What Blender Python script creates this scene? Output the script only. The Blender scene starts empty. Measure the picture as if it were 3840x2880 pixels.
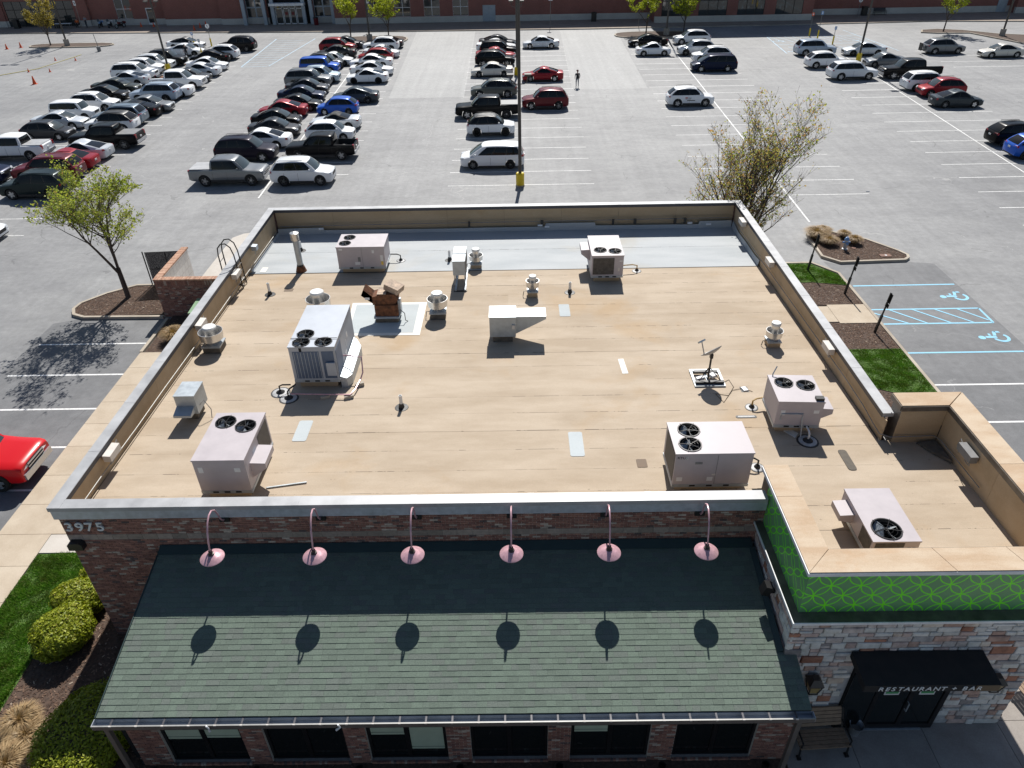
import bpy, bmesh, math, random
from mathutils import Vector, Matrix
R = math.radians
scene = bpy.context.scene
col = scene.collection
random.seed(7)

# ---------------------------------------------------------------- camera
cd = bpy.data.cameras.new('camera'); cam = bpy.data.objects.new('camera', cd); col.objects.link(cam)
cd.sensor_fit = 'HORIZONTAL'; cd.sensor_width = 36; cd.lens = 36*2724.3/3840
cd.clip_start = .5; cd.clip_end = 900
rt = Vector((.99986767, -.00210465, -.01613127)); up = Vector((.01446242, .56903737, .82218447)); fw = Vector((-.00744889, .82230897, -.56899251))
cam.matrix_world = Matrix(((rt.x, up.x, -fw.x, 0), (rt.y, up.y, -fw.y, 0), (rt.z, up.z, -fw.z, 18.7), (0, 0, 0, 1)))
scene.camera = cam

# ---------------------------------------------------------------- light
SUN_EL = 46
w = bpy.data.worlds.new('World'); scene.world = w; w.use_nodes = True
nt = w.node_tree; nt.nodes.clear()
sky = nt.nodes.new('ShaderNodeTexSky'); sky.sky_type = 'NISHITA'; sky.sun_disc = False
sky.sun_elevation = R(SUN_EL); sky.sun_rotation = R(4.7); sky.air_density = 1.0; sky.dust_density = .6; sky.ozone_density = 1.0
bg = nt.nodes.new('ShaderNodeBackground'); bg.inputs[1].default_value = .056
wo = nt.nodes.new('ShaderNodeOutputWorld')
nt.links.new(sky.outputs[0], bg.inputs[0]); nt.links.new(bg.outputs[0], wo.inputs[0])
sl = bpy.data.lights.new('sun', 'SUN'); sl.energy = 4.6; sl.angle = R(.53); sl.color = (1, .965, .91)
so = bpy.data.objects.new('sun', sl); col.objects.link(so)
sd = Vector((-.08, -.965, -1)).normalized()
so.rotation_euler = sd.to_track_quat('-Z', 'Y').to_euler(); so.location = (0, 60, 80)
vs = scene.view_settings
vs.view_transform = 'Standard'; vs.look = 'None'; vs.gamma = 1; vs.use_curve_mapping = False; vs.exposure = .42

# ---------------------------------------------------------------- mesh helpers
class MB:
    def __init__(s): s.v = []; s.f = []; s.mi = []
    def add(s, vs, fs, mi=0):
        n = len(s.v); s.v += [tuple(p) for p in vs]
        for q in fs: s.f.append(tuple(i+n for i in q)); s.mi.append(mi)
        return s
    def box(s, x0, x1, y0, y1, z0, z1, mi=0):
        return s.add([(x0,y0,z0),(x1,y0,z0),(x1,y1,z0),(x0,y1,z0),(x0,y0,z1),(x1,y0,z1),(x1,y1,z1),(x0,y1,z1)],
                     [(3,2,1,0),(4,5,6,7),(0,1,5,4),(1,2,6,5),(2,3,7,6),(3,0,4,7)], mi)
    def cbox(s, c, d, mat=None, mi=0):
        x, y, z = d[0]/2, d[1]/2, d[2]/2
        P = [(-x,-y,-z),(x,-y,-z),(x,y,-z),(-x,y,-z),(-x,-y,z),(x,-y,z),(x,y,z),(-x,y,z)]
        P = [((mat @ Vector(p)) if mat else Vector(p)) + Vector(c) for p in P]
        return s.add(P, [(3,2,1,0),(4,5,6,7),(0,1,5,4),(1,2,6,5),(2,3,7,6),(3,0,4,7)], mi)
    def hexa(s, b, t, mi=0):
        return s.add(list(b)+list(t), [(3,2,1,0),(4,5,6,7),(0,1,5,4),(1,2,6,5),(2,3,7,6),(3,0,4,7)], mi)
    def prism(s, poly, z0, z1, mi=0):
        n = len(poly)
        a = sum(poly[i][0]*poly[(i+1)%n][1]-poly[(i+1)%n][0]*poly[i][1] for i in range(n))
        if a < 0: poly = poly[::-1]
        zf0 = z0 if callable(z0) else (lambda x, y: z0)
        zf1 = z1 if callable(z1) else (lambda x, y: z1)
        P = [(p[0], p[1], zf0(*p[:2])) for p in poly]+[(p[0], p[1], zf1(*p[:2])) for p in poly]
        return s.add(P, [tuple(range(n-1, -1, -1)), tuple(range(n, 2*n))]+[(i,(i+1)%n,(i+1)%n+n,i+n) for i in range(n)], mi)
    def xprism(s, poly, x0, x1, mi=0):                     # polygon in (y,z) extruded along x
        n = len(poly); P = [(x0, p[0], p[1]) for p in poly]+[(x1, p[0], p[1]) for p in poly]
        return s.add(P, [tuple(range(n)), tuple(range(2*n-1, n-1, -1))]+[(i+n,(i+1)%n+n,(i+1)%n,i) for i in range(n)], mi)
    def yprism(s, poly, y0, y1, mi=0):                     # polygon in (x,z) extruded along y
        n = len(poly); P = [(p[0], y0, p[1]) for p in poly]+[(p[0], y1, p[1]) for p in poly]
        return s.add(P, [tuple(range(n-1,-1,-1)), tuple(range(n, 2*n))]+[(i,(i+1)%n,(i+1)%n+n,i+n) for i in range(n)], mi)
    def tube(s, pts, r, n=6, mi=0, caps=True):
        pts = [Vector(p) for p in pts]; rs = r if isinstance(r, (list, tuple)) else [r]*len(pts)
        P = []; F = []; a = None
        for i, p in enumerate(pts):
            d = (pts[min(i+1, len(pts)-1)]-pts[max(i-1, 0)])
            d = d.normalized() if d.length > 1e-9 else Vector((0,0,1))
            if a is None: a = d.orthogonal().normalized()
            else:
                a = a-d*a.dot(d); a = a.normalized() if a.length > 1e-6 else d.orthogonal().normalized()
            b = d.cross(a)
            for k in range(n):
                t = 2*math.pi*k/n; P.append(p+(a*math.cos(t)+b*math.sin(t))*rs[i])
        for i in range(len(pts)-1):
            for k in range(n): F.append((i*n+k, i*n+(k+1)%n, (i+1)*n+(k+1)%n, (i+1)*n+k))
        if caps: F.append(tuple(range(n-1,-1,-1))); F.append(tuple(range((len(pts)-1)*n, len(pts)*n)))
        return s.add(P, F, mi)
    def lathe(s, prof, n=20, c=(0,0,0), mi=0, M=None):      # prof: (r,z) list
        P = []; F = []; m = len(prof)
        for k in range(n):
            t = 2*math.pi*k/n
            for r, z in prof:
                q = Vector((r*math.cos(t), r*math.sin(t), z)); q = (M @ q) if M else q
                P.append(q+Vector(c))
        for k in range(n):
            for j in range(m-1):
                a, b = k*m+j, ((k+1)%n)*m+j
                F.append((a, b, b+1, a+1))
        return s.add(P, F, mi)
    def build(s, name, mat, parent=None, smooth=False, loc=None, sharp=35):
        me = bpy.data.meshes.new(name); me.from_pydata(s.v, [], s.f)
        mats = mat if isinstance(mat, (list, tuple)) else [mat]
        for m in mats: me.materials.append(m)
        if len(mats) > 1: me.polygons.foreach_set('material_index', s.mi)
        if smooth:
            me.polygons.foreach_set('use_smooth', [True]*len(me.polygons))
            me.set_sharp_from_angle(angle=R(sharp))
        me.update()
        o = bpy.data.objects.new(name, me); col.objects.link(o)
        if parent is not None: o.parent = parent
        if loc is not None: o.location = loc
        return o

def tag(o, label=None, cat=None, group=None, kind=None):
    if label: o['label'] = label
    if cat: o['category'] = cat
    if group: o['group'] = group
    if kind: o['kind'] = kind
    return o
def thing(name, label, cat, loc=(0,0,0), rz=0, group=None):
    o = bpy.data.objects.new(name, None); col.objects.link(o); o.location = loc; o.rotation_euler = (0,0,rz)
    o.empty_display_size = .2
    return tag(o, label, cat, group)
def struct(o): o['kind'] = 'structure'; return o
def inst(name, me, parent=None, loc=(0,0,0), rot=(0,0,0), scale=None):
    o = bpy.data.objects.new(name, me); col.objects.link(o)
    if parent is not None: o.parent = parent
    o.location = loc; o.rotation_euler = rot
    if scale: o.scale = scale
    return o
def rnd(a, b): return random.uniform(a, b)

# ---------------------------------------------------------------- material helpers
def newmat(name):
    m = bpy.data.materials.new(name); m.use_nodes = True
    nt = m.node_tree; b = nt.nodes['Principled BSDF']
    return m, nt, b
def nd(nt, t, **kw):
    n = nt.nodes.new(t)
    for k, v in kw.items():
        if k.startswith('i_'):
            key = k[2:]; key = int(key) if key.isdigit() else key
            n.inputs[key].default_value = v
        else: setattr(n, k, v)
    return n
def mixc(nt, fac, a, b, blend='MIX'):
    n = nt.nodes.new('ShaderNodeMix'); n.data_type = 'RGBA'; n.blend_type = blend
    for s, v in ((0, fac), (6, a), (7, b)):
        if isinstance(v, bpy.types.NodeSocket): nt.links.new(v, n.inputs[s])
        elif s == 0: n.inputs[0].default_value = v
        else: n.inputs[s].default_value = (*v, 1) if len(v) == 3 else v
    return n.outputs[2]
def math_(nt, op, a, b=None, c=None):
    n = nt.nodes.new('ShaderNodeMath'); n.operation = op
    for i, v in enumerate((a, b, c)):
        if v is None: continue
        if isinstance(v, bpy.types.NodeSocket): nt.links.new(v, n.inputs[i])
        else: n.inputs[i].default_value = v
    return n.outputs[0]
def ramp(nt, fac, stops, interp='LINEAR'):
    n = nt.nodes.new('ShaderNodeValToRGB'); n.color_ramp.interpolation = interp
    e = n.color_ramp.elements
    while len(e) > len(stops): e.remove(e[-1])
    while len(e) < len(stops): e.new(.5)
    for el, (p, c) in zip(e, stops):
        el.position = p; el.color = (*c, 1) if len(c) == 3 else c
    nt.links.new(fac, n.inputs[0]); return n.outputs[0]
def coord(nt, kind='Object'):
    n = nt.nodes.new('ShaderNodeTexCoord'); return n.outputs[kind]
def world(nt):
    return nt.nodes.new('ShaderNodeNewGeometry').outputs['Position']
def noise(nt, vec, scale, detail=4, rough=.55, dist=0):
    n = nd(nt, 'ShaderNodeTexNoise'); n.inputs['Scale'].default_value = scale; n.inputs['Detail'].default_value = detail
    n.inputs['Roughness'].default_value = rough; n.inputs['Distortion'].default_value = dist
    nt.links.new(vec, n.inputs['Vector']); return n.outputs['Fac']
def scaled(nt, vec, sc):
    n = nt.nodes.new('ShaderNodeMapping'); n.inputs['Scale'].default_value = sc; nt.links.new(vec, n.inputs[0]); return n.outputs[0]
def bump(nt, b, h, strength=.3, dist=.01):
    n = nt.nodes.new('ShaderNodeBump'); n.inputs['Strength'].default_value = strength; n.inputs['Distance'].default_value = dist
    nt.links.new(h, n.inputs['Height']); nt.links.new(n.outputs[0], b.inputs['Normal'])
def island(nt):
    g = nt.nodes.new('ShaderNodeNewGeometry'); o = nt.nodes.new('ShaderNodeObjectInfo')
    return math_(nt, 'FRACT', math_(nt, 'ADD', g.outputs['Random Per Island'], o.outputs['Random']))
def S(h):                                                    # sRGB 0-255 -> linear
    return tuple(((c/255)/12.92 if c/255 <= .04045 else ((c/255+.055)/1.055)**2.4) for c in h)

def pm(name, c, rough=.6, metal=0., var=.12, scale=3., coat=0., bmp=0., bscale=40., spec=.5):
    m, nt, b = newmat(name)
    b.inputs['Roughness'].default_value = rough; b.inputs['Metallic'].default_value = metal
    b.inputs['Specular IOR Level'].default_value = spec
    if coat: b.inputs['Coat Weight'].default_value = coat; b.inputs['Coat Roughness'].default_value = .04
    if var:
        f = noise(nt, coord(nt), scale, 5, .6)
        lo = tuple(x*(1-var) for x in c); hi = tuple(min(1, x*(1+var)) for x in c)
        nt.links.new(ramp(nt, f, [(.3, lo), (.7, hi)]), b.inputs['Base Color'])
        r2 = nd(nt, 'ShaderNodeMapRange'); r2.inputs[1].default_value = .3; r2.inputs[2].default_value = .7
        r2.inputs[3].default_value = max(.02, rough*.88); r2.inputs[4].default_value = min(1, rough*1.12)
        nt.links.new(f, r2.inputs[0]); nt.links.new(r2.outputs[0], b.inputs['Roughness'])
    else: b.inputs['Base Color'].default_value = (*c, 1)
    if bmp: bump(nt, b, noise(nt, coord(nt), bscale, 3), bmp, .01)
    return m

M = {}
# asphalt: aged grey, patchy, speckled, with partly filled cracks
def asphalt(name, lo, hi, crack=.6, light=(.46,.46,.45)):
    m, nt, b = newmat(name); P = world(nt)
    big = noise(nt, P, .07, 4, .6); mid = noise(nt, scaled(nt, P, (.25, .6, 1)), 1.1, 5, .65); fine = noise(nt, P, 38, 2, .7)
    f = math_(nt, 'ADD', math_(nt, 'MULTIPLY', big, .55), math_(nt, 'MULTIPLY', mid, .45))
    c = ramp(nt, f, [(.34, lo), (.66, hi)])
    streak = noise(nt, scaled(nt, P, (1.6, .05, 1)), 1.0, 5, .6); patchy = noise(nt, P, 2.6, 5, .7)
    c = mixc(nt, .16, c, ramp(nt, streak, [(.35, (.3,)*3), (.65, (.68,)*3)]), 'OVERLAY'); c = mixc(nt, .3, c, ramp(nt, patchy, [(.35, (.33,)*3), (.68, (.7,)*3)]), 'OVERLAY')
    c = mixc(nt, .35, c, ramp(nt, fine, [(.3, (.25,)*3), (.72, (.75,)*3)]), 'OVERLAY')
    # cracks
    wv = nt.nodes.new('ShaderNodeTexNoise'); wv.inputs['Scale'].default_value = .5; wv.inputs['Detail'].default_value = 5; nt.links.new(P, wv.inputs['Vector'])
    add = nt.nodes.new('ShaderNodeVectorMath'); add.operation = 'MULTIPLY_ADD'; nt.links.new(wv.outputs['Color'], add.inputs[0])
    add.inputs[1].default_value = (2.4, 2.4, 0); nt.links.new(P, add.inputs[2])
    vo = nd(nt, 'ShaderNodeTexVoronoi', feature='DISTANCE_TO_EDGE'); vo.inputs['Scale'].default_value = .16; nt.links.new(add.outputs[0], vo.inputs['Vector'])
    gate = noise(nt, P, .18, 3)
    k = math_(nt, 'MULTIPLY', math_(nt, 'LESS_THAN', vo.outputs['Distance'], .0035), math_(nt, 'GREATER_THAN', gate, .57))
    c = mixc(nt, math_(nt, 'MULTIPLY', k, crack), c, light)
    k2 = math_(nt, 'MULTIPLY', math_(nt, 'LESS_THAN', vo.outputs['Distance'], .006), math_(nt, 'LESS_THAN', gate, .43))
    c = mixc(nt, math_(nt, 'MULTIPLY', k2, crack*.75), c, (.055,.055,.058))
    # oil spots
    st = noise(nt, P, .9, 4, .7)
    c = mixc(nt, math_(nt, 'MULTIPLY', ramp(nt, st, [(.66, (0,)*3), (.76, (1,)*3)]), .35), c, (.09,.09,.092))
    nt.links.new(c, b.inputs['Base Color']); b.inputs['Roughness'].default_value = .72; b.inputs['Specular IOR Level'].default_value = .45
    bump(nt, b, fine, .35, .01)
    return m
M['asphalt'] = asphalt('asphalt', (.18,.181,.185), (.30,.30,.298), .45, (.42,.415,.40))
M['asphalt_dark'] = asphalt('asphalt_dark', (.12,.122,.128), (.205,.207,.211), .35, (.3,.3,.3))
M['asphalt_light'] = asphalt('asphalt_light', (.275,.276,.275), (.335,.335,.33), .12)
def paint(name, c, wear=.5):
    m, nt, b = newmat(name); P = world(nt)
    n = noise(nt, P, 9, 5, .75); n2 = noise(nt, P, .5, 3)
    k = math_(nt, 'MULTIPLY', ramp(nt, math_(nt, 'ADD', math_(nt,'MULTIPLY',n,.7), math_(nt,'MULTIPLY',n2,.3)), [(.47, (0,)*3), (.62, (1,)*3)]), wear)
    nt.links.new(mixc(nt, k, c, (.22,.22,.22)), b.inputs['Base Color']); b.inputs['Roughness'].default_value = .75
    return m
M['line'] = paint('line_white', (.78,.78,.76), .7); M['line_fresh'] = paint('line_white_fresh', (.78,.78,.77), .4)
M['line_blue'] = paint('line_blue', (.28,.60,.78), .3); M['line_blue_old'] = paint('line_blue_worn', (.42,.58,.70), .8)
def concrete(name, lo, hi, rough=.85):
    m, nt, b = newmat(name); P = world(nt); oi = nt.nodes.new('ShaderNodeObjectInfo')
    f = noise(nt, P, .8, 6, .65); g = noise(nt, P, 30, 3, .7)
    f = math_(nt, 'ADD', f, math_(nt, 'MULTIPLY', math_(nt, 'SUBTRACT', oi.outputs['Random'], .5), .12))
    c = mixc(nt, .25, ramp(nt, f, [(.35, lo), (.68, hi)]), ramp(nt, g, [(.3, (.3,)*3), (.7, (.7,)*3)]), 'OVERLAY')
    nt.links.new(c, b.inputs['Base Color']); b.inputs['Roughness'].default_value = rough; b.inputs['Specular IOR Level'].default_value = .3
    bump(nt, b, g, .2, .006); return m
M['walk'] = concrete('walk_concrete', (.44,.36,.27), (.54,.46,.36)); M['kerb'] = concrete('kerb_concrete', (.36,.31,.25), (.50,.44,.36))
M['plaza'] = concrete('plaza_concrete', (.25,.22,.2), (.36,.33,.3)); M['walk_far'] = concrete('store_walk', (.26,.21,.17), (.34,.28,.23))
M['slab_light'] = concrete('slab_light', (.5,.46,.41), (.58,.54,.49)); M['polebase'] = concrete('pole_base', (.3,.27,.23), (.4,.37,.32))
def stainy(name, base, alt, rust, scale=1., rough=.85, seam=False):
    m, nt, b = newmat(name); P = world(nt); oi = nt.nodes.new('ShaderNodeObjectInfo')
    f = noise(nt, scaled(nt, P, (.35, 1.1, 1)), 1.2*scale, 5, .6); g = noise(nt, P, 45, 3, .7); r = noise(nt, P, .33*scale, 4, .6, .4)
    f = math_(nt, 'ADD', f, math_(nt, 'MULTIPLY', math_(nt, 'SUBTRACT', oi.outputs['Random'], .5), .16))
    c = ramp(nt, f, [(.34, base), (.66, alt)])
    c = mixc(nt, math_(nt, 'MULTIPLY', ramp(nt, r, [(.56, (0,)*3), (.74, (1,)*3)]), .6), c, rust)
    c = mixc(nt, .22, c, ramp(nt, g, [(.3, (.3,)*3), (.7, (.7,)*3)]), 'OVERLAY')
    sp = noise(nt, P, 3.1, 2, .5)
    c = mixc(nt, math_(nt, 'MULTIPLY', math_(nt, 'GREATER_THAN', sp, .785), .5), c, (.2,.16,.12))
    if seam:                                                # bitumen bleed along the lap of each sheet (object y = 0)
        O = coord(nt); sx = nd(nt, 'ShaderNodeSeparateXYZ'); nt.links.new(O, sx.inputs[0])
        wob = noise(nt, scaled(nt, P, (1, .05, 1)), 1.6, 5, .7)
        k = math_(nt, 'MULTIPLY', math_(nt, 'LESS_THAN', sx.outputs[1], .010), math_(nt, 'GREATER_THAN', wob, .52))
        c = mixc(nt, math_(nt, 'MULTIPLY', k, .85), c, (.04,.034,.03))
    nt.links.new(c, b.inputs['Base Color']); b.inputs['Roughness'].default_value = rough; b.inputs['Specular IOR Level'].default_value = .25
    bump(nt, b, g, .12, .004); return m
M['tan'] = stainy('tan_membrane', (.40,.32,.235), (.49,.405,.31), (.42,.29,.165), 1, .85, True)
M['tanwall'] = stainy('tan_wall_membrane', (.40,.30,.19), (.47,.36,.24), (.37,.25,.13))
M['greymem'] = stainy('grey_membrane', (.36,.385,.40), (.44,.46,.47), (.40,.37,.31), .8, .7, True)
M['tancoping'] = stainy('tower_coping', (.48,.35,.235), (.57,.46,.34), (.48,.27,.13), 2.2)
M['patch'] = stainy('grey_patch', (.44,.48,.49), (.50,.54,.55), (.45,.47,.47)); M['whitepaint'] = pm('white_coating', (.74,.72,.66), .7, var=.1)
M['darkpatch'] = pm('dark_patch', (.12,.105,.085), .9, var=.3, scale=6); M['brownpatch'] = pm('brown_patch', (.2,.15,.11), .9)
M['tar'] = pm('tar', (.02,.02,.021), .5, var=.3, scale=8); M['silvercoat'] = pm('silver_coat', (.4,.4,.4), .5, var=.25, scale=14)
M['coping'] = pm('coping_metal', (.385,.39,.40), .5, .15, .16, 1.6, spec=.35); M['copingdark'] = pm('coping_lip', (.05,.05,.06), .5, .2, .1)
M['fascia'] = pm('fascia_metal', (.46,.5,.56), .45, .35, .16, 5); M['galv'] = pm('galvanised', (.40,.44,.47), .45, .4, .12, 5)
M['rtu'] = pm('rtu_paint', (.455,.41,.425), .5, 0, .07, 2.2); M['rtu_blue'] = pm('rtu_paint_blue', (.39,.42,.47), .5, .1, .06, 2)
M['coil'] = pm('coil_fins', (.10,.09,.08), .7, .3, .35, 9); M['coil_blue'] = pm('coil_blue', (.10,.14,.22), .5, .4, .15, 6)
M['black'] = pm('black_paint', (.012,.012,.013), .45, 0, .2); M['darkhole'] = pm('dark_inside', (.01,.01,.011), .9, 0, 0)
M['blackmetal'] = pm('black_metal', (.02,.019,.02), .4, .3, .2); M['bronze'] = pm('bronze_metal', (.06,.05,.045), .4, .3, .15)
M['alu'] = pm('spun_aluminium', (.66,.65,.63), .3, .75, .08, 5); M['aluwhite'] = pm('white_cap', (.72,.72,.70), .45, .1, .06)
M['pvc'] = pm('white_pvc', (.72,.72,.71), .5, 0, .06); M['sticker'] = pm('sticker', (.7,.7,.7), .5, 0, .05); M['yellowtag'] = pm('yellow_tag', (.7,.5,.08), .5)
M['rust'] = pm('rusty_steel', (.16,.065,.03), .8, .2, .65, 7, bmp=.3); M['rustlight'] = pm('rust_pale', (.42,.32,.24), .8, .1, .5, 6)
M['gaspipe'] = pm('gas_pipe', (.5,.33,.12), .6, 0, .3, 9); M['wood'] = pm('block_wood', (.4,.36,.3), .8)
M['dishgrey'] = pm('dish_grey', (.33,.32,.31), .5); M['cable'] = pm('cable', (.1,.075,.05), .6); M['conduit'] = pm('conduit', (.30,.30,.29), .5, .3)
M['ltbox'] = pm('lamp_box', (.62,.58,.53), .55); M['ltboxgrey'] = pm('lamp_box_grey', (.2,.2,.2), .5)
M['pink'] = pm('copper_paint', (.62,.37,.41), .35, .3, .18, 9); M['signblack'] = pm('sign_back', (.03,.03,.03), .5)
M['yellow'] = pm('safety_yellow', (.72,.52,.01), .5, 0, .12, 3); M['pole'] = pm('pole_bronze', (.075,.068,.06), .5, .2, .15); M['polegrey'] = pm('pole_grey', (.2,.2,.19), .5, .3)
M['cone'] = pm('cone_orange', (.75,.10,.02), .6); M['white'] = pm('white_paint', (.74,.75,.76), .45); M['greenbox'] = pm('transformer_green', (.20,.33,.19), .5)
M['dkgreen'] = pm('dark_teal_flashing', (.022,.045,.045), .55, .1); M['gutter'] = pm('gutter_bronze', (.16,.14,.125), .45, .2); M['gutterin'] = pm('gutter_inside', (.30,.33,.37), .5, .2)
M['ledge'] = pm('ledge_metal', (.14,.12,.10), .42, .3, .35, 3); M['awning'] = pm('awning_fabric', (.012,.012,.013), .8); M['brown'] = pm('awning_brown', (.12,.085,.05), .7)
M['letter'] = pm('letter_white', (.7,.72,.72), .5, 0, 0); M['shade'] = pm('roller_shade', (.42,.48,.36), .8, 0, .06, 4)
M['bucket'] = pm('bucket_metal', (.4,.42,.45), .35, .6); M['benchslat'] = pm('bench_slat', (.26,.18,.12), .6, 0, .25, 8); M['lampglass'] = pm('lantern_glass', (.35,.27,.12), .25)
M['hydrantblue'] = pm('hydrant_blue', (.16,.32,.6), .5); M['hydrantgrey'] = pm('hydrant_silver', (.5,.52,.55), .5, .3); M['lidbrown'] = pm('vault_lid', (.2,.11,.08), .8)
M['chain'] = pm('privacy_mesh', (.025,.02,.028), .8); M['cmu'] = concrete('block_pale', (.58,.57,.55), (.68,.67,.65)); M['posterg'] = pm('poster_green', (.07,.3,.12), .5, 0, .3, 9)
def glass(name, c, rough=.06, spec=.6):
    m, nt, b = newmat(name); b.inputs['Base Color'].default_value = (*c, 1); b.inputs['Roughness'].default_value = rough; b.inputs['Specular IOR Level'].default_value = spec
    return m
M['glass'] = glass('dark_glass', (.010,.013,.014)); M['carglass'] = glass('car_glass', (.006,.007,.008), .05, .3); M['screen'] = glass('windscreen', (.045,.06,.065), .07, .6)
M['storeglass'] = glass('store_glass', (.035,.04,.04), .04, .9)
M['tyre'] = pm('tyre', (.014,.014,.014), .8, 0, 0); M['rim'] = pm('alloy', (.55,.56,.58), .3, .7, 0); M['rimblack'] = pm('black_alloy', (.015,.015,.015), .4, .3, 0)
M['headlight'] = glass('headlight', (.62,.64,.66), .08, .8); M['taillight'] = glass('taillight', (.32,.012,.016), .15, .6); M['plastic'] = pm('black_plastic', (.018,.018,.019), .6, 0, 0)
M['plate'] = pm('plate', (.6,.6,.6), .5, 0, 0)
# per-piece coloured masonry
def pieces(name, stops, rough=.85, nscale=9, bmp=.3, mott=.3, dark=(.05,.03,.025), jit=.5):
    m, nt, b = newmat(name); i = island(nt)
    c = ramp(nt, i, stops, 'CONSTANT'); O = world(nt)
    f = noise(nt, O, nscale, 5, .7)
    j = math_(nt, 'FRACT', math_(nt, 'MULTIPLY', i, 37.7))
    c = mixc(nt, jit, c, ramp(nt, j, [(0, (.36,)*3), (1, (.64,)*3)]), 'OVERLAY')
    c = mixc(nt, mott, c, ramp(nt, f, [(.32, dark), (.68, (.95,.9,.85))]), 'OVERLAY')
    nt.links.new(c, b.inputs['Base Color']); b.inputs['Roughness'].default_value = rough; b.inputs['Specular IOR Level'].default_value = .25
    bump(nt, b, noise(nt, O, 30, 4, .7), bmp, .01); return m
M['brick'] = pieces('brick', [(0, (.27,.14,.11)), (.28, (.32,.17,.13)), (.52, (.22,.12,.10)), (.66, (.13,.10,.095)), (.72, (.30,.155,.12)), (.86, (.38,.30,.25)), (.94, (.45,.38,.32))])
M['mortar'] = pm('mortar', (.55,.5,.44), .9, 0, .15, 12); M['bandstone'] = pieces('band_stone', [(0, (.29,.24,.20)), (.5, (.33,.27,.23))], mott=.2)
M['stone'] = pieces('field_stone', [(0, (.58,.58,.56)), (.2, (.66,.65,.62)), (.4, (.52,.47,.45)), (.54, (.55,.43,.39)), (.68, (.46,.32,.27)), (.78, (.38,.19,.13)), (.84, (.40,.385,.39)), (.92, (.60,.52,.45)), (.975, (.26,.24,.24))], nscale=4, bmp=.5, mott=.4, dark=(.12,.10,.095))
M['stonemortar'] = pm('stone_mortar', (.44,.43,.43), .9, 0, .2, 8)
M['shingle'] = pieces('shingle', [(0, (.118,.152,.128)), (.34, (.124,.162,.134)), (.6, (.121,.145,.130)), (.8, (.112,.144,.121))], .9, 40, .6, .3, (.2,.2,.2), .22)
M['shinglebase'] = pm('shingle_underlay', (.06,.075,.065), .9); M['solder'] = pieces('wall_cap_brick', [(0, (.46,.28,.20)), (.4, (.52,.34,.25)), (.8, (.40,.23,.16))])
# far brick (bricks under two pixels): plain pattern
def farbrick(name, a, bb, mo):
    m, nt, b = newmat(name); P = world(nt)
    mp = nd(nt, 'ShaderNodeMapping'); mp.inputs['Rotation'].default_value = (R(90), 0, 0); nt.links.new(P, mp.inputs[0])
    t = nd(nt, 'ShaderNodeTexBrick'); t.inputs['Color1'].default_value = (*a, 1); t.inputs['Color2'].default_value = (*bb, 1); t.inputs['Mortar'].default_value = (*mo, 1)
    t.inputs['Scale'].default_value = 1; t.inputs['Brick Width'].default_value = .21; t.inputs['Row Height'].default_value = .068; t.inputs['Mortar Size'].default_value = .007
    nt.links.new(mp.outputs[0], t.inputs[0]); c = mixc(nt, .3, t.outputs[0], ramp(nt, noise(nt, P, .6, 5), [(.3, (.35,)*3), (.7, (.65,)*3)]), 'OVERLAY')
    nt.links.new(c, b.inputs['Base Color']); b.inputs['Roughness'].default_value = .85; return m
M['storebrick'] = farbrick('store_brick', (.27,.095,.075), (.22,.078,.062), (.26,.16,.135)); M['sidebrick'] = farbrick('side_brick', (.17,.075,.055), (.13,.06,.05), (.3,.26,.22))
M['storestone'] = farbrick('store_block', (.56,.54,.50), (.50,.48,.45), (.42,.41,.38)); M['storeblue'] = pm('entrance_panel', (.33,.38,.43), .5, .1)
M['soil'] = pm('mulch_base', (.085,.055,.04), .95, 0, .5, 14, bmp=1, bscale=60)
M['mulch'] = pieces('mulch_chip', [(0, (.105,.066,.048)), (.3, (.15,.095,.068)), (.6, (.08,.052,.04)), (.85, (.22,.15,.11)), (.97, (.4,.33,.26))], .95, 20, 0, .2)
M['lawn'] = pm('lawn_soil', (.075,.14,.025), .95, 0, .4, 6, bmp=.8, bscale=50)
def leafmat(name, stops, trans=.35, patchy=0):
    m, nt, b = newmat(name); i = island(nt)
    c = ramp(nt, i, stops)
    if patchy: c = mixc(nt, patchy, c, ramp(nt, noise(nt, world(nt), 2.2, 4, .6), [(.32, (.28,.22,.12)), (.5, (.5,.5,.5)), (.7, (.62,.72,.5))]), 'OVERLAY')
    nt.links.new(c, b.inputs['Base Color']); b.inputs['Roughness'].default_value = .5; b.inputs['Specular IOR Level'].default_value = .35
    tr = nd(nt, 'ShaderNodeBsdfTranslucent'); nt.links.new(mixc(nt, 1., c, (1.0, 1.0, .55), 'MULTIPLY'), tr.inputs[0])
    mx = nd(nt, 'ShaderNodeMixShader'); mx.inputs[0].default_value = trans
    nt.links.new(b.outputs[0], mx.inputs[1]); nt.links.new(tr.outputs[0], mx.inputs[2]); nt.links.new(mx.outputs[0], nt.nodes['Material Output'].inputs[0]); return m
M['leaf_green'] = leafmat('leaf_spring', [(0, (.26,.34,.06)), (.45, (.38,.45,.09)), (.8, (.46,.50,.12)), (1, (.34,.25,.11))], .5)
M['leaf_mix'] = leafmat('leaf_russet', [(0, (.56,.30,.17)), (.25, (.60,.40,.19)), (.5, (.56,.49,.17)), (.8, (.44,.50,.12)), (1, (.32,.42,.09))], .5)
M['leaf_bright'] = leafmat('leaf_bright', [(0, (.30,.36,.03)), (.5, (.42,.46,.04)), (1, (.26,.33,.03))], .5); M['leaf_ochre'] = leafmat('leaf_ochre', [(0, (.3,.25,.06)), (.6, (.4,.32,.07)), (1, (.22,.18,.07))], .45)
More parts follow.
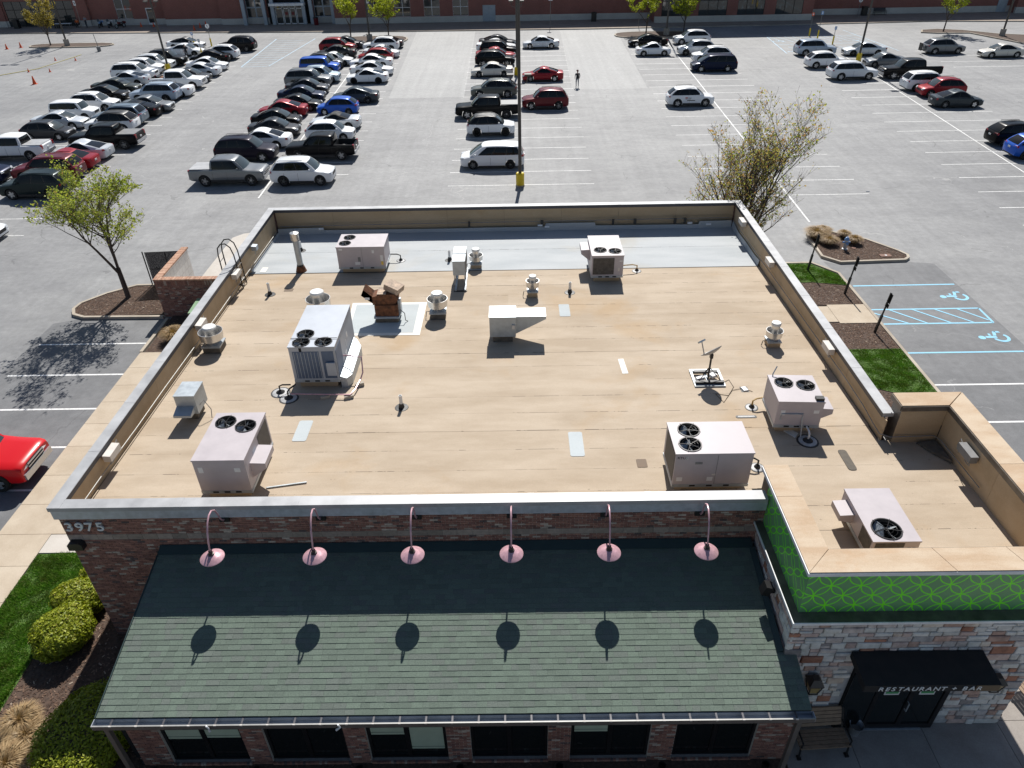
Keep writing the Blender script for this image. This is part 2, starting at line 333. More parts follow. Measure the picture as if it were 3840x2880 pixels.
M['leaf_box'] = leafmat('leaf_boxwood', [(0, (.17,.22,.014)), (.5, (.28,.33,.02)), (.9, (.42,.45,.04)), (1, (.3,.26,.06))], .3)
M['grass'] = leafmat('grass_blade', [(0, (.06,.15,.012)), (.5, (.095,.22,.018)), (.88, (.15,.28,.03)), (1, (.34,.35,.14))], .3, .8)
M['straw'] = leafmat('straw', [(0, (.30,.19,.09)), (.5, (.42,.29,.15)), (1, (.5,.38,.22))], .25); M['bark'] = pm('bark', (.09,.07,.058), .9, 0, .35, 12, bmp=.6, bscale=25)
# overlapping circle print on the tower cladding
def circles():
    m, nt, b = newmat('green_circle_print'); P = coord(nt, 'UV')
    sx = nd(nt, 'ShaderNodeSeparateXYZ'); nt.links.new(P, sx.inputs[0]); D = .675; rings = []
    for off in (0, .5):
        def cell(s): return math_(nt, 'SUBTRACT', math_(nt, 'FRACT', math_(nt, 'ADD', math_(nt, 'DIVIDE', s, D), off)), .5)
        a, c = cell(sx.outputs[0]), cell(sx.outputs[1])
        d = math_(nt, 'SQRT', math_(nt, 'ADD', math_(nt, 'MULTIPLY', a, a), math_(nt, 'MULTIPLY', c, c)))
        rings.append(math_(nt, 'LESS_THAN', math_(nt, 'ABSOLUTE', math_(nt, 'SUBTRACT', d, .487)), .022))
    k = math_(nt, 'MAXIMUM', rings[0], rings[1])
    n = noise(nt, world(nt), .8, 4); base = ramp(nt, n, [(.35, (.135,.33,.14)), (.65, (.17,.38,.17))])
    nt.links.new(mixc(nt, k, base, (.20,.95,.02)), b.inputs['Base Color']); b.inputs['Roughness'].default_value = .4; return m
M['circles'] = circles()
CARCOL = {}
def carpaint(key, c, metal=.2, rough=.3):
    m, nt, b = newmat('car_paint_'+key); b.inputs['Base Color'].default_value = (*c, 1); b.inputs['Metallic'].default_value = metal
    b.inputs['Roughness'].default_value = rough; b.inputs['Coat Weight'].default_value = .2; b.inputs['Coat Roughness'].default_value = .06; b.inputs['Specular IOR Level'].default_value = .25
    if max(c) < .09: b.inputs['Coat Weight'].default_value = .08; b.inputs['Specular IOR Level'].default_value = .1
    CARCOL[key] = m
for k, c, me in (('white',(.84,.85,.86),0), ('silverwhite',(.74,.76,.78),.1), ('silver',(.62,.65,.68),.25), ('champagne',(.66,.63,.57),.2), ('blue-silver',(.36,.43,.52),.25),
    ('blue-grey',(.19,.24,.29),.4), ('lightblue',(.45,.55,.62),.2), ('grey',(.20,.21,.22),.45), ('darkgrey',(.055,.065,.072),.3), ('charcoal',(.045,.047,.052),.3), ('black',(.006,.006,.007),.0),
    ('navy',(.012,.018,.045),.2), ('purpleblack',(.018,.015,.026),.2), ('greygreen',(.05,.056,.05),.3), ('greengrey',(.022,.032,.033),.3), ('olive',(.13,.135,.12),.4), ('red',(.30,.012,.02),.2),
    ('darkred',(.13,.010,.016),.2), ('brightred',(.55,.008,.012),.0), ('blue',(.015,.10,.50),.2)): carpaint(k, c, me)
# ================================================================ GROUND
CAMP = Vector((0, 0, 18.7))
def sheet(name, poly, z, mat, parent=None):
    n = len(poly); a = sum(poly[i][0]*poly[(i+1)%n][1]-poly[(i+1)%n][0]*poly[i][1] for i in range(n))
    if a < 0: poly = poly[::-1]
    return MB().add([(x, y, z) for x, y in poly], [tuple(range(n))]).build(name, mat, parent)
def rect(x0, x1, y0, y1): return [(x0,y0),(x1,y0),(x1,y1),(x0,y1)]
lot = struct(sheet('parking_lot', rect(-320, 320, -120, 420), 0, M['asphalt']))
struct(sheet('dark_asphalt_bays', [(18.42,4),(24.35,4),(24.35,38.7),(23.0,39.0),(18.9,38.75),(18.1,39.2),(18.42,37)], .004, M['asphalt_dark']))
struct(sheet('dark_asphalt_bays', [(-24.3,13),(-18.3,13),(-18.3,33.75),(-22.8,33.75),(-24.3,33.2)], .004, M['asphalt_dark']))
struct(sheet('pale_asphalt_lane', [(-13.2,80.5),(-5.2,80.5),(-5.6,121.4),(-14.6,121.9)], .004, M['asphalt_light']))
struct(sheet('pale_asphalt_lane', [(6.4,83),(14.6,83),(15.6,120.4),(7.2,121)], .004, M['asphalt_light']))

def kerb_loop(name, poly, w=.17, h=.15, closed=True, z0=0):
    """kerb stones following an outer outline; the ring is w wide, h high"""
    n = len(poly); a = sum(poly[i][0]*poly[(i+1)%n][1]-poly[(i+1)%n][0]*poly[i][1] for i in range(n))
    if closed and a < 0: poly = poly[::-1]
    P = [Vector((p[0], p[1])) for p in poly]; inner = []
    for i in range(n):
        pv = P[i-1] if (closed or i) else P[i]*2-P[1]; nx = P[(i+1) % n] if (closed or i < n-1) else P[i]*2-P[i-1]
        d1 = (P[i]-pv).normalized(); d2 = (nx-P[i]).normalized()
        n1 = Vector((-d1.y, d1.x)); n2 = Vector((-d2.y, d2.x)); b = (n1+n2).normalized(); k = max(.35, b.dot(n1))
        inner.append(P[i]+b*(w/k))
    o = None; root = bpy.data.objects.new(name, None); col.objects.link(root); struct(root)
    for i in range(n if closed else n-1):
        j = (i+1) % n; L = (P[j]-P[i]).length; m = max(1, round(L/3.0))
        for q in range(m):
            a0, a1 = q/m+.003/L*1.0, (q+1)/m-.003/L
            A, B = P[i].lerp(P[j], a0), P[i].lerp(P[j], a1); C, D = inner[i].lerp(inner[j], a1), inner[i].lerp(inner[j], a0)
            e = .02; A2 = A.lerp(D, e/w); B2 = B.lerp(C, e/w)
            MB().hexa([(*A,z0-.05),(*B,z0-.05),(*C,z0-.05),(*D,z0-.05)], [(*A2,h),(*B2,h),(*C,h),(*D,h)]).build('kerb_stone', M['kerb'], root)
    return [tuple(p) for p in inner]

# painted bay lines: (columns x as function of y), y list
def line(x0, y0, x1, y1, wd=.1, mat='line', z=.006):
    d = Vector((x1-x0, y1-y0)); n = Vector((-d.y, d.x)).normalized()*wd/2
    return MB().add([(x0+n.x,y0+n.y,z),(x0-n.x,y0-n.y,z),(x1-n.x,y1-n.y,z),(x1+n.x,y1+n.y,z)], [(0,1,2,3)]).build('parking_line', M[mat], lot)
def colx(xa, ya, xb, yb): return lambda y: xa+(xb-xa)*(y-ya)/(yb-ya)
cols = [(colx(-44.6,60,-46.6,90), colx(-33.1,60,-34.4,85), 50.6, 108), (colx(-24.6,54,-25.4,90), colx(-13.0,56,-14.2,91), 53.3, 106), (colx(-5,53,-5.2,70), colx(5.95,53,6.5,82), 53.2, 108.5),
        (colx(14.1,56,15.2,96), colx(25.4,56,26.6,95), 47.2, 108.5), (colx(33.0,51,34.9,85), colx(44.6,51,46.1,85), 38.5, 98)]
for ci, (xl, xr, ya, yb) in enumerate(cols):
    y = 53.2+3.03*math.ceil((ya-53.25)/3.03)
    while y <= yb:
        line(xl(y), y, xr(y), y, .1 if y < 75 else .13); y += 3.03
cc = [colx(-38.9,60,-40.6,90), colx(-18.75,54,-19.6,90), None, colx(19.8,60,21.4,109), colx(38.2,50,41.0,90)]
for c, (xl, xr, ya, yb) in zip(cc, cols):
    if c: line(c(ya-2), ya-2, c(yb+1), yb+1, .12, z=.0085)
for y in (45.05, 48.0): line(-36, y, -32.4, y)
for y in (100.6, 97.3, 93.9, 90.8): line(51.5, y, 60, y, .13); line(62, y-2.4, 72, y-2.4, .13)
for y in (15.3, 17.9, 20.4, 22.95, 25.58, 28.28, 31.06): line(-23.9, y, -18.42, y, .11, 'line_fresh', .010)
for y in (26.46, 23.75, 21.0): line(18.45, y, 24.0, y, .11, 'line_fresh', .010)
B = 'line_blue'
for a in ((18.62,36.05,24.2,36.08), (18.45,33.35,24.1,33.35), (18.45,31.85,24.05,31.85), (18.45,29.12,24.0,29.12), (24.1,33.35,24.05,31.85)): line(*a, .12, B, .010)
for x in (18.5, 19.44, 20.64, 21.79, 22.95): line(x, 33.3 if x > 19 else 33.0, x+(1.32 if x < 22.9 else 1.0), 31.88 if x < 22.9 else 32.1, .1, B, .013)
def wheelchair(cx, cy, mat='line_blue', s=1., wd=.16, z=.010):
    """painted access symbol, its head towards -x"""
    mb = MB()
    def put(pts): mb.add([(cx+p[0]*s, cy+p[1]*s, z) for p in pts], [tuple(range(len(pts)))])
    put([(-.62+.17*math.cos(t*.52), .0+.17*math.sin(t*.52)) for t in range(12)])
    for pts in ([(-.42,-.05),(.12,-.05),(.12,.13),(-.42,.13)], [(-.2,.16),(-.08,.16),(-.08,.36),(-.2,.36)], [(.0,.16),(.16,.16),(.30,.55),(.14,.55)], [(.14,.58),(.46,.58),(.5,.44),(.3,.44)]): put(pts)
    ring = [(.28+r*math.cos(R(a)), -.02+r*math.sin(R(a))) for r in (.42,) for a in range(195, 410, 15)]; inn = [(.28+.27*math.cos(R(a)), -.02+.27*math.sin(R(a))) for a in range(195, 410, 15)]
    for i in range(len(ring)-1): put([ring[i], ring[i+1], inn[i+1], inn[i]])
    return mb.build('access_symbol', M[mat], lot)
wheelchair(23.52, 34.65); wheelchair(23.35, 30.42); wheelchair(14.9, 43.8, 'line_blue', 1.1)
O = 'line_blue_old'                                           # faded aisles by the store
for (x0, y0, x1, y1) in ((36.0,112.4,35.1,100.5), (48.4,116.8,49.6,101), (36,112.4,48.6,112.6), (35.6,106.5,42,106.6), (42,106.6,49.2,107)): line(x0,y0,x1,y1,.14,O,.010)
for k in range(11): line(36.2+k*1.1, 112.2, 37.4+k*1.1, 108.2, .12, O, .012)
for k in range(9): line(36.6+k*1.3, 104.8, 37.9+k*1.3, 101.5, .12, O, .012)
wheelchair(36.6, 109.0, O, 1.1); wheelchair(36.4, 101.6, O, 1.1); wheelchair(47.2, 108.2, O, 1.1)
for (x0, y0, x1, y1) in ((-35.0,117.8,-34.2,98.0), (-29.2,117.6,-30.8,98.2), (-34.2,98.0,-30.8,98.2)): line(x0,y0,x1,y1,.16,O,.010)
for k in range(12): line(-34.4, 99.2+k*1.55, -30.6, 98.2+k*1.55+1.2, .12, O, .012)
MB().tube([(-78,78.5,.02),(-70,87,.02),(-60.5,99,.04),(-57.5,104.8,.6)], .035, 4).build('caution_tape', pm('tape_yellow', (.6,.5,.1), .6), None)
tag(bpy.data.objects['caution_tape'], 'long yellow caution tape running over the empty left lot', 'tape')

# left walk: slabs along the building
walk = bpy.data.objects.new('sidewalk', None); col.objects.link(walk); struct(walk)
def slab(x0, x1, y0, y1, z=.13, mat='walk', g=.008, parent=None):
    return MB().box(x0+g, x1-g, y0+g, y1-g, z-.14, z).build('slab', M[mat], parent or walk)
js = [30.0, 28.65, 27.2, 25.9, 24.34, 22.85, 21.1, 19.5, 18.0, 16.55, 15.05, 13.55, 12.05, 10.55, 9.0, 7.5, 6]
for i in range(len(js)-1):
    if js[i] > 18.2: slab(-18.34, -15.3, js[i+1], js[i]); slab(-15.3, -12.27, js[i+1], js[i])
    else: slab(-18.34, -16.42, js[i+1], js[i])
slab(-16.42, -12.27, 17.12, 17.98, mat='slab_light')
# right walk, plaza
for a in ((11.3,14.2,31.95,33.58),(14.2,16.3,31.95,33.58),(16.3,18.42,31.8,33.75)): slab(*a)
plaza = bpy.data.objects.new('plaza', None); col.objects.link(plaza); struct(plaza)
xs = [6.72, 8.54, 10.54, 12.6, 14.7, 16.8, 19.0]; ys = [10.78, 8.6, 6.4, 4.2, 2.0]
for i in range(6):
    for j in range(4): slab(xs[i], xs[i+1], ys[j+1], ys[j], .12, 'plaza', .007, plaza)
for y in range(11, 25, 2):
    slab(12.6, 15.2, y-.22+(0 if y > 11 else 0), y+1.78, .12, 'plaza', .007, plaza)
# planting beds (ground sheets) and kerbs
struct(sheet('planting_bed', rect(-14.4, -9.9, -2, 17.1), .085, M['soil'])); struct(sheet('planting_bed', rect(-9.9, 6.7, -2, 9.9), .075, M['soil']))
struct(sheet('lawn', rect(-16.4, -14.4, -2, 17.1), .10, M['lawn']))
struct(sheet('planting_bed', rect(-18.15, -12.27, 30.03, 33.65), .10, M['soil']))
struct(sheet('lawn', [(11.26,36.36),(16.5,36.36),(18.3,35.95),(18.2,37.3),(17.1,38.75),(11.26,38.75)], .125, M['lawn']))
struct(sheet('planting_bed', [(11.26,33.62),(18.25,33.8),(18.3,35.9),(16.5,36.34),(11.26,36.34)], .10, M['soil']))
struct(sheet('planting_bed', rect(11.26, 18.25, 29.38, 31.9), .10, M['soil']))
struct(sheet('lawn', [(14.6,26.7),(16.37,25.8),(18.25,25.5),(18.25,29.34),(11.26,29.34),(11.26,27.2)], .125, M['lawn']))
struct(sheet('planting_bed', [(11.26,27.18),(14.6,26.68),(16.37,25.78),(18.25,25.48),(18.25,17),(11.26,17.7)], .10, M['soil']))
kerb_loop('kerb', [(18.42,14),(18.42,37.5),(17.3,38.95),(11.2,38.97)], closed=False)
kerb_loop('kerb', [(-18.42,33.4),(-18.42,30.05)], closed=False, w=.18)
R_ISL = [(18.22,42.2),(18.35,43.1),(18.85,43.65),(19.9,43.5),(21.78,42.16),(23.06,40.35),(23.33,39.75),(23.22,39.35),(22.85,39.0),(18.95,38.82),(18.1,39.7)]
kin = kerb_loop('kerb', R_ISL); struct(sheet('planting_bed', kin, .11, M['soil']))
L_ISL = [(-18.6,37.25),(-21.55,37.2),(-22.8,36.3),(-23.7,35.2),(-23.78,34.6),(-23.5,34.05),(-22.85,33.75),(-18.62,33.7)]
lin = kerb_loop('kerb', L_ISL[::-1], closed=False); struct(sheet('planting_bed', [(-18.6,37.05)]+lin[::-1][1:-1]+[(-18.6,33.9)], .11, M['soil']))
struct(sheet('concrete_pad', [(-18.35,33.9),(-12.27,33.9),(-12.27,45.2),(-17.4,44.85),(-17.75,44.75),(-18.3,44.1)], .02, M['slab_light']))
# far islands
def oval(x0, x1, y0, y1, n=24): return [((x0+x1)/2+(x1-x0)/2*math.copysign(abs(math.cos(t))**.6, math.cos(t)), (y0+y1)/2+(y1-y0)/2*math.copysign(abs(math.sin(t))**.8, math.sin(t))) for t in [2*math.pi*k/n for k in range(n)]]
for poly in (oval(-70.3,-58.1,113.6,116.8), oval(-25.6,-15.2,112.2,118.2), oval(14.8,27.4,113.0,118), [(58.1,113.3),(59,115.2),(61.6,115.7),(64.6,114.4),(68,111),(72,109.4),(74.5,107.6),(74.5,104.2),(67,104.2),(64.4,112.2),(60,112.5)]):
    k = kerb_loop('kerb', poly, .2); struct(sheet('planting_bed', k, .11, M['soil']))
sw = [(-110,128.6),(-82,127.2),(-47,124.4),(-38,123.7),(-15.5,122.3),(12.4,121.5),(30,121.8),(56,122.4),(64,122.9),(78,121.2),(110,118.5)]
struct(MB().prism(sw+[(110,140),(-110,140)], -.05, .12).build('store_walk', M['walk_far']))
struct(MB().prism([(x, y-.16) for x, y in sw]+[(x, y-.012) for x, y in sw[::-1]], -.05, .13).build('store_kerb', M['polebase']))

# ================================================================ RESTAURANT
def zr(y): return 4.66-.023*(y-14.1)
bld = thing('restaurant_building', 'low brick restaurant with tan flat roof, green shingle front roof and green-topped stone corner tower', 'restaurant')
def P(mb, name, mat, parent=bld, **k): return mb.build(name, M[mat] if isinstance(mat, str) else mat, parent, **k)
ZT = 5.47
# core walls
fw_ = P(MB().box(-12.24,6.5,13.862,14.0,-.02,5.34), 'front_wall', 'mortar')
P(MB().box(-12.24,-12.06,14.0,34.8,0,5.34), 'side_wall', 'sidebrick'); P(MB().box(10.98,11.16,17.55,34.8,0,5.34), 'side_wall', 'sidebrick'); P(MB().box(-12.24,11.16,34.8,34.86,0,5.34), 'back_wall', 'sidebrick')
# parapet lining sheets inside
def lining(axis, fixed, a0, a1, into, zlo, ztop, step=2.9, mid=.55, parent=bld):
    n = max(1, round((a1-a0)/step)); a = a0
    for i in range(n):
        b = a0+(a1-a0)*(i+1)/n
        for k in range(2):
            o = rnd(0, .006); g = .004
            def z0(t): return zlo(t)-.02 if k == 0 else zlo(t)+mid*(ztop-zlo(t))-.0
            za0, za1 = (z0(a), z0(b)); zb0, zb1 = ((zlo(a)+mid*(ztop-zlo(a))-.006, zlo(b)+mid*(ztop-zlo(b))-.006) if k == 0 else (ztop, ztop))
            f0, f1 = fixed, fixed+into*(.022+o+(.012 if k else 0))
            if axis == 'y': P_ = [(f0,a+g,za0),(f1,a+g,za0),(f1,b-g,za1),(f0,b-g,za1),(f0,a+g,zb0),(f1,a+g,zb0),(f1,b-g,zb1),(f0,b-g,zb1)]
            else: P_ = [(a+g,f0,za0),(a+g,f1,za0),(b-g,f1,za1),(b-g,f0,za1),(a+g,f0,zb0),(a+g,f1,zb0),(b-g,f1,zb1),(b-g,f0,zb1)]
            MB().add(P_, [(3,2,1,0),(4,5,6,7),(0,1,5,4),(1,2,6,5),(2,3,7,6),(3,0,4,7)]).build('lining_sheet', M['tanwall'], parent)
        a = b
lining('y', -12.06, 14.05, 34.56, 1, zr, 5.34); lining('y', 10.98, 17.1, 34.56, -1, zr, 5.34); lining('x', 34.8, -12.0, 10.92, -1, lambda x: zr(34.6), 5.34)
lining('x', 14.0, -12.0, 6.5, 1, lambda x: zr(14.1), 5.34)
# metal coping in sections with cover plates at the joints
cop = thing('coping', None, None); cop.parent = bld
def coping(x0, x1, y0, y1, n, along):
    for i in range(n):
        t0, t1 = i/n, (i+1)/n; g = .0035
        if along == 'x': a, b = x0+(x1-x0)*t0, x0+(x1-x0)*t1; MB().box(a+g,b-g,y0,y1,ZT-.13,ZT).build('coping_panel', M['coping'], cop)
        else: a, b = y0+(y1-y0)*t0, y0+(y1-y0)*t1; MB().box(x0,x1,a+g,b-g,ZT-.13,ZT).build('coping_panel', M['coping'], cop)
        if i and along == 'x': MB().box(a-.09,a+.09,y0-.003,y1+.003,ZT-.132,ZT+.004).build('cover_plate', M['coping'], cop)
        if i and along == 'y': MB().box(x0-.003,x1+.003,a-.05,a+.05,ZT-.132,ZT+.004).build('cover_plate', M['coping'], cop)
coping(-11.98,6.45,13.73,14.07,6,'x'); coping(-12.32,-11.98,13.73,34.92,9,'y'); coping(10.9,11.24,17.3,34.92,7,'y'); coping(-11.98,10.9,34.58,34.92,8,'x')
P(MB().box(-12.30,6.47,13.775,13.86,5.02,5.335), 'fascia', 'fascia')
for a in ((-11.975,10.895,34.575,34.5795), (-11.9795,-11.975,14.08,34.57), (10.895,10.8995,17.3,34.57)): P(MB().box(*a, ZT-.15, ZT-.015), 'coping_lip', 'copingdark')
# flat roof sheets
deck = thing('flat_roof', None, None); deck.parent = bld
P(MB().add([(-12.03,14.02,zr(14.02)-.03),(10.96,14.02,zr(14.02)-.03),(10.96,34.78,zr(34.78)-.03),(-12.03,34.78,zr(34.78)-.03)], [(0,1,2,3)]), 'deck_underlay', 'darkpatch', deck)
def roofsheet(x0, x1, y0, y1, mat, lift=0.):
    L = y1-y0; th = .0035; s = [zr(y0)+lift+th, zr(y1)+lift+.002]
    mb = MB(); b0 = zr(y0)-.025
    nx = max(1, round((x1-x0)/1.5)); pts = []
    for i in range(nx+1):
        x = x0+(x1-x0)*i/nx; e = rnd(-.008, .008)
        pts.append((x, e))
    top0 = [(x, e, s[0]) for x, e in pts]; top1 = [(x, L, s[1]) for x, e in pts]; bot0 = [(x, e, s[0]-.02) for x, e in pts]
    v = top0+top1+bot0; m = nx+1; f = []
    for i in range(nx): f += [(i, i+1, m+i+1, m+i), (2*m+i, 2*m+i+1, i+1, i)]
    return mb.add(v, f).build('membrane_sheet', M[mat], deck, loc=(0, y0, 0))
y = 14.07
while y < 29.8:
    y1 = min(29.84, y+.945)
    if y < 17.0: roofsheet(-12.0, 6.5 if y < 14.5 else 10.9, y, y1+.03, 'tan')
    else:
        xs_ = rnd(-9, 8); roofsheet(-12.0, xs_, y, y1+.03, 'tan'); roofsheet(xs_-.04, 10.93, y+.0, y1+.03, 'tan', .003)
    y = y1
y = 11.5
while y < 17: roofsheet(6.95 if y < 14.4 else 10.86, 12.6, y, y+.93+.03, 'tan', .002); y += .93
roofsheet(-12.0, 10.93, 29.82, 32.2, 'greymem', .006); roofsheet(-12.0, 10.93, 32.17, 34.56, 'greymem', .008)
P(MB().box(-12.0,10.93,29.80,29.83,zr(29.8)+.0,zr(29.8)+.022), 'membrane_edge', 'tar', deck)
def upstand(poly, mat='greymem'): MB().add(*poly).build('upstand_flashing', M[mat], deck)
zb = zr(34.5); xs_ = [-11.95,-9.8,-9.6,-4,-1,1.5,1.55,4.0,4.05,9.2,9.25,10.85]; zt_ = [.30,.34,.2,.18,.2,.2,.38,.38,.22,.2,.36,.38]
upstand(([(x, 34.545, zb+h) for x, h in zip(xs_, zt_)]+[(x, 34.5, zb+.012) for x in xs_], [(i, i+12, i+13, i+1) for i in range(11)]))
upstand(([(10.94-.03, y, zr(y)+h) for y, h in ((34.5,.36),(33.3,.2),(32,.24),(30.6,.22),(29.85,.28))]+[(10.86, y, zr(y)+.012) for y in (34.5,33.3,32,30.6,29.85)], [(i, i+1, i+6, i+5) for i in range(4)]))
upstand(([(-11.97, y, zr(y)+.12) for y in (34.5,32,30)]+[(-11.9, y, zr(y)+.012) for y in (34.5,32,30)], [(i, i+3, i+4, i+1) for i in range(2)]))
def patch(name, poly, mat, lift=.014, r=0):
    return MB().prism(poly, lambda x, y: zr(y)+.004, lambda x, y: zr(y)+lift).build(name, M[mat], deck)
def rrect(x0, x1, y0, y1, r=.06): return [(x+r*math.cos(R(a)), y+r*math.sin(R(a))) for (x, y, s) in ((x1-r,y1-r,0),(x0+r,y1-r,90),(x0+r,y0+r,180),(x1-r,y0+r,270)) for a in (s, s+45, s+90)]
patch('grey_patch', rrect(-7.0,-6.56,17.45,18.53), 'patch'); patch('grey_patch', rrect(1.55,1.98,16.53,17.73), 'patch'); patch('grey_patch', rrect(1.73,2.16,25.33,26.38), 'patch')
patch('white_patch', [(3.63,22.02),(3.83,22.04),(3.88,21.05),(3.67,21.04)], 'whitepaint'); patch('brown_patch', rrect(3.46,3.76,15.99,16.36,.03), 'brownpatch')
patch('dark_patch', rrect(9.49,9.74,15.73,16.66,.08), 'darkpatch', .02); patch('white_patch', [(8.2,17.62),(8.35,17.85),(8.62,17.5),(8.45,17.28)], 'whitepaint')
patch('metal_strip', rrect(6.93,7.6,18.33,18.47,.06), 'tar', .016); patch('metal_strip', rrect(7.0,7.53,18.37,18.44,.02), 'silvercoat', .022)
patch('white_border', [(-6.8,26.78),(-3.7,26.76),(-3.72,24.0),(-6.6,24.02)], 'whitepaint'); patch('grey_pad', [(-6.6,26.6),(-4.0,26.58),(-4.0,24.2),(-6.5,24.2)], 'patch', .02)
patch('white_patch', rrect(-11.62,-11.35,30.0,30.5,.02), 'whitepaint', .02); patch('brown_patch', rrect(-10.0,-9.62,28.0,28.25,.02), 'brownpatch')
# stone-clad tower with printed green parapet
tw = P(MB().box(6.42,12.55,10.74,13.86,0,4.5), 'tower_core', 'stonemortar')
P(MB().box(11.2,12.5,13.86,17.4,0,4.5), 'tower_side', 'stonemortar')
def uvpanel(name, quad, uv, mat):
    me = bpy.data.meshes.new(name); me.from_pydata(quad, [], [(0,1,2,3)]); l = me.uv_layers.new(name='UVMap')
    for i, t in enumerate(uv): l.data[i].uv = t
    me.materials.append(M[mat]); o = bpy.data.objects.new(name, me); col.objects.link(o); o.parent = bld; return o
G0, G1 = 4.5, 5.86
P(MB().box(6.52,13.15,10.95,11.5,G0,G1), 'parapet_core', 'ledge'); P(MB().box(6.52,7.06,11.5,14.45,G0,G1), 'parapet_core', 'ledge'); P(MB().box(12.6,13.15,11.5,17.55,G0,G1), 'parapet_core', 'ledge'); P(MB().box(11.24,12.6,17.03,17.55,4.0,G1), 'parapet_core', 'ledge')
uvpanel('printed_panel', [(6.5,10.93,G0+.03),(13.17,10.93,G0+.03),(13.17,10.93,G1),(6.5,10.93,G1)], [(.12,.1),(6.79,.1),(6.79,1.43),(.12,1.43)], 'circles')
uvpanel('printed_panel', [(6.5,14.0,G0+.03),(6.5,10.93,G0+.03),(6.5,10.93,G1),(6.5,14.0,G1)], [(0,.1),(3.07,.1),(3.07,1.43),(0,1.43)], 'circles')
uvpanel('printed_panel', [(13.17,10.93,G0+.03),(13.17,17.57,G0+.03),(13.17,17.57,G1),(13.17,10.93,G1)], [(0,.1),(6.64,.1),(6.64,1.43),(0,1.43)], 'circles')
lining('y', 7.06, 11.55, 14.45, 1, zr, 5.86, 3, .5); lining('y', 12.6, 11.55, 17.0, -1, zr, 5.86, 2.7, .5); lining('x', 17.03, 11.24, 12.56, -1, lambda x: zr(17), 5.86, 1.4, .5); lining('x', 11.5, 7.1, 12.56, 1, lambda x: zr(11.5), 5.86, 2.7, .5)
tc = thing('tower_coping', None, None); tc.parent = bld
def tcs(poly): MB().prism(poly, 5.862, 5.97).build('coping_slab', M['tancoping'], tc)
g = .006
tcs([(6.43,10.87),(9.7-g,10.87),(9.45-g,11.55),(7.1,11.55)]); tcs([(9.7+g,10.87),(11.4-g,10.87),(11.15-g,11.55),(9.45+g,11.55)]); tcs([(11.4+g,10.87),(13.24,10.87),(12.57,11.55),(11.15+g,11.55)])
tcs([(6.43,10.87+.01),(7.1-.01,11.56),(7.08,13.3-g),(6.43,13.3-g)]); tcs([(6.43,13.3+g),(7.08,13.3+g),(7.08,14.49),(6.43,14.49)])
tcs([(13.24,10.89),(12.57,11.57),(12.57,14.4-g),(13.24,14.4-g)]); tcs([(13.24,14.4+g),(12.57,14.4+g),(12.57,16.98),(13.24,17.63)]); tcs([(13.23,17.65),(12.55,17.0),(11.2,17.0),(11.2,17.65)])
for a in ((6.405,13.26,10.845,10.868), (6.405,6.428,10.87,14.49), (13.242,13.265,10.87,17.65)): P(MB().box(*a, 5.85, 5.945), 'drip_edge', 'white', tc)
for a in ((7.1,12.55,11.552,11.58), (12.54,12.568,11.58,16.95), (11.2,12.55,16.965,16.995), (11.17,11.198,17.0,17.65)): P(MB().box(*a, 5.78, 5.945), 'inner_lip', 'ledge', tc)
P(MB().box(6.29,12.62,10.62,10.93,4.505,4.53), 'ledge', 'ledge'); P(MB().box(6.29,6.5,10.93,13.86,4.505,4.53), 'ledge', 'ledge'); P(MB().box(12.5,13.17,10.93,17.5,4.47,4.5), 'soffit', 'ledge')
P(MB().box(6.265,12.64,10.595,10.618,4.47,4.545), 'ledge_edge', 'white'); P(MB().box(6.265,6.288,10.618,13.86,4.47,4.545), 'ledge_edge', 'white')
# field stones on the tower
def stones(parent, u0, u1, z0, z1, face, keep, n_ind):
    out = []; z = z0
    while z < z1-.05:
        h = min(random.choice((.15,.19,.22,.25,.29)), z1-z); h = h if z1-z-h > .09 else z1-z
        x = u0-rnd(0, .2)
        while x < u1-.03:
            wd = rnd(.2, .58); x1 = x+wd
            if u1-x1 < .14: x1 = u1
            a, b = max(x, u0), x1
            if b-a > .06:
                if h > .2 and random.random() < .22: subs = [(a,b,z,z+h*.45),(a,b,z+h*.45,z+h)]
                elif h > .18 and wd > .36 and random.random() < .35: m_ = a+(b-a)*rnd(.35,.65); subs = [(a,m_,z,z+h),(m_,b,z,z+h*.5),(m_,b,z+h*.5,z+h)]
                else: subs = [(a,b,z,z+h)]
                out += [s for s in subs if keep(*s)]
            x = x1
        z += h
    random.shuffle(out); rest = MB()
    for i, (a, b, c, d) in enumerate(out):
        g = rnd(.008, .014); jt = lambda: rnd(-.014, .014); e = .016; pr = rnd(.03, .062)
        q = [(a+g+jt()*.6,c+g+jt()*.6),(b-g+jt()*.6,c+g+jt()*.6),(b-g+jt()*.6,d-g+jt()*.6),(a+g+jt()*.6,d-g+jt()*.6)]
        cx, cz = (a+b)/2, (c+d)/2; mb = MB() if i < n_ind else rest
        fr = [(p[0]+(cx-p[0])*min(.45,e/(b-a)*2), p[1]+(cz-p[1])*min(.45,e/(d-c)*2)) for p in q]
        m_ = (cx+jt(), cz+jt())
        V = [face(p[0], p[1], -.012) for p in q]+[face(p[0], p[1], pr*.7) for p in q]+[face(p[0], p[1], pr) for p in fr]+[face(m_[0], m_[1], pr+rnd(0,.012))]
        F = [(0,1,5,4),(1,2,6,5),(2,3,7,6),(3,0,4,7),(4,5,9,8),(5,6,10,9),(6,7,11,10),(7,4,8,11),(8,9,12),(9,10,12),(10,11,12),(11,8,12)]
        mb.add(V, F)
        if i < n_ind: mb.build('stone', M['stone'], parent)
    if rest.v: tag(rest.build('stonework', M['stone'], parent), kind='stuff')
def opening(a, b, c, d): return not (b > 8.25+.06*math.sin(c*9) and a < 10.78 and c < 2.62)
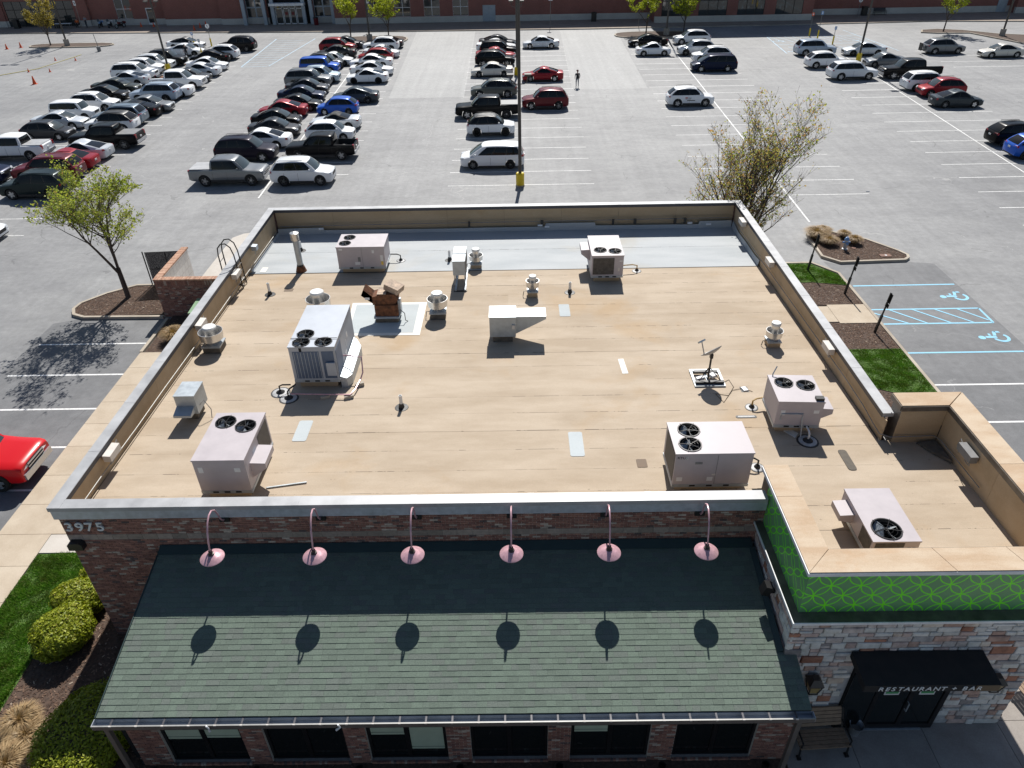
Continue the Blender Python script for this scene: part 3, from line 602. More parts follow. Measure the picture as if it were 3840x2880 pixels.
stones(tw, 6.33, 12.56, .12, 4.47, lambda u, z, o: (u, 10.735-o, z), opening, 250)
stones(tw, 10.68, 13.84, 3.1, 4.47, lambda u, z, o: (6.42-o, 24.52-u, z), lambda a, b, c, d: True, 50)
stones(tw, 10.7, 11.9, .12, 4.4, lambda u, z, o: (12.55+o, u, z), lambda a, b, c, d: True, 0)
# entrance: dark storefront set in the stone opening
ent = thing('entrance', None, None); ent.parent = bld
P(MB().box(8.2,10.8,10.66,10.739,.12,2.62), 'entrance_recess', 'darkhole', ent)
P(MB().box(8.22,8.95,10.62,10.655,.14,2.5), 'sidelight', 'glass', ent)
fr_ = MB()
for a in ((8.93,9.03,.13,2.5),(9.8,9.92,.13,2.5),(10.66,10.78,.13,2.5),(8.95,10.78,2.3,2.5),(9.03,9.8,.13,.33),(9.92,10.66,.13,.33)): fr_.box(a[0],a[1],10.60,10.655,a[2],a[3])
P(fr_, 'door_frame', 'blackmetal', ent)
for x in (9.03, 9.92):
    P(MB().box(x,x+(.77 if x < 9.5 else .74),10.628,10.652,.33,2.3), 'door_glass', 'glass', ent)
    P(MB().box(x+.12,x+.5,10.618,10.626,1.62,1.98), 'notice', 'sticker', ent); P(MB().box(x+.15,x+.47,10.612,10.617,1.68,1.9), 'notice_print', 'posterg', ent)
P(MB().tube([(9.84,10.60,1.02),(9.84,10.53,1.02),(9.84,10.53,1.35),(9.84,10.60,1.35)], .016, 6), 'door_handle', 'galv', ent)
P(MB().box(8.9,10.5,10.55,10.63,.12,.135), 'threshold', 'galv', ent)
aw = thing('awning', None, None); aw.parent = bld
P(MB().xprism([(10.66,3.38),(10.66,3.18),(9.85,3.06),(9.80,3.06),(9.80,3.30)], 7.93, 11.06), 'canopy', 'awning', aw); P(MB().box(10.5,11.05,9.785,9.797,3.07,3.29), 'valance_end', 'brown', aw)
def text(s, size, parent, mat, M4, ext=.012, sx=1., name='lettering', shear=0., bold=0.):
    c = bpy.data.curves.new('txt', 'FONT'); c.body = s; c.size = size; c.extrude = ext; c.shear = shear; c.offset = bold
    o = bpy.data.objects.new('txt', c); col.objects.link(o)
    dg = bpy.context.evaluated_depsgraph_get(); me = bpy.data.meshes.new_from_object(o.evaluated_get(dg)); bpy.data.objects.remove(o); bpy.data.curves.remove(c)
    me.transform(Matrix.Diagonal((sx,1,1,1))); me.transform(M4); me.materials.clear(); me.materials.append(M[mat]); me.name = name
    o = bpy.data.objects.new(name, me); col.objects.link(o); o.parent = parent; return o
UPRIGHT = Matrix.Rotation(R(90), 4, 'X')
def front(x, y, z): return Matrix.Translation((x, y, z)) @ UPRIGHT
x = 8.25
adv = {'R':.155,'E':.135,'S':.14,'T':.145,'A':.16,'U':.165,'N':.17,' ':.09,'+':.15,'B':.155}
for ch in 'RESTAURANT + BAR':
    if ch != ' ': text(ch, .2, aw, 'letter', front(x, 9.788, 3.115), .006, 1.05, 'letter', .12, .0015)
    x += adv[ch]*1.04
for ch, x in zip('3975', (-12.14,-11.86,-11.6,-11.31)): text(ch, .42, fw_, 'letter', front(x, 13.80, 4.575), .02, 1.12, 'numeral', 0, .004)
# brick courses
PITCH = .0677
bricks = []                                                   # (x0,x1,y_face,z0,z1,parent)
def course(x0, x1, yf, z, k, parent, full=.2032):
    x = x0-(full/2 if k % 2 else 0)-.001
    while x < x1-.01:
        a, b = max(x, x0), min(x+full, x1)
        if b-a > .03: bricks.append((a+.005, b-.005, yf, z+.005, z+PITCH-.005, parent))
        x += full
k = 0; z = 4.17+3*PITCH
while z < 5.0: course(-12.24, 6.5, 13.85, z, k, fw_); z += PITCH; k += 1
z = 4.17-PITCH; k = 1
while z > 3.72: course(-12.24, 6.42, 13.85, z, k, fw_); z -= PITCH; k += 1
while z > -.05: course(-12.24, -9.80, 13.85, z, k, fw_); z -= PITCH; k += 1
band = MB(); x = -12.24
while x < 6.45:
    P(MB().box(x+.004, min(x+.402, 6.5), 13.847, 13.87, 4.174, 4.17+3*PITCH-.004), 'band_block', 'bandstone', fw_); x += .4064
# dining bay under the shingle roof
WX = [(-8.97,-6.97),(-6.41,-4.42),(-3.87,-1.89),(-1.29,.63),(1.2,3.17),(3.79,5.78)]
SILL = .2; HEAD = 2.55
bay = MB(); px = -9.75
for a, b in WX: bay.box(px, a, 9.862, 10.1, 0, 3.0); px = b
bay.box(px, 6.66, 9.862, 10.1, 0, 3.0)
for a, b in WX: bay.box(a, b, 9.862, 10.1, 0, SILL-.07); bay.box(a, b, 9.862, 10.1, HEAD, 3.0)
bay.box(-9.75, -9.6, 10.1, 13.862, 0, 3.0); bay.box(6.25, 6.41, 10.1, 10.735, 0, 3.0)
bay = P(bay, 'bay_wall', 'mortar'); px = -9.75; spans = []
for a, b in WX: spans.append((px, a)); px = b
spans.append((px, 6.66)); z = .0; k = 0
while z < 2.95:
    for a, b in spans: course(a, b, 9.85, z, k, bay)
    if z < SILL-.1:
        for a, b in WX: course(a, b, 9.85, z, k, bay)
    z += PITCH; k += 1
for a, b in WX:                                               # rowlock sills
    x = a
    while x < b-.03: bricks.append((x+.004, x+.066, 9.80, SILL-.085, SILL-.01, bay)); x += .0695
bricks.sort(key=lambda q: -(q[1]-q[0])*(q[4]-q[3])/(Vector(((q[0]+q[1])/2, q[2], (q[3]+q[4])/2))-CAMP).length_squared)
restb = {}
brick_me = {}
for i, (a, b, yf, z0, z1, par) in enumerate(bricks):
    o = rnd(-.004, .003); d = .05 if yf < 9.83 else .03
    if i < 300:
        key = (round(b-a, 3), round(z1-z0, 3), d)
        if key not in brick_me:
            t = MB().box(0, b-a, 0, d, 0, z1-z0); me = bpy.data.meshes.new('brick'); me.from_pydata(t.v, [], t.f); me.materials.append(M['brick']); brick_me[key] = me
        inst('brick', brick_me[key], par, (a, yf+o, z0))
    else: restb.setdefault(par.name, (par, MB()))[1].box(a, b, yf+o, yf+d, z0, z1)
for par, mb in restb.values(): tag(mb.build('brickwork', M['brick'], par), kind='stuff')
# windows of the bay
shades = {0: ((.55,.5),), 2: ((.45,),), }
SH = {0:(1.12,1.16), 1:(0,0), 2:(1.22,.55), 3:(0,0), 4:(1.26,0), 5:(0,0)}
for i, (a, b) in enumerate(WX):
    wn = thing('window', None, None); wn.parent = bld; m_ = (a+b)/2; f = MB()
    for q in ((a,a+.07),(m_-.05,m_+.05),(b-.07,b)): f.box(q[0], q[1], 9.93, 9.99, SILL, HEAD)
    f.box(a, b, 9.92, 9.985, SILL, SILL+.07); f.box(a, b, 9.93, 9.99, HEAD-.07, HEAD); f.box(a, b, 9.938, 9.984, 1.55, 1.6)
    P(f, 'frame', 'blackmetal', wn)
    for s, (p0, p1) in enumerate(((a+.07, m_-.05), (m_+.05, b-.07))):
        P(MB().box(p0, p1, 9.966, 9.972, SILL+.07, HEAD-.07), 'pane', 'glass', wn)
        h = SH[i][s]
        if h: P(MB().box(p0+.02, p1-.02, 9.952, 9.958, h, HEAD-.07), 'roller_shade', 'shade', wn); P(MB().box(p0+.02, p1-.02, 9.946, 9.951, h+.1, h+.108), 'shade_hem', 'dkgreen', wn)
P(MB().box(-10.0, 6.6, 9.99, 10.05, .2, 2.6), 'room_dark', 'darkhole')
# shingle roof
RT = (13.85, 3.86); RE = (9.40, 3.01)
sl_ = (RT[1]-RE[1])/(RT[0]-RE[0]); ang = math.atan(sl_); ca, sa = math.cos(ang), math.sin(ang)
slen = math.hypot(RT[0]-RE[0], RT[1]-RE[1])
def sp(x, s, o=0.): return (x, RE[0]+s*ca-o*sa, RE[1]+s*sa+o*ca)          # s up the slope from the eave, o off the deck
sroof = P(MB().hexa([sp(-9.80,0,-.12),sp(6.30,0,-.12),sp(6.30,slen,-.12),sp(-9.80,slen,-.12)], [sp(-9.80,0,0),sp(6.30,0,0),sp(6.30,slen,0),sp(-9.80,slen,0)]), 'shingle_roof', 'shinglebase')
P(MB().hexa([sp(6.30,0,-.12),sp(6.62,0,-.12),sp(6.62,1.33,-.12),sp(6.30,1.33,-.12)], [sp(6.30,0,0),sp(6.62,0,0),sp(6.62,1.33,0),sp(6.30,1.33,0)]), 'eave_return', 'shinglebase', sroof)
EX = .1432; sh = []; s = 0; row = 0
while s < slen-.02:
    x1m = 6.63 if s < 1.3 else 6.30; x = -9.815-rnd(0, .15)
    while x < x1m-.02:
        wd = rnd(.14, .36); a, b = max(x, -9.815), min(x+wd, x1m)
        if b-a > .02: sh.append((a, b, s, min(s+EX+.02, slen), random.choice((.005,.006,.009))))
        x += wd
    s += EX; row += 1
sh.sort(key=lambda q: -(q[1]-q[0])/(Vector(sp((q[0]+q[1])/2, q[2]))-CAMP).length_squared*(0 if q[2]+EX > slen*.98 else 1))
rest = MB()
for i, (a, b, s0, s1, th) in enumerate(sh):
    mb = MB() if i < 300 else rest; g = .0015; jj = rnd(-.0015, .0015)
    mb.hexa([sp(a+g,s0+jj,-.004),sp(b-g,s0+jj,-.004),sp(b-g,s1,-.004),sp(a+g,s1,-.004)], [sp(a+g,s0+jj,th+.008),sp(b-g,s0+jj,th+.008),sp(b-g,s1,.004),sp(a+g,s1,.004)])
    if i < 300: mb.build('shingle', M['shingle'], sroof)
tag(rest.build('shingles', M['shingle'], sroof), kind='stuff')
P(MB().hexa([sp(-9.82,slen-.26,.02),sp(6.28,slen-.26,.02),sp(6.28,slen-.003,.02),sp(-9.82,slen-.003,.02)], [sp(-9.82,slen-.26,.032),sp(6.28,slen-.26,.032),sp(6.28,slen-.003,.10),sp(-9.82,slen-.003,.10)]), 'wall_flashing', 'dkgreen', sroof)
P(MB().hexa([sp(6.18,1.36,.03),sp(6.31,1.36,.03),sp(6.31,slen-.3,.03),sp(6.18,slen-.3,.03)], [sp(6.20,1.36,.05),sp(6.31,1.36,.12),sp(6.31,slen-.3,.12),sp(6.20,slen-.3,.05)]), 'side_flashing', 'dkgreen', sroof)
P(MB().hexa([sp(-9.845,0,-.12),sp(-9.818,0,-.12),sp(-9.818,slen,-.12),sp(-9.845,slen,-.12)], [sp(-9.845,0,.03),sp(-9.818,0,.03),sp(-9.818,slen,.03),sp(-9.845,slen,.03)]), 'rake_trim', 'dkgreen', sroof)
P(MB().box(-9.9,6.6,9.42,9.86,2.82,2.85), 'soffit', 'gutter', sroof)
gt = thing('gutter', None, None); gt.parent = bld
gz_ = 2.975
P(MB().xprism([(9.392,gz_),(9.392,gz_-.13),(9.23,gz_-.13),(9.215,gz_),(9.228,gz_),(9.242,gz_-.118),(9.38,gz_-.118),(9.38,gz_)], -9.85, 6.65), 'trough', 'gutterin', gt)
P(MB().box(-9.85,6.65,9.200,9.213,gz_-.14,gz_+.003), 'gutter_front', 'gutter', gt); P(MB().box(-9.86,6.66,9.196,9.228,gz_+.004,gz_+.012), 'gutter_lip', 'conduit', gt)
P(MB().box(-9.865,-9.851,9.21,9.39,gz_-.135,gz_+.002), 'end_cap', 'rtu_blue', gt); P(MB().box(6.651,6.665,9.21,9.39,gz_-.135,gz_+.002), 'end_cap', 'rtu_blue', gt)
x = -9.42
while x < 6.6: P(MB().box(x-.022,x+.022,9.198,9.44,gz_+.013,gz_+.02), 'gutter_strap', 'copingdark', gt); P(MB().box(x-.03,x+.03,9.188,9.214,gz_-.01,gz_+.028), 'strap_clip', 'ltbox', gt); x += .602
for x in (-9.62, 6.36): P(MB().box(x-.055,x+.055,9.26,9.37,0.05,gz_-.131), 'downpipe', 'gutter', bld)
# gooseneck lamps over the shingle roof
GX = [-7.76,-5.17,-2.70,-.21,2.24,4.68]
nth = ['leftmost','second from the left','third from the left','third from the right','second from the right','rightmost']
for i, gx_ in enumerate(GX):
    L = thing('gooseneck_lamp', f'copper-pink gooseneck lamp above the shingle roof, {nth[i]} of six', 'wall lamp', (gx_, 12.6, 4.87), 0, 'gooseneck lamps over the front roof')
    mx = [-.05,-.08,-.01,.01,.03,.08][i]
    arm = [(mx, 1.2, .06)]+[(mx*(1-t), 1.22-.0-1.22*t, .06+.86*math.sin(min(1, t*1.02)*math.pi*.72)**.9+.0) for t in [k/14 for k in range(1, 14)]]+[(0,.0,.28),(0,0,.1)]
    arm = [(mx,1.25,.08),(mx,1.12,.1),(mx*.95,1.02,.25),(mx*.9,.95,.5),(mx*.8,.86,.72),(mx*.65,.7,.86),(mx*.5,.52,.88),(mx*.3,.33,.8),(mx*.15,.17,.62),(0,.06,.4),(0,0,.2),(0,0,.1)]
    P(MB().tube(arm, .022, 8), 'arm', 'pink', L, smooth=True)
    P(MB().cbox((mx,1.205,.07), (.26,.08,.16)), 'mount_box', 'black', L)
    P(MB().lathe([(.045,.16),(.05,.08),(.075,.07),(.08,.0),(.085,-.0)], 14), 'neck', 'bronze', L, smooth=True)
    P(MB().lathe([(.08,.035),(.15,.0),(.285,-.06),(.30,-.075),(.30,-.085),(.28,-.07),(.1,-.02),(.0,-.01)], 28), 'lamp_shade', 'pink', L, smooth=True)
# wall pack, speaker, lanterns
o = P(MB().yprism([(-12.23,3.95),(-11.83,3.95),(-11.83,4.14),(-11.9,4.2),(-12.16,4.2),(-12.23,4.14)], 13.66, 13.845), 'wall_pack_light', 'black', None); tag(o, 'dark wall light under the house number on the brick front', 'wall light')
o = P(MB().cbox((6.14,12.0,4.08), (.2,.24,.3), Matrix.Rotation(R(18),3,'Y')), 'floodlight', 'black', None); tag(o, 'black floodlight on the stone tower side above the shingle roof', 'floodlight')
P(MB().box(6.2,6.36,11.95,12.05,3.95,4.05), 'bracket', 'black', o)
for lx, lab in ((7.2,'brass lantern on the stone wall left of the entrance awning'), (11.65,'brass lantern on the stone wall at the right end of the awning')):
    L = thing('wall_lantern', lab, 'lantern', (lx,10.5,2.05)); f = MB()
    for sx_ in (-1,1):
        for sy in (-1,1): f.tube([(sx_*.10,sy*.10,0),(sx_*.155,sy*.155,.36)], .014, 4)
    for z, r_ in ((0,.11),(.36,.165)):
        for s_ in (-1,1): f.box(-r_,r_,s_*r_-.012,s_*r_+.012,z-.012,z+.012); f.box(s_*r_-.012,s_*r_+.012,-r_,r_,z-.012,z+.012)
    f.box(-.05,.05,.1,.24,.1,.3)
    P(f, 'cage', 'black', L); P(MB().hexa([(-.09,-.09,.01),(.09,-.09,.01),(.09,.09,.01),(-.09,.09,.01)],[(-.14,-.14,.35),(.14,-.14,.35),(.14,.14,.35),(-.14,.14,.35)]), 'glass', 'lampglass', L)
    P(MB().hexa([(-.18,-.18,.37),(.18,-.18,.37),(.18,.18,.37),(-.18,.18,.37)],[(-.08,-.08,.52),(.08,-.08,.52),(.08,.08,.52),(-.08,.08,.52)]), 'cap', 'bronze', L)
for i, x in enumerate((-9.3,-6.72,-4.12,-1.58,.92,3.5,6.1)):
    L = thing('pier_uplight', 'black ground uplight at the foot of the brick pier, '+('leftmost','second from the left','third from the left','middle one of seven','third from the right','second from the right','rightmost')[i], 'uplight', (x,9.55,.075), 0, 'uplights at the brick piers')
    P(MB().lathe([(0,0),(.05,0),(.05,.12),(.09,.16),(.10,.32),(.085,.32),(.07,.2),(0,.2)], 12), 'housing', 'black', L, smooth=True)
# ================================================================ ROOFTOP EQUIPMENT
def lid_with_holes(mb, x0, x1, y0, y1, z, fans, seg=28):
    xs = sorted({x0, x1, *[c for f in fans for c in (f[0]-f[2]*1.08, f[0]+f[2]*1.08)]}); ys = sorted({y0, y1, *[c for f in fans for c in (f[1]-f[2]*1.08, f[1]+f[2]*1.08)]})
    for i in range(len(xs)-1):
        for j in range(len(ys)-1):
            cx, cy = (xs[i]+xs[i+1])/2, (ys[j]+ys[j+1])/2
            if any(abs(cx-f[0]) < f[2]*1.08 and abs(cy-f[1]) < f[2]*1.08 for f in fans): continue
            mb.add([(xs[i],ys[j],z),(xs[i+1],ys[j],z),(xs[i+1],ys[j+1],z),(xs[i],ys[j+1],z)], [(0,1,2,3)])
    for (cx, cy, r) in fans:
        V = []; F = []; q = r*1.08
        for k in range(seg):
            t = 2*math.pi*(k+.5)/seg; c, s = math.cos(t), math.sin(t); m = max(abs(c), abs(s))
            V += [(cx+c*r, cy+s*r, z), (cx+c/m*q, cy+s/m*q, z)]
        for k in range(seg): a, b = 2*k, 2*((k+1) % seg); F.append((a, a+1, b+1, b))
        mb.add(V, F)
        for k in range(4):                                    # square corners
            t = [(45+90*k)]; sx_, sy_ = (1,1,-1,-1)[k], (1,-1,-1,1)[k]
            near = sorted(range(seg), key=lambda kk: (V[2*kk+1][0]-(cx+sx_*q))**2+(V[2*kk+1][1]-(cy+sy_*q))**2)[:2]
            a, b = sorted(near)
            P3 = [V[2*a+1], V[2*b+1], (cx+sx_*q, cy+sy_*q, z)]
            n_ = (Vector(P3[1])-Vector(P3[0])).cross(Vector(P3[2])-Vector(P3[0])).z
            mb.add(P3, [(0,1,2) if n_ > 0 else (0,2,1)])
    return mb
def fan_in(root, cx, cy, z, r, blades=4, mat='blackmetal'):
    f = thing('fan', None, None); f.parent = root; f.location = (cx, cy, z); a0 = rnd(0, 90)
    MB().lathe([(r,.0),(r,-.28),(0,-.28)], 28).build('shroud', M['darkhole'], f, smooth=True)
    MB().lathe([(r+.025,.0),(r+.025,.02),(r-.005,.02),(r-.005,-.05)], 28).build('rim', M['blackmetal'], f, smooth=True)
    for k in range(blades):
        a = R(a0+k*360/blades); ca_, sa_ = math.cos(a), math.sin(a); mb = MB(); V = []
        for rr, wd in ((.16*r,.25*r), (.6*r,.52*r), (.93*r,.62*r)):
            for s in (-.5, .5):
                V.append((rr*ca_-s*wd*sa_, rr*sa_+s*wd*ca_, -.10-s*.16))
        mb.add(V, [(0,1,3,2),(2,3,5,4),(1,0,2,3),(3,2,4,5)]); mb.build('blade', M['galv'] if mat != 'black' else M['blackmetal'], f)
    MB().lathe([(0,-.0),(.17*r,-.0),(.19*r,-.03),(.19*r,-.16),(0,-.16)], 12).build('motor', M['blackmetal'], f, smooth=True)
    g = MB()
    for k in range(5): t = R(a0+18+72*k); g.tube([(0,0,.012),(math.cos(t)*(r+.04),math.sin(t)*(r+.04),.026)], .008, 4)
    for rr in (.45, .75): g.tube([(math.cos(t)*r*rr, math.sin(t)*r*rr, .016) for t in [2*math.pi*q/20 for q in range(21)]], .0035, 3)
    g.build('guard', M['blackmetal'], f)
def rtu(label, x0, x1, y0, y1, zt, fans, body='rtu', coil=(), curb=.3, hood=None, stick=(), seams=(), group='rooftop air conditioners', tilt=0):
    yc = (y0+y1)/2; zb = zr(yc); t = thing('rooftop_unit', label, 'air conditioner', ((x0+x1)/2, yc, zb), tilt, group)
    hx, hy = (x1-x0)/2, (y1-y0)/2; h = zt-zb; zc = curb
    P(MB().box(-hx+.12,hx-.12,-hy+.14,hy-.14,-.03,zc-.055), 'curb', 'tanwall', t)
    P(MB().box(-hx-.01,hx+.01,-hy-.01,hy+.01,zc-.05,zc+.05), 'base_rail', 'galv', t)
    for sx_ in (-.55,-.1,.35):
        P(MB().box(sx_*hx, sx_*hx+.16, -hy-.014, -hy-.0105, zc-.025, zc+.03), 'fork_slot', 'darkhole', t)
    mb = MB(); z0, z1 = zc+.05, h-.0
    for q in ([(-hx,-hy),(hx,-hy)],[(hx,-hy),(hx,hy)],[(hx,hy),(-hx,hy)],[(-hx,hy),(-hx,-hy)]):
        (a, b), (c, d) = q; mb.add([(a,b,z0),(c,d,z0),(c,d,z1-.02),(a,b,z1-.02)], [(0,1,2,3)])
    P(mb, 'cabinet', body, t)
    lid = MB(); e = .018; lid_with_holes(lid, -hx-e, hx+e, -hy-e, hy+e, z1, fans)
    for q in ([(-hx-e,-hy-e),(hx+e,-hy-e)],[(hx+e,-hy-e),(hx+e,hy+e)],[(hx+e,hy+e),(-hx-e,hy+e)],[(-hx-e,hy+e),(-hx-e,-hy-e)]):
        (a, b), (c, d) = q; lid.add([(a,b,z1-.045),(c,d,z1-.045),(c,d,z1),(a,b,z1)], [(0,1,2,3)])
    P(lid, 'top_panel', body, t)
    for f in fans: fan_in(t, f[0], f[1], z1, f[2])
    for side, a, b, c, d, mt in coil:                        # coil panel: side, along range, height range
        if side == 'f': P(MB().box(a, b, -hy-.012, -hy-.002, z0+c, z0+d), 'coil', mt, t)
        if side == 'r': P(MB().box(hx+.002, hx+.012, a, b, z0+c, z0+d), 'coil', mt, t)
        if side == 'l': P(MB().box(-hx-.012, -hx-.002, a, b, z0+c, z0+d), 'coil', mt, t)
    for s_ in seams: P(MB().box(s_-.006, s_+.006, -hy-.006, -hy-.001, z0, z1-.05), 'panel_seam', 'ltboxgrey', t)
    if hood:                                                  # (side, y0, y1, z0, z1, depth)
        sd_, a, b, c, d, dp = hood; s_ = 1 if sd_ == 'r' else -1
        P(MB().yprism([(s_*hx,c),(s_*(hx+dp),d-.18),(s_*(hx+dp),d),(s_*hx,d+.02)][::s_], a, b), 'intake_hood', body, t)
    for (side, a, z_, w_, h_, mt) in stick:
        if side == 'f': P(MB().box(a, a+w_, -hy-.005, -hy-.002, z_, z_+h_), 'label_plate', mt, t)
        if side == 'r': P(MB().box(hx+.002, hx+.005, a, a+w_, z_, z_+h_), 'label_plate', mt, t)
    return t
rtu('pinkish-grey two-fan rooftop unit on the grey strip beside the flue', -7.9,-5.8,29.7,31.1,5.6, [(-.62,.33,.24),(-.72,-.3,.24)], stick=[('f',-.95,1.15,.16,.08,'sticker'),('f',.5,1.0,.1,.14,'sticker'),('f',.85,.62,.12,.28,'sticker'),('f',.86,.44,.1,.16,'yellowtag'),('f',-.15,.6,.12,.22,'ltboxgrey'),('f',-.3,.45,.22,.14,'sticker')], seams=(.05,), coil=[('l',-.6,.6,.05,.75,'coil')])
rtu('boxy rooftop unit with dirty front coil and two fans, on the grey strip at right', 3.25,4.6,28.4,30.5,5.6, [(-.28,-.5,.26),(.34,-.62,.26)], coil=[('f',-.62,.28,.06,.82,'coil')], hood=('l',-.1,.75,.62,1.12,.38), stick=[('f',.5,1.0,.14,.05,'sticker'),('f',.45,.55,.08,.16,'ltbox')])
big = rtu('largest rooftop unit with three fans and blue-grey coil front, left middle of the roof', -7.56,-6.03,20.4,23.25,6.2, [(-.35,-.62,.27),(-.38,-1.16,.27),(.36,-1.14,.27)], body='rtu_blue', curb=.35,
    coil=[('f',-.66,.22,.06,1.12,'coil_blue'),('f',.3,.7,.06,1.12,'coil_blue'),('r',-1.38,-.62,.06,1.12,'coil_blue')], stick=[('f',.42,1.02,.3,.16,'sticker'),('r',-.2,.5,.25,.2,'sticker'),('r',.3,1.0,.14,.2,'sticker'),('r',.1,.75,.03,.3,'white')])
for k in range(8): P(MB().box(-.62+k*.115,-.607+k*.115,-1.445,-1.438,.46,1.5), 'coil_guard', 'galv', big)
P(MB().box(.42,.72,-1.53,-1.447,.62,1.12), 'control_box', 'rtu_blue', big); P(MB().box(-.78,.78,-.95,-.93,1.745,1.76), 'lid_joint', 'copingdark', big)
P(MB().prism([(.79,1.2),(.92,1.1),(1.12,.75),(1.12,-1.1),(1.0,-1.4),(.79,-1.4)], .02, lambda x, y: .5-.35*(x-.79)), 'side_duct', 'galv', big)
rtu('pale rooftop unit with two fans, nearest the house number corner', -8.78,-7.38,14.87,16.97,6.07, [(-.3,.62,.27),(.33,.42,.27)], coil=[('r',.1,.95,.1,.95,'coil')], hood=('r',-.75,.05,.55,1.05,.42), stick=[('f',-.6,1.0,.13,.2,'sticker'),('f',.38,1.02,.16,.14,'sticker'),('r',-.4,1.0,.25,.2,'rtu_blue')], seams=())
u3 = rtu('wide rooftop unit marked with stick-on lettering, in front of the green tower parapet', 4.23,6.32,14.92,16.28,6.03, [(-.52,.33,.29),(-.6,-.3,.29)], curb=.25, coil=[('l',-.62,.5,.08,1.0,'coil')], stick=[('f',-.95,.42,.16,.14,'sticker'),('f',.0,.62,.12,.06,'ltbox'),('f',-.5,1.02,.2,.08,'ltboxgrey'),('f',-.12,.42,.16,.14,'sticker')], seams=(.1,))
text('RTU', .11, u3, 'black', front(-1.0, -.684, 1.21), .002, 1.1, 'lettering'); P(MB().box(-.78,-.71,-.6845,-.682,1.2,1.29), 'number_plate', 'sticker', u3); text('3', .1, u3, 'black', front(-.775, -.686, 1.21), .001, 1, 'lettering')
ur = rtu('pale two-fan rooftop unit beside the satellite dish', 7.85,9.2,17.5,18.9,5.8, [(-.3,.28,.26),(.33,.16,.26)], hood=('r',-.5,.15,.42,.82,.4), stick=[('f',-.55,.72,.13,.18,'sticker'),('f',.42,.8,.16,.12,'sticker')], tilt=R(-3))
P(MB().box(.42,.66,-.66,-.5,1.212,1.32), 'sensor_box', 'black', ur)
P(MB().tube([(-.52,-.715,.55),(-.52,-.715,.78),(.12,-.715,.78),(.12,-.715,.6),(.14,-.8,.3),(.14,-.9,.02)], .022, 6), 'gas_pipe', 'galv', ur)
P(MB().tube([(-.55,.62,1.2),(-.55,.66,1.3),(-.42,.8,1.5)], .02, 5), 'antenna_arm', 'galv', ur)
ut = rtu('rooftop unit with one large fan inside the green tower parapet', 8.52,9.66,12.2,14.03,5.5, [(-.1,-.52,.34)], curb=.2, coil=[('f',-.5,.2,.0,.5,'coil'),('l',-.85,-.3,.05,.5,'coil')], hood=('l',.15,.7,.35,.62,.36), stick=[('f',.3,.2,.08,.4,'ltboxgrey'),('f',.42,.2,.08,.4,'ltboxgrey')])
for k in range(4): P(MB().cbox((-.1+.07*k,.25-.02*k,.8),(.025,.62,.025),Matrix.Rotation(R(8+5*k),3,'Z')), 'loose_bracket', 'white' if k > 1 else 'galv', ut)
# make-up air boxes
def mau(label, x0, x1, y0, y1, zt, curb=.3):
    zb = zr((y0+y1)/2); t = thing('makeup_air_unit', label, 'air unit', ((x0+x1)/2, (y0+y1)/2, zb)); hx, hy, h = (x1-x0)/2, (y1-y0)/2, zt-zb
    P(MB().box(-hx+.12,hx-.12,-hy+.12,hy-.12,-.03,curb), 'curb', 'darkpatch', t); P(MB().box(-hx,hx,-hy,hy,curb+.001,h-.03), 'cabinet', 'galv', t); P(MB().box(-hx-.015,hx+.015,-hy-.015,hy+.015,h-.029,h), 'top_panel', 'galv', t)
    return t, hx, hy, h
t, hx, hy, h = mau('silver metal air box with a long wedge duct to its right, middle of the roof', -1.0,-.03,23.27,24.13,5.58)
P(MB().yprism([(hx+.002,h-.06),(hx+.002,.36),(hx+1.12,h-.18),(hx+1.12,h-.06)][::-1], -hy+.12, hy-.08), 'wedge_duct', 'galv', t); P(MB().box(hx-.14,hx-.04,-hy-.07,-hy-.001,.66,.82), 'switch_box', 'ltbox', t)
t, hx, hy, h = mau('small silver air box with drooping front hood near the left parapet', -10.84,-10.2,18.6,19.4,5.55)
P(MB().xprism([(-hy-.001,.60),(-hy-.001,.40),(-hy-.38,.42),(-hy-.38,.5)][::-1], -hx, hx*.75), 'intake_hood', 'galv', t)
P(MB().tube([(hx,-.2,.5),(hx+.12,-.1,.62),(hx+.3,-.15,.3),(hx+.32,-.3,.05)], .014, 5), 'flex_conduit', 'conduit', t)
# exhaust fans
def upblast(label, x, y, rim, rimh, toph, big=True, base='alu'):
    t = thing('exhaust_fan', label, 'exhaust fan', (x, y, zr(y)), 0, 'rooftop exhaust fans'); r = rim/2
    b = r*.72; P(MB().box(-b,b,-b,b,-.03,rimh*.32), 'curb', 'darkpatch' if big else 'tanwall', t); P(MB().box(-b-.03,b+.03,-b-.03,b+.03,rimh*.32+.001,rimh*.38), 'curb_cap', 'galv', t)
    P(MB().lathe([(b*.75,rimh*.38),(b*.8,rimh*.5),(r*.93,rimh*.62),(r*.98,rimh*.98),(r,rimh),(r-.02,rimh),(r-.035,rimh*.95),(r*.86,rimh*.66),(r*.5,rimh*.6)], 28), 'bowl', 'alu', t, smooth=True, sharp=50)
    P(MB().lathe([(r*.42,rimh*.6),(r*.5,rimh*.72),(r*.50,toph-.1)], 24), 'windband', 'alu', t, smooth=True)
    P(MB().lathe([(r*.50,toph-.11),(r*.56,toph-.10),(r*.56,toph-.03),(r*.5,toph),(0,toph+.012)], 24), 'motor_cap', 'aluwhite', t, smooth=True)
    P(MB().tube([(-b-.02,-b*.3,rimh*.35),(-b-.16,-b*.3,rimh*.35),(-b-.2,-b*.4,.03)], .016, 5), 'conduit', 'black', t)
    return t
upblast('large bowl-shaped exhaust fan beside the left parapet', -11.3,23.15,.88,.8,1.0)
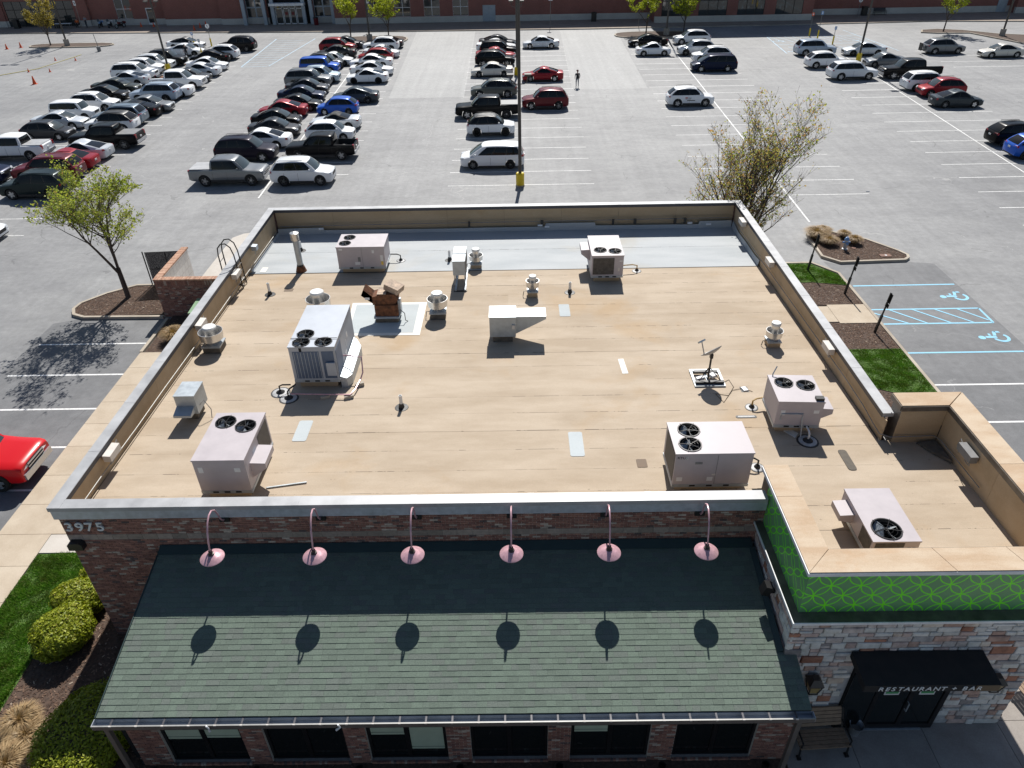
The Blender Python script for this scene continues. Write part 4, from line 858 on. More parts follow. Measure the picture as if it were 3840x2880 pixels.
upblast('large bowl-shaped exhaust fan half hidden behind the largest rooftop unit', -7.75,25.25,.96,1.03,1.34)
upblast('large bowl-shaped exhaust fan at the right edge of the white-bordered pad', -3.12,25.5,.82,.82,1.08)
upblast('small silver exhaust fan on the grey strip at the back of the roof', -1.79,30.24,.64,.6,.9, False)
upblast('small silver exhaust fan in the tan middle of the roof', .69,27.25,.56,.7,.93, False)
upblast('small silver exhaust fan near the right parapet', 9.43,22.9,.62,.62,.95, False)
# flue, vent stubs
f = thing('flue_pipe', 'tall grey metal flue with bright cap at the back left of the roof', 'flue', (-9.73,30.07,zr(30.07)))
P(MB().lathe([(.26,-.03),(.17,.26),(.15,.27)], 16), 'flashing_cone', 'rust', f, smooth=True); P(MB().lathe([(.135,.26),(.135,1.62),(0,1.62)], 18), 'pipe', 'galv', f, smooth=True); P(MB().lathe([(.15,1.5),(.185,1.52),(.185,1.84),(.19,1.85),(.0,1.9)], 18), 'cap', 'alu', f, smooth=True); P(MB().lathe([(.15,.27),(.155,.34),(.137,.34)], 16), 'collar', 'black', f)
for lab, x, y, h in (('white vent pipe with tarred foot, left of the exhaust fan behind the big unit', -10.5,27.7,.55), ('white vent pipe just behind the tall flue', -10.3,32.4,.5), ('white vent pipe behind the paired condensers', -3.06,31.0,.5), ('white vent pipe on tan sheet right of the middle exhaust fan', 2.27,27.45,.5), ('white vent pipe alone in the near middle of the tan roof', -3.81,19.18,.5)):
    v = thing('vent_pipe', lab, 'vent pipe', (x,y,zr(y)), 0, 'white vent pipes'); P(MB().lathe([(.055,.15),(.055,h),(.045,h),(.045,h-.05),(0,h-.05)], 12), 'pipe', 'pvc', v, smooth=True)
    P(MB().lathe([(.24,-.01),(.22,.022),(.1,.03),(.07,.17),(.055,.18)], 14), 'tar_boot', 'tar', v, smooth=True)
for lab, x, y, tgt in (('tarred pipe boot with elbow at right of the two-fan unit on the grey strip', -5.33,31.04,(-.5,.02)), ('tarred boot with gas pipe beside the boxy unit on the grey strip', 5.39,29.5,(-.7,-.1)), ('outer tarred pipe boot left of the largest unit front', -8.05,20.15,(.4,0)), ('inner tarred pipe boot left of the largest unit front', -7.68,19.8,(.2,.35)), ('tarred boot with rusty yellow gas pipe beside the dish side unit', 7.57,18.9,(.4,.1)), ('tarred pipe boot between the lettered unit and the green parapet', 6.9,15.9,(-.4,.1)), ('large tarred pad with white drain pipe in front of the dish side unit', 8.77,17.1,(0,.3))):
    v = thing('pipe_boot', lab, 'pipe boot', (x,y,zr(y)), 0, 'tarred pipe boots'); rr = .34 if 'large' in lab else .22
    P(MB().lathe([(rr,-.01),(rr*.95,.022),(rr*.4,.03),(.07,.1),(.045,.12)], 16), 'tar_pad', 'tar', v, smooth=True); P(MB().lathe([(rr*.8,.026),(rr*.45,.04)], 16), 'silver_ring', 'silvercoat', v)
    P(MB().tube([(0,0,.05),(0,0,.28),(tgt[0]*.3,tgt[1]*.3,.34),(tgt[0],tgt[1],.34)], .028, 6), 'pipe', 'gaspipe' if 'gas' in lab else ('pvc' if 'white' in lab else 'blackmetal'), v, smooth=True)
v = thing('gas_line', 'bent gas pipe on wood blocks around the front right of the largest unit', 'pipe', (-6,20.4,zr(20.4)))
P(MB().tube([(-.05,.9,.75),(.25,.9,.75),(.3,.8,.75),(.62,.8,.75),(.66,.5,.3),(.6,.3,.16),(.52,-.3,.16),(.4,-.62,.16),(-.1,-.6,.16),(-1.6,-.52,.16)], .024, 6), 'pipe', 'pink', v, smooth=True)
for bx_, by_ in ((.58,.12),(.35,-.62),(-.45,-.6)): P(MB().cbox((bx_,by_,.065),(.3,.12,.13),Matrix.Rotation(R(20),3,'Z')), 'wood_block', 'wood', v)
# old rusty blower on the pad
rb = thing('rusty_blower', 'rusted old fan housing with open chute on the white-bordered grey pad', 'blower', (-5.1,25.4,zr(25.4)))
P(MB().box(-.45,.45,-.38,.42,-.02,.22), 'curb', 'darkpatch', rb); P(MB().box(-.5,.5,-.42,.45,.221,.30), 'curb_cap', 'galv', rb); P(MB().box(-.44,.46,-.36,.36,.301,.78), 'lower_housing', 'rust', rb)
P(MB().yprism([(-.5,.78),(.35,.78),(.5,.98),(.36,1.2),(-.1,1.22),(-.5,1.12)], -.3, .3), 'scroll_housing', 'rust', rb)
ch = MB(); q0 = [(-.48,-.27),(-.48,.27)]
for a in ([(-.49,-.28,.82),(-.92,-.28,1.18),(-.80,-.28,1.42),(-.49,-.28,1.13)], [(-.49,.28,.82),(-.92,.28,1.18),(-.80,.28,1.42),(-.49,.28,1.13)]): ch.add(a, [(0,1,2,3),(3,2,1,0)])
ch.add([(-.49,-.28,.82),(-.92,-.28,1.18),(-.92,.28,1.18),(-.49,.28,.82)], [(0,1,2,3),(3,2,1,0)]); ch.add([(-.49,-.28,1.13),(-.80,-.28,1.42),(-.80,.28,1.42),(-.49,.28,1.13)], [(0,1,2,3),(3,2,1,0)])
P(ch, 'open_chute', 'rust', rb); P(MB().cbox((.34,.05,1.36),(.62,.52,.24),Matrix.Rotation(R(-24),3,'Z') @ Matrix.Rotation(R(14),3,'Y')), 'tilted_cover', 'rustlight', rb); P(MB().box(-.78,-.6,-.287,-.281,1.0,1.1), 'label_plate', 'sticker', rb); P(MB().box(-.3,.05,-.29,.28,1.221,1.24), 'access_lid', 'rustlight', rb)
P(MB().box(.46,.56,-.2,.1,.32,.9), 'switch_box', 'galv', rb); P(MB().tube([(.52,-.2,.5),(.7,-.3,.4),(.72,-.35,.1),(.8,-.3,.04)], .016, 5), 'flex_conduit', 'black', rb)
# paired condensers on a rail frame
cs = thing('condenser_pair', 'two slim silver condensers side by side on a long metal rail frame', 'condenser', (-2.55,28.85,zr(28.85)))
P(MB().box(-.06,.02,-1.15,.95,.06,.14), 'rail', 'galv', cs); P(MB().box(.34,.42,-1.15,.95,.06,.14), 'rail', 'galv', cs)
for k, yy in enumerate((-.78, .02)):
    c = P(MB().box(-.12,.40,yy,yy+.7,.62,1.25), 'condenser', 'galv', cs); P(MB().box(.402,.41,yy+.05,yy+.65,.66,1.2), 'coil_face', 'coil', c); P(MB().box(-.13,.41,yy-.01,yy+.71,1.251,1.275), 'lid', 'galv', c)
for yy in (-.74,-.1,.06,.66):
    for xx in (-.09, .35): P(MB().box(xx,xx+.035,yy,yy+.035,.141,.62), 'leg', 'galv', cs)
for yy in (-1.12,.9): P(MB().box(-.1,.46,yy-.03,yy+.06,-.0,.06), 'sleeper', 'black', cs)
# satellite dish on ballast frame
ds = thing('satellite_dish', 'grey satellite dish on a square ballast frame with concrete blocks', 'satellite dish', (6.52,20.64,zr(20.64)))
fr = MB()
for a in ((-.52,.52,-.52,-.40),(-.52,.52,.40,.52),(-.52,-.44,-.40,.40),(.44,.52,-.40,.40),(-.06,.02,-.40,.40)): fr.box(a[0],a[1],a[2],a[3],.02,.07)
P(fr, 'ballast_frame', 'galv', ds); P(MB().box(-.48,.48,-.42,-.3,.071,.16), 'block', 'black', ds); P(MB().box(-.4,.4,.22,.34,.071,.15), 'block', 'black', ds); P(MB().cbox((-.28,-.15,.13),(.3,.12,.12),Matrix.Rotation(R(20),3,'Z')), 'white_block', 'white', ds); P(MB().cbox((.2,.05,.12),(.22,.2,.1),Matrix.Rotation(R(30),3,'Z')), 'white_block', 'white', ds)
P(MB().tube([(0,-.1,.07),(0,-.1,.95)], .035, 8), 'mast', 'black', ds)
P(MB().tube([(-.4,-.35,.12),(0,-.1,.55)], .014, 5).tube([(.4,-.35,.12),(0,-.1,.55)], .014, 5).tube([(-.02,.3,.1),(0,-.1,.55)], .014, 5), 'brace', 'black', ds)
dn = Vector((-.42,.55,.72)).normalized(); rot = dn.to_track_quat('Z','Y').to_matrix()
prof = [(.37*k/6, .10*(k/6)**2) for k in range(7)]; prof = prof+[(.375,.105)]+[(r_+.0, z_-.012) for r_, z_ in prof[::-1]]
P(MB().lathe(prof, 30, (.03,-.06,1.08), M=rot), 'reflector', 'dishgrey', ds, smooth=True, sharp=60)
P(MB().cbox((.0,-.09,1.0),(.1,.12,.16)), 'mount', 'blackmetal', ds)
bp = Vector((.03,-.06,1.08))+rot @ Vector((0,-.37,.08)); fp = Vector((.03,-.06,1.08))+rot @ Vector((0,-.2,.52))
P(MB().tube([bp, fp], .02, 5), 'feed_arm', 'dishgrey', ds); P(MB().cbox(fp,(.3,.08,.06),rot), 'receiver', 'galv', ds)
o = MB().tube([(6.9,20.3,4.55),(7.25,20.55,4.53),(7.3,20.1,4.54),(7.0,19.6,4.55),(6.6,19.7,4.55),(6.75,19.2,4.56),(7.2,19.9,4.55),(7.6,20.0,4.55),(7.85,19.8,4.55)], .010, 4).build('loose_cable', M['cable'], None, smooth=True); tag(o, 'thin brown cable looping over the roof from the dish', 'cable')
o = MB().cbox((7.62,19.95,zr(20)+.03),(.16,.22,.05),Matrix.Rotation(R(15),3,'Z')).build('splice_box', M['white'], None); tag(o, 'small white box with dish cables lying on the roof', 'box'); P(MB().cbox((7.62,19.95,zr(20)+.008),(.26,.32,.012)), 'tar_bed', 'tar', o)
o = MB().cbox((-6.62,15.4,zr(15.4)+.025),(1.12,.035,.04),Matrix.Rotation(R(11),3,'Z')).build('metal_angle', M['galv'], None); tag(o, 'loose metal bar lying on the roof by the front left unit', 'metal bar')
# floodlight boxes with conduit loops on the parapets
def pbox(label, x, y, z, sx_, mat='ltbox', L=.62):
    b = thing('parapet_light_box', label, 'light box', (x, y, z), 0, 'parapet light boxes'); s = 1 if sx_ > 0 else -1
    P(MB().hexa([(s*.04,-L/2,-.2),(s*.26,-L/2,-.2),(s*.26,L/2,-.2),(s*.04,L/2,-.2)],[(s*.04,-L/2,.02),(s*.26,-L/2,0),(s*.26,L/2,0),(s*.04,L/2,.02)]) if s > 0 else MB().box(-.26,-.04,-L/2,L/2,-.2,.02), 'housing', mat, b)
    P(MB().box(min(0,s*.04),max(0,s*.04),-.1,.1,-.15,-.02), 'wall_plate', 'galv', b)
    P(MB().tube([(s*.15,-L*.3,-.2),(s*.16,-L*.4,-.34),(s*.1,-L*.1,-.42),(s*.05,.12,-.45)], .014, 5).tube([(s*.12,L*.4,-.1),(s*.1,L*.75,.0),(s*.06,L*.9,-.3),(s*.04,L*.7,-.47)], .014, 5), 'flex_conduit', 'conduit', b, smooth=True)
for lab, y, L in (('pale light box on the left parapet nearest the front corner',16.3,.62), ('pale light box on the left parapet beside the bowl exhaust fan',23.75,.62), ('pale light box on the left parapet beside the roof ladder',28.0,.62), ('small grey junction box on the left parapet by the grey strip',30.7,.3)): pbox(lab, -12.03+.035, y, 5.3, 1, 'ltbox' if L > .4 else 'galv', L)
for lab, y in (('white light box on the right parapet by the back corner',32.7), ('white light box on the right parapet past the grey strip end',28.3), ('pale light box on the right parapet beside the two-fan unit',21.4)): pbox(lab, 10.98-.04, y, 5.32, -1)
pbox('dark grey light box inside the right wall of the tower', 12.6-.04, 15.4, 5.6, -1, 'ltboxgrey', .66)
def conduit(label, pts, mat='conduit', r=.016): tag(MB().tube(pts, r, 6).build('conduit_run', M[mat], None, smooth=True), label, 'conduit')
conduit('light metal conduit along the foot of the left parapet', [(-11.93,y,zr(y)+.28-(.02 if int(y)%4 else 0)) for y in (14.1,16.2,18,20,23,26,28,30,33,34.3)])
conduit('dark conduit along the right parapet with a jog at the tower', [(10.87,34.4,4.62),(10.87,30,4.72),(10.87,25,4.86),(10.87,20,4.98),(10.87,18.4,4.96),(10.87,17.6,4.88),(10.87,17.1,4.86),(11.1,16.93,4.86),(12.4,16.92,4.9),(12.5,16.7,4.9),(12.5,14.6,4.95)], 'ltboxgrey')
conduit('dark conduit along the back parapet', [(-11.8,34.72-.17,4.62),(-4,34.55,4.66),(2,34.55,4.68),(10.7,34.55,4.72)], 'ltboxgrey', .016)
for i, (x, w_) in enumerate(((1.35,.5),(4.9,.12),(6.0,.14),(8.0,.3),(8.5,.12),(-2.3,.1))):
    o = MB().cbox((x,34.5,zb+.42),(w_ if w_ < .2 else .14,.05,.28)).build('wall_tar_patch', M['tar'], deck)
for x, z in ((-11.0,4.42),(1.25,4.5),(1.6,4.42),(8.75,4.5),(9.7,4.42),(-9.75,4.5)):
    o = MB().box(x-.12,x+.12,34.46,34.54,z-.05,z+.03).build('drain_scupper', M['white'], deck)
# roof hatch ladder over the left parapet
ld = thing('roof_ladder', 'black hooped roof ladder rising over the left parapet', 'ladder', (-12.0,28.6,0)); 
for yy in (-.25, .25):
    P(MB().tube([(.16,yy,zr(28.6)+.02),(.12,yy,5.3),(.1,yy,5.9),(.02,yy,6.25),(-.16,yy,6.42),(-.36,yy,6.4),(-.52,yy,6.22),(-.56,yy,5.9),(-.55,yy,4.9),(-.55,yy,4.2)], .026, 7), 'rail', 'blackmetal', ld, smooth=True)
for z in (4.45,4.75,5.05,5.35): P(MB().tube([(.14,-.25,z),(.14,.25,z)], .016, 6), 'rung', 'blackmetal', ld)
for z in (5.6,5.2,4.8): P(MB().tube([(-.555,-.25,z),(-.555,.25,z)], .016, 6), 'rung', 'blackmetal', ld)
P(MB().box(.02,.12,-.3,-.2,4.5,4.56), 'wall_clip', 'blackmetal', ld); P(MB().box(.02,.12,.2,.3,4.5,4.56), 'wall_clip', 'blackmetal', ld)
o = MB().prism([(11.95,16.9),(12.5,16.9),(12.5,15.95),(12.2,16.4)], lambda x,y: zr(y)+.02, lambda x,y: zr(y)+.09+.1*max(0,(x-12))).build('torn_membrane', M['darkpatch'], None); tag(o, 'torn dark membrane scrap in the shaded tower corner', 'roof scrap')

# ================================================================ SITE OBJECTS
en = thing('trash_enclosure', 'brick trash enclosure wall with pale block inside, left of the building', 'enclosure', (0,0,0))
ew = MB().box(-18.60,-12.27,33.72,34.0,-.02,2.12).build('front_wall', M['mortar'], en); P(MB().box(-18.60,-18.38,34.0,37.7,-.02,2.12), 'side_wall', 'sidebrick', en)
P(MB().box(-18.378,-18.34,34.04,37.68,0,2.1), 'block_lining', 'cmu', en)
for z in (.4,.8,1.2,1.6,2.0):
    P(MB().box(-18.3405,-18.338,34.04,37.68,z-.004,z+.004), 'mortar_joint', 'polebase', en)
    for k in range(9): yy = 34.1+k*.4+(.2 if int(z*5)%4 else 0); P(MB().box(-18.3405,-18.338,yy-.004,yy+.004,z-.395,z-.005), 'mortar_joint', 'polebase', en)
eb = []; z = .02; k = 0
while z < 1.84:
    x = -18.60-(.1 if k % 2 else 0)
    while x < -14.6:
        a, b = max(x,-18.6), x+.2032
        if b-a > .03: eb.append((a+.005,b-.005,z+.005,z+PITCH-.005))
        x += .2032
    z += PITCH; k += 1
x = -18.6
while x < -14.6: eb.append((x+.004,x+.064,z+.004,2.11)); x += .068
eb.sort(key=lambda q: -q[2]); rest = MB()
for i, (a, b, c, d) in enumerate(eb):
    mb = MB() if i < 300 else rest; o_ = rnd(-.004,.003); mb.box(a,b,33.708+o_,33.74,c,d)
    if i < 300: mb.build('brick', M['brick'], ew)
tag(rest.build('brickwork', M['brick'], ew), kind='stuff')
x = -18.64; k = 0
while x < -14.5: P(MB().box(x+.004,x+.064,33.69,34.03,2.121,2.2), 'cap_brick', 'solder', en); x += .068
y = 34.04
while y < 37.72: P(MB().box(-18.66,-18.30,y+.004,y+.064,2.121,2.2), 'cap_brick', 'solder', en); y += .068
gte = thing('enclosure_gate', 'open chain-link gate with dark privacy mesh leaning by the brick enclosure', 'gate', (-20.7,37.3,0), R(4))
P(MB().tube([(0,0,0),(0,0,2.15)], .035, 8), 'post', 'blackmetal', gte); P(MB().tube([(.12,0,.12),(.12,0,2.1),(1.95,0,2.1),(1.95,0,.12),(.12,0,.12)], .025, 6), 'gate_frame', 'blackmetal', gte); P(MB().tube([(.12,0,1.1),(1.95,0,1.1)], .018, 6), 'mid_rail', 'blackmetal', gte); P(MB().tube([(1.2,0,.12),(1.2,0,2.1)], .018, 6), 'upright', 'blackmetal', gte)
sl2 = MB(); x = .15
while x < 1.92: sl2.box(x, x+.042, -.006, .006, .14, 2.08); x += .05
tag(P(sl2, 'privacy_slats', 'chain', gte), kind='stuff')
tr = thing('transformer_box', 'green utility transformer box between enclosure and building', 'transformer', (-15.5,32.45,.1)); P(MB().box(-.9,.9,-.75,.75,0,.15), 'pad', 'polebase', tr); P(MB().box(-.8,.8,-.65,.65,.151,1.12), 'cabinet', 'greenbox', tr); P(MB().xprism([(-.7,1.121),(.7,1.121),(.7,1.28),(-.7,1.2)], -.85, .85), 'lid', 'greenbox', tr)
# sign posts along the right walk
def sign_post(lab, x, y, lean, h=2.15):
    s = thing('sign_post', lab, 'sign', (x,y,.13), 0, 'black sign posts on the right'); s.rotation_euler = (0, R(lean), 0)
    P(MB().box(-.05,.05,-.05,.05,-.02,.95), 'post_sleeve', 'black', s); P(MB().box(-.03,.03,-.03,.03,.95,h), 'post', 'black', s); P(MB().box(-.018,-.0,-.16,.16,h-.5,h-.02) if 0 else MB().box(.031,.042,-.16,.16,h-.52,h-.04), 'sign_plate', 'signblack', s); P(MB().box(.031,.042,-.16,.16,h-.76,h-.56), 'sign_plate', 'signblack', s)
sign_post('black sign post on the grass by the back right corner', 16.72,37.9,4); sign_post('black sign post in the mulch behind the concrete path', 17.73,34.97,5); sign_post('black sign post in the mulch in front of the concrete path', 17.67,30.9,6)
hy_ = thing('fire_hydrant', 'blue and silver fire hydrant among dry grass clumps on the right island', 'hydrant', (19.86,40.65,.11))
P(MB().lathe([(.16,0),(.16,.05),(.11,.06),(.10,.55),(.13,.56),(.13,.6),(.1,.61)], 16), 'barrel', 'hydrantgrey', hy_, smooth=True); P(MB().lathe([(.135,.6),(.13,.68),(.08,.76),(.03,.78),(.03,.83),(0,.83)], 16), 'bonnet', 'hydrantblue', hy_, smooth=True)
P(MB().tube([(-.22,0,.46),(.22,0,.46)], .055, 10), 'hose_nozzle', 'hydrantblue', hy_); P(MB().tube([(0,-.22,.42),(0,0,.42)], .07, 10), 'pumper_nozzle', 'hydrantblue', hy_)
o = MB().prism(rrect(21.55,22.2,39.45,39.8,.02), .1, .16).build('vault_lid', M['lidbrown'], None); tag(o, 'flat reddish-brown utility lid in the right island mulch', 'utility lid'); P(MB().lathe([(.07,.161),(.07,.166),(0,.166)], 10, (21.9,39.62,0)), 'cap', 'sticker', o)
o = MB().lathe([(.13,.1),(.13,.15),(0,.155)], 12, (20.45,40.75,0)).build('valve_cap', M['lidbrown'], None); tag(o, 'small round valve cover beside the hydrant', 'valve cover')
# light poles
def pole(lab, x, y, h, base='yellow', z=0):
    p = thing('light_pole', lab, 'light pole', (x,y,z), 0, 'parking lot light poles')
    if base == 'yellow': P(MB().lathe([(.30,-.02),(.31,.9),(.30,.96),(.24,1.02),(0,1.02)] if y < 60 else [(.36,-.02),(.29,.92),(.22,.98),(0,.98)], 20 if y < 60 else 4), 'guard_base', 'yellow', p); P(MB().lathe([(.33,-.02),(.33,.12),(.3,.12)], 20), 'footing', 'polebase', p)
    elif base == 'conc': P(MB().lathe([(.42,-.1),(.42,.8),(.38,.86),(0,.86)], 4), 'footing', 'polebase', p)
    P(MB().lathe([(.125,.8),(.095,h),(0,h)], 10), 'shaft', 'pole', p, smooth=True)
    br = MB()
    for s in (-1, 1): br.tube([(0,0,7.2),(s*.35,0,7.2),(s*.52,0,7.3),(s*.58,0,7.55),(s*.6,0,7.75)], .035, 6)
    P(br, 'bracket', 'pole', p, smooth=True)
    for s in (-1, 1): P(MB().hexa([(s*.6-.2,-.2,7.72),(s*.6+.2,-.2,7.72),(s*.6+.2,.2,7.72),(s*.6-.2,.2,7.72)],[(s*.6-.24,-.24,7.86),(s*.6+.24,-.24,7.86),(s*.6+.24,.24,7.86),(s*.6-.24,.24,7.86)]), 'lamp_head', 'pole', p)
    for s in (-1, 1): P(MB().box(s*.75-.4,s*.75+.4,-.25,.25,h-.2,h), 'lamp_head', 'pole', p)
    P(MB().box(-.5,.5,-.04,.04,h-.14,h-.06), 'cross_arm', 'pole', p)
pole('tall light pole with yellow drum base at the near end of the central bays', .42,52.95,14); pole('tall light pole with tapered yellow base in the far central bays', .49,90.2,15.5)
pole('tall light pole with yellow base in the leftmost double row', -42.4,95.7,14); pole('tall light pole with yellow base in the right double row', 41.9,94.7,15.5)
pole('tall light pole on concrete footing in the far left island', -64.7,115.0,13.5,'conc',.1); pole('tall light pole on concrete footing in the right tree island', 67.5,109.6,14,'conc',.1); pole('tall light pole between the two small trees of the left central island', -20.6,114.6,14,'conc',.1); pole('tall light pole between the two bright trees of the right central island', 22.2,114.9,16,'conc',.1)
# bollards and small signs near the store
def signstick(lab, x, y, plate, ph=2.1, z=.12, base=None, sz=(.3,.4)):
    s = thing('small_sign', lab, 'sign', (x,y,z)); P(MB().tube([(0,0,0),(0,0,ph)], .035, 6), 'post', 'polegrey', s)
    if base: P(MB().lathe([(.10,-.02),(.10,1.0),(.06,1.05),(0,1.05)], 12), 'bollard', 'yellow', s, smooth=True)
    if plate == 'round': P(MB().lathe([(.3,-.012),(.3,.012),(0,.012)], 16, (0,-.05,ph), M=Matrix.Rotation(R(90),3,'X')), 'sign_plate', 'white', s); P(MB().box(-.04,.04,-.072,-.063,ph-.14,ph+.14), 'sign_mark', 'black', s)
    else: P(MB().box(-sz[0]/2,sz[0]/2,-.06,-.045,ph-sz[1],ph), 'sign_plate', plate, s); P(MB().box(-.06,.06,-.066,-.061,ph-sz[1]*.75,ph-sz[1]*.25), 'sign_mark', 'black' if plate == 'white' else 'white', s)
    return s
signstick('white square walking sign on a tall post in front of the brick store', 5.84,123.15,'white',4.3,.12,None,(.62,.62)); signstick('tall white two-panel sign post left of the motorcycles', -69.2,128.9,'white',4.2,.12,None,(.35,.7))
signstick('white two-panel sign on a tall post left of the small tree pair', -21.9,123.6,'white',4.4,.12,None,(.35,.7)); signstick('white sign on tall post by the bright tree pair', 19.3,122.6,'white',4.3,.12,None,(.4,.5))
signstick('round white sign beside the far right bench', 54.6,127.5,'round',2.4); signstick('round white sign behind the white sedan with the open door', -43.0,113.0,'round',2.6,0,True); signstick('blue access sign on yellow bollard behind the black far SUV', -44.6,110.9,'hydrantblue',2.2,0,True); signstick('grey access sign on yellow bollard between the white cars at far left', -41.6,105.2,'galv',2.2,0,True)
signstick('blue access sign on yellow bollard in the far right aisle, nearest the cars', 42.95,106.1,'hydrantblue',2.2,0,True); signstick('red-topped sign on yellow bollard at the edge of the store shadow', 41.94,112.4,'cone',3.0,0,True); signstick('blue access sign on yellow bollard beside the red-topped one', 42.5,110.6,'hydrantblue',3.4,0,True)
def conef(lab, x, y, s=1.):
    c = thing('traffic_cone', lab, 'traffic cone', (x,y,.0 if y < 120 else .12), 0, 'orange traffic cones'); P(MB().lathe([(.17*s,.03),(.035*s,.72*s),(0,.72*s)], 12), 'cone_body', 'cone', c, smooth=True); P(MB().box(-.2*s,.2*s,-.2*s,.2*s,0,.03), 'base_plate', 'cone', c)
for lab, x, y, s in (('large orange cone standing on the yellow taped line',-56.2,90.4,1.25),('orange cone at the far left edge, left of the pair',-72.7,113.5,1),('orange cone at the far left edge, right of the pair',-71.3,114.6,1),('small orange cone beyond the tape, left of the lower pair',-60.7,97.3,.6),('small orange cone at the tape, right of the lower pair',-57.9,97.1,.6),('small orange cone beyond the tape, left of the upper pair',-61,104.4,.6),('small orange cone at the tape, right of the upper pair',-58.2,104.2,.6),('orange cone on store walk, nearest of three in a line',-50.3,126.6,1),('orange cone on store walk, middle of three in a line',-50.2,129,1),('orange cone on store walk, farthest of three in a line',-50,131,1),('small orange cone left of the store side door',-60.6,131,.9),('small orange cone right of the store side door',-58.5,130.9,.9)): conef(lab, x, y, s)
bk = thing('tape_post', 'dark bucket with a post holding yellow tape at the far left island tip', 'post', (-58.0,110.6,0)); P(MB().lathe([(0,0),(.24,0),(.28,.6),(0,.6)], 12), 'bucket', 'navy' if 'navy' in M else 'ltboxgrey', bk); P(MB().tube([(0,0,.5),(-.15,0,2.2)], .04, 6), 'post', 'polegrey', bk)
# trash cans, bench far, table
for lab, x, y in (('black trash bin by the far left storefront glass',-81.2,131.6),('black trash bin beside the storefront table',-74.4,131.4),('black trash bin against the pale block base in the middle of the store',13.0,128.2),('black trash bin left of the far bench',56.3,129.2)):
    t = thing('trash_bin', lab, 'trash bin', (x,y,.12), 0, 'black trash bins along the store'); P(MB().box(-.38,.38,-.38,.38,0,1.15), 'bin_body', 'black', t); P(MB().box(-.42,.42,-.42,.42,1.151,1.3), 'bin_lid', 'blackmetal', t)
t = thing('trash_bin', 'dark red trash bin right of the store entrance doors', 'trash bin', (-31.6,129.6,.12)); P(MB().lathe([(0,0),(.35,0),(.38,1.0),(0,1.0)], 14), 'bin_body', CARCOL['darkred'], t); P(MB().lathe([(.4,1.001),(.4,1.08),(.2,1.2),(0,1.2)], 14), 'bin_lid', 'black', t)
t = thing('folding_table', 'white folding table in front of the far left storefront', 'table', (-73.0,130.6,.12)); P(MB().box(-1.3,1.3,-.38,.38,.72,.76), 'table_top', 'white', t)
for s in (-1.1,1.1):
    for q in (-.3,.3): P(MB().tube([(s,q,0),(s,q,.72)], .025, 5), 'leg', 'polegrey', t)
def bench(lab, x, y, z, rz, slat, L=1.5):
    b = thing('bench', lab, 'bench', (x,y,z), rz)
    for k in range(5): P(MB().box(-L/2,L/2,-.30+k*.105,-.30+k*.105+.09,.42,.45), 'seat_slat', slat, b)
    for k in range(5): zz = .52+k*.095; yy = .25+.045*k; P(MB().hexa([(-L/2,yy,zz),(L/2,yy,zz),(L/2,yy+.028,zz),(-L/2,yy+.028,zz)],[(-L/2,yy+.035,zz+.08),(L/2,yy+.035,zz+.08),(L/2,yy+.063,zz+.08),(-L/2,yy+.063,zz+.08)]), 'back_slat', slat, b)
    for s in (-L/2+.03, L/2-.03):
        P(MB().tube([(s,-.28,0),(s,-.24,.4),(s,.2,.41),(s,.30,.6),(s,.48,1.0)], .028, 6).tube([(s,.34,0),(s,.22,.41)], .028, 6).tube([(s,-.25,.41),(s,-.27,.64),(s,.3,.66)], .024, 6), 'end_frame', 'black', b)
        P(MB().box(s-.05,s+.05,-.34,-.22,0,.04), 'foot', 'black', b); P(MB().box(s-.05,s+.05,.28,.4,0,.04), 'foot', 'black', b)
    return b
bench('brown slatted bench in front of the stone wall by the downpipe', 7.66,10.14,.12,R(3),'benchslat',1.3); bench('dark bench at the right edge near the sunlit pavement', 13.75,11.3,.12,R(-80),'benchslat',1.4); bench('black bench against the far right store wall', 58.9,129.4,.12,0,'blackmetal',1.9)
bu = thing('metal_bucket', 'grey metal bucket beside the bench near the entrance', 'bucket', (8.72,10.5,.12)); P(MB().lathe([(0,0),(.12,0),(.17,.36),(.18,.37),(.165,.36),(.12,.06),(0,.06)], 18), 'pail', 'bucket', bu, smooth=True, sharp=60); P(MB().lathe([(.135,.16),(0,.17)], 14), 'sand', 'polebase', bu)
for (x, y, z) in ((8.98,9.08,2.96),(2.9,9.08,2.96)): pass
for lab, x in (('white rag tied on the gutter, left one',-7.2),('white rag tied on the gutter, middle one',-4.2)):
    o = MB().tube([(x,9.19,3.0),(x+.02,9.16,3.01),(x+.06,9.15,2.94),(x+.05 if x < -6 else x-.05,9.16,2.82)], [.018,.022,.016,.03], 5).build('rag', M['white'], None); tag(o, lab, 'rag')

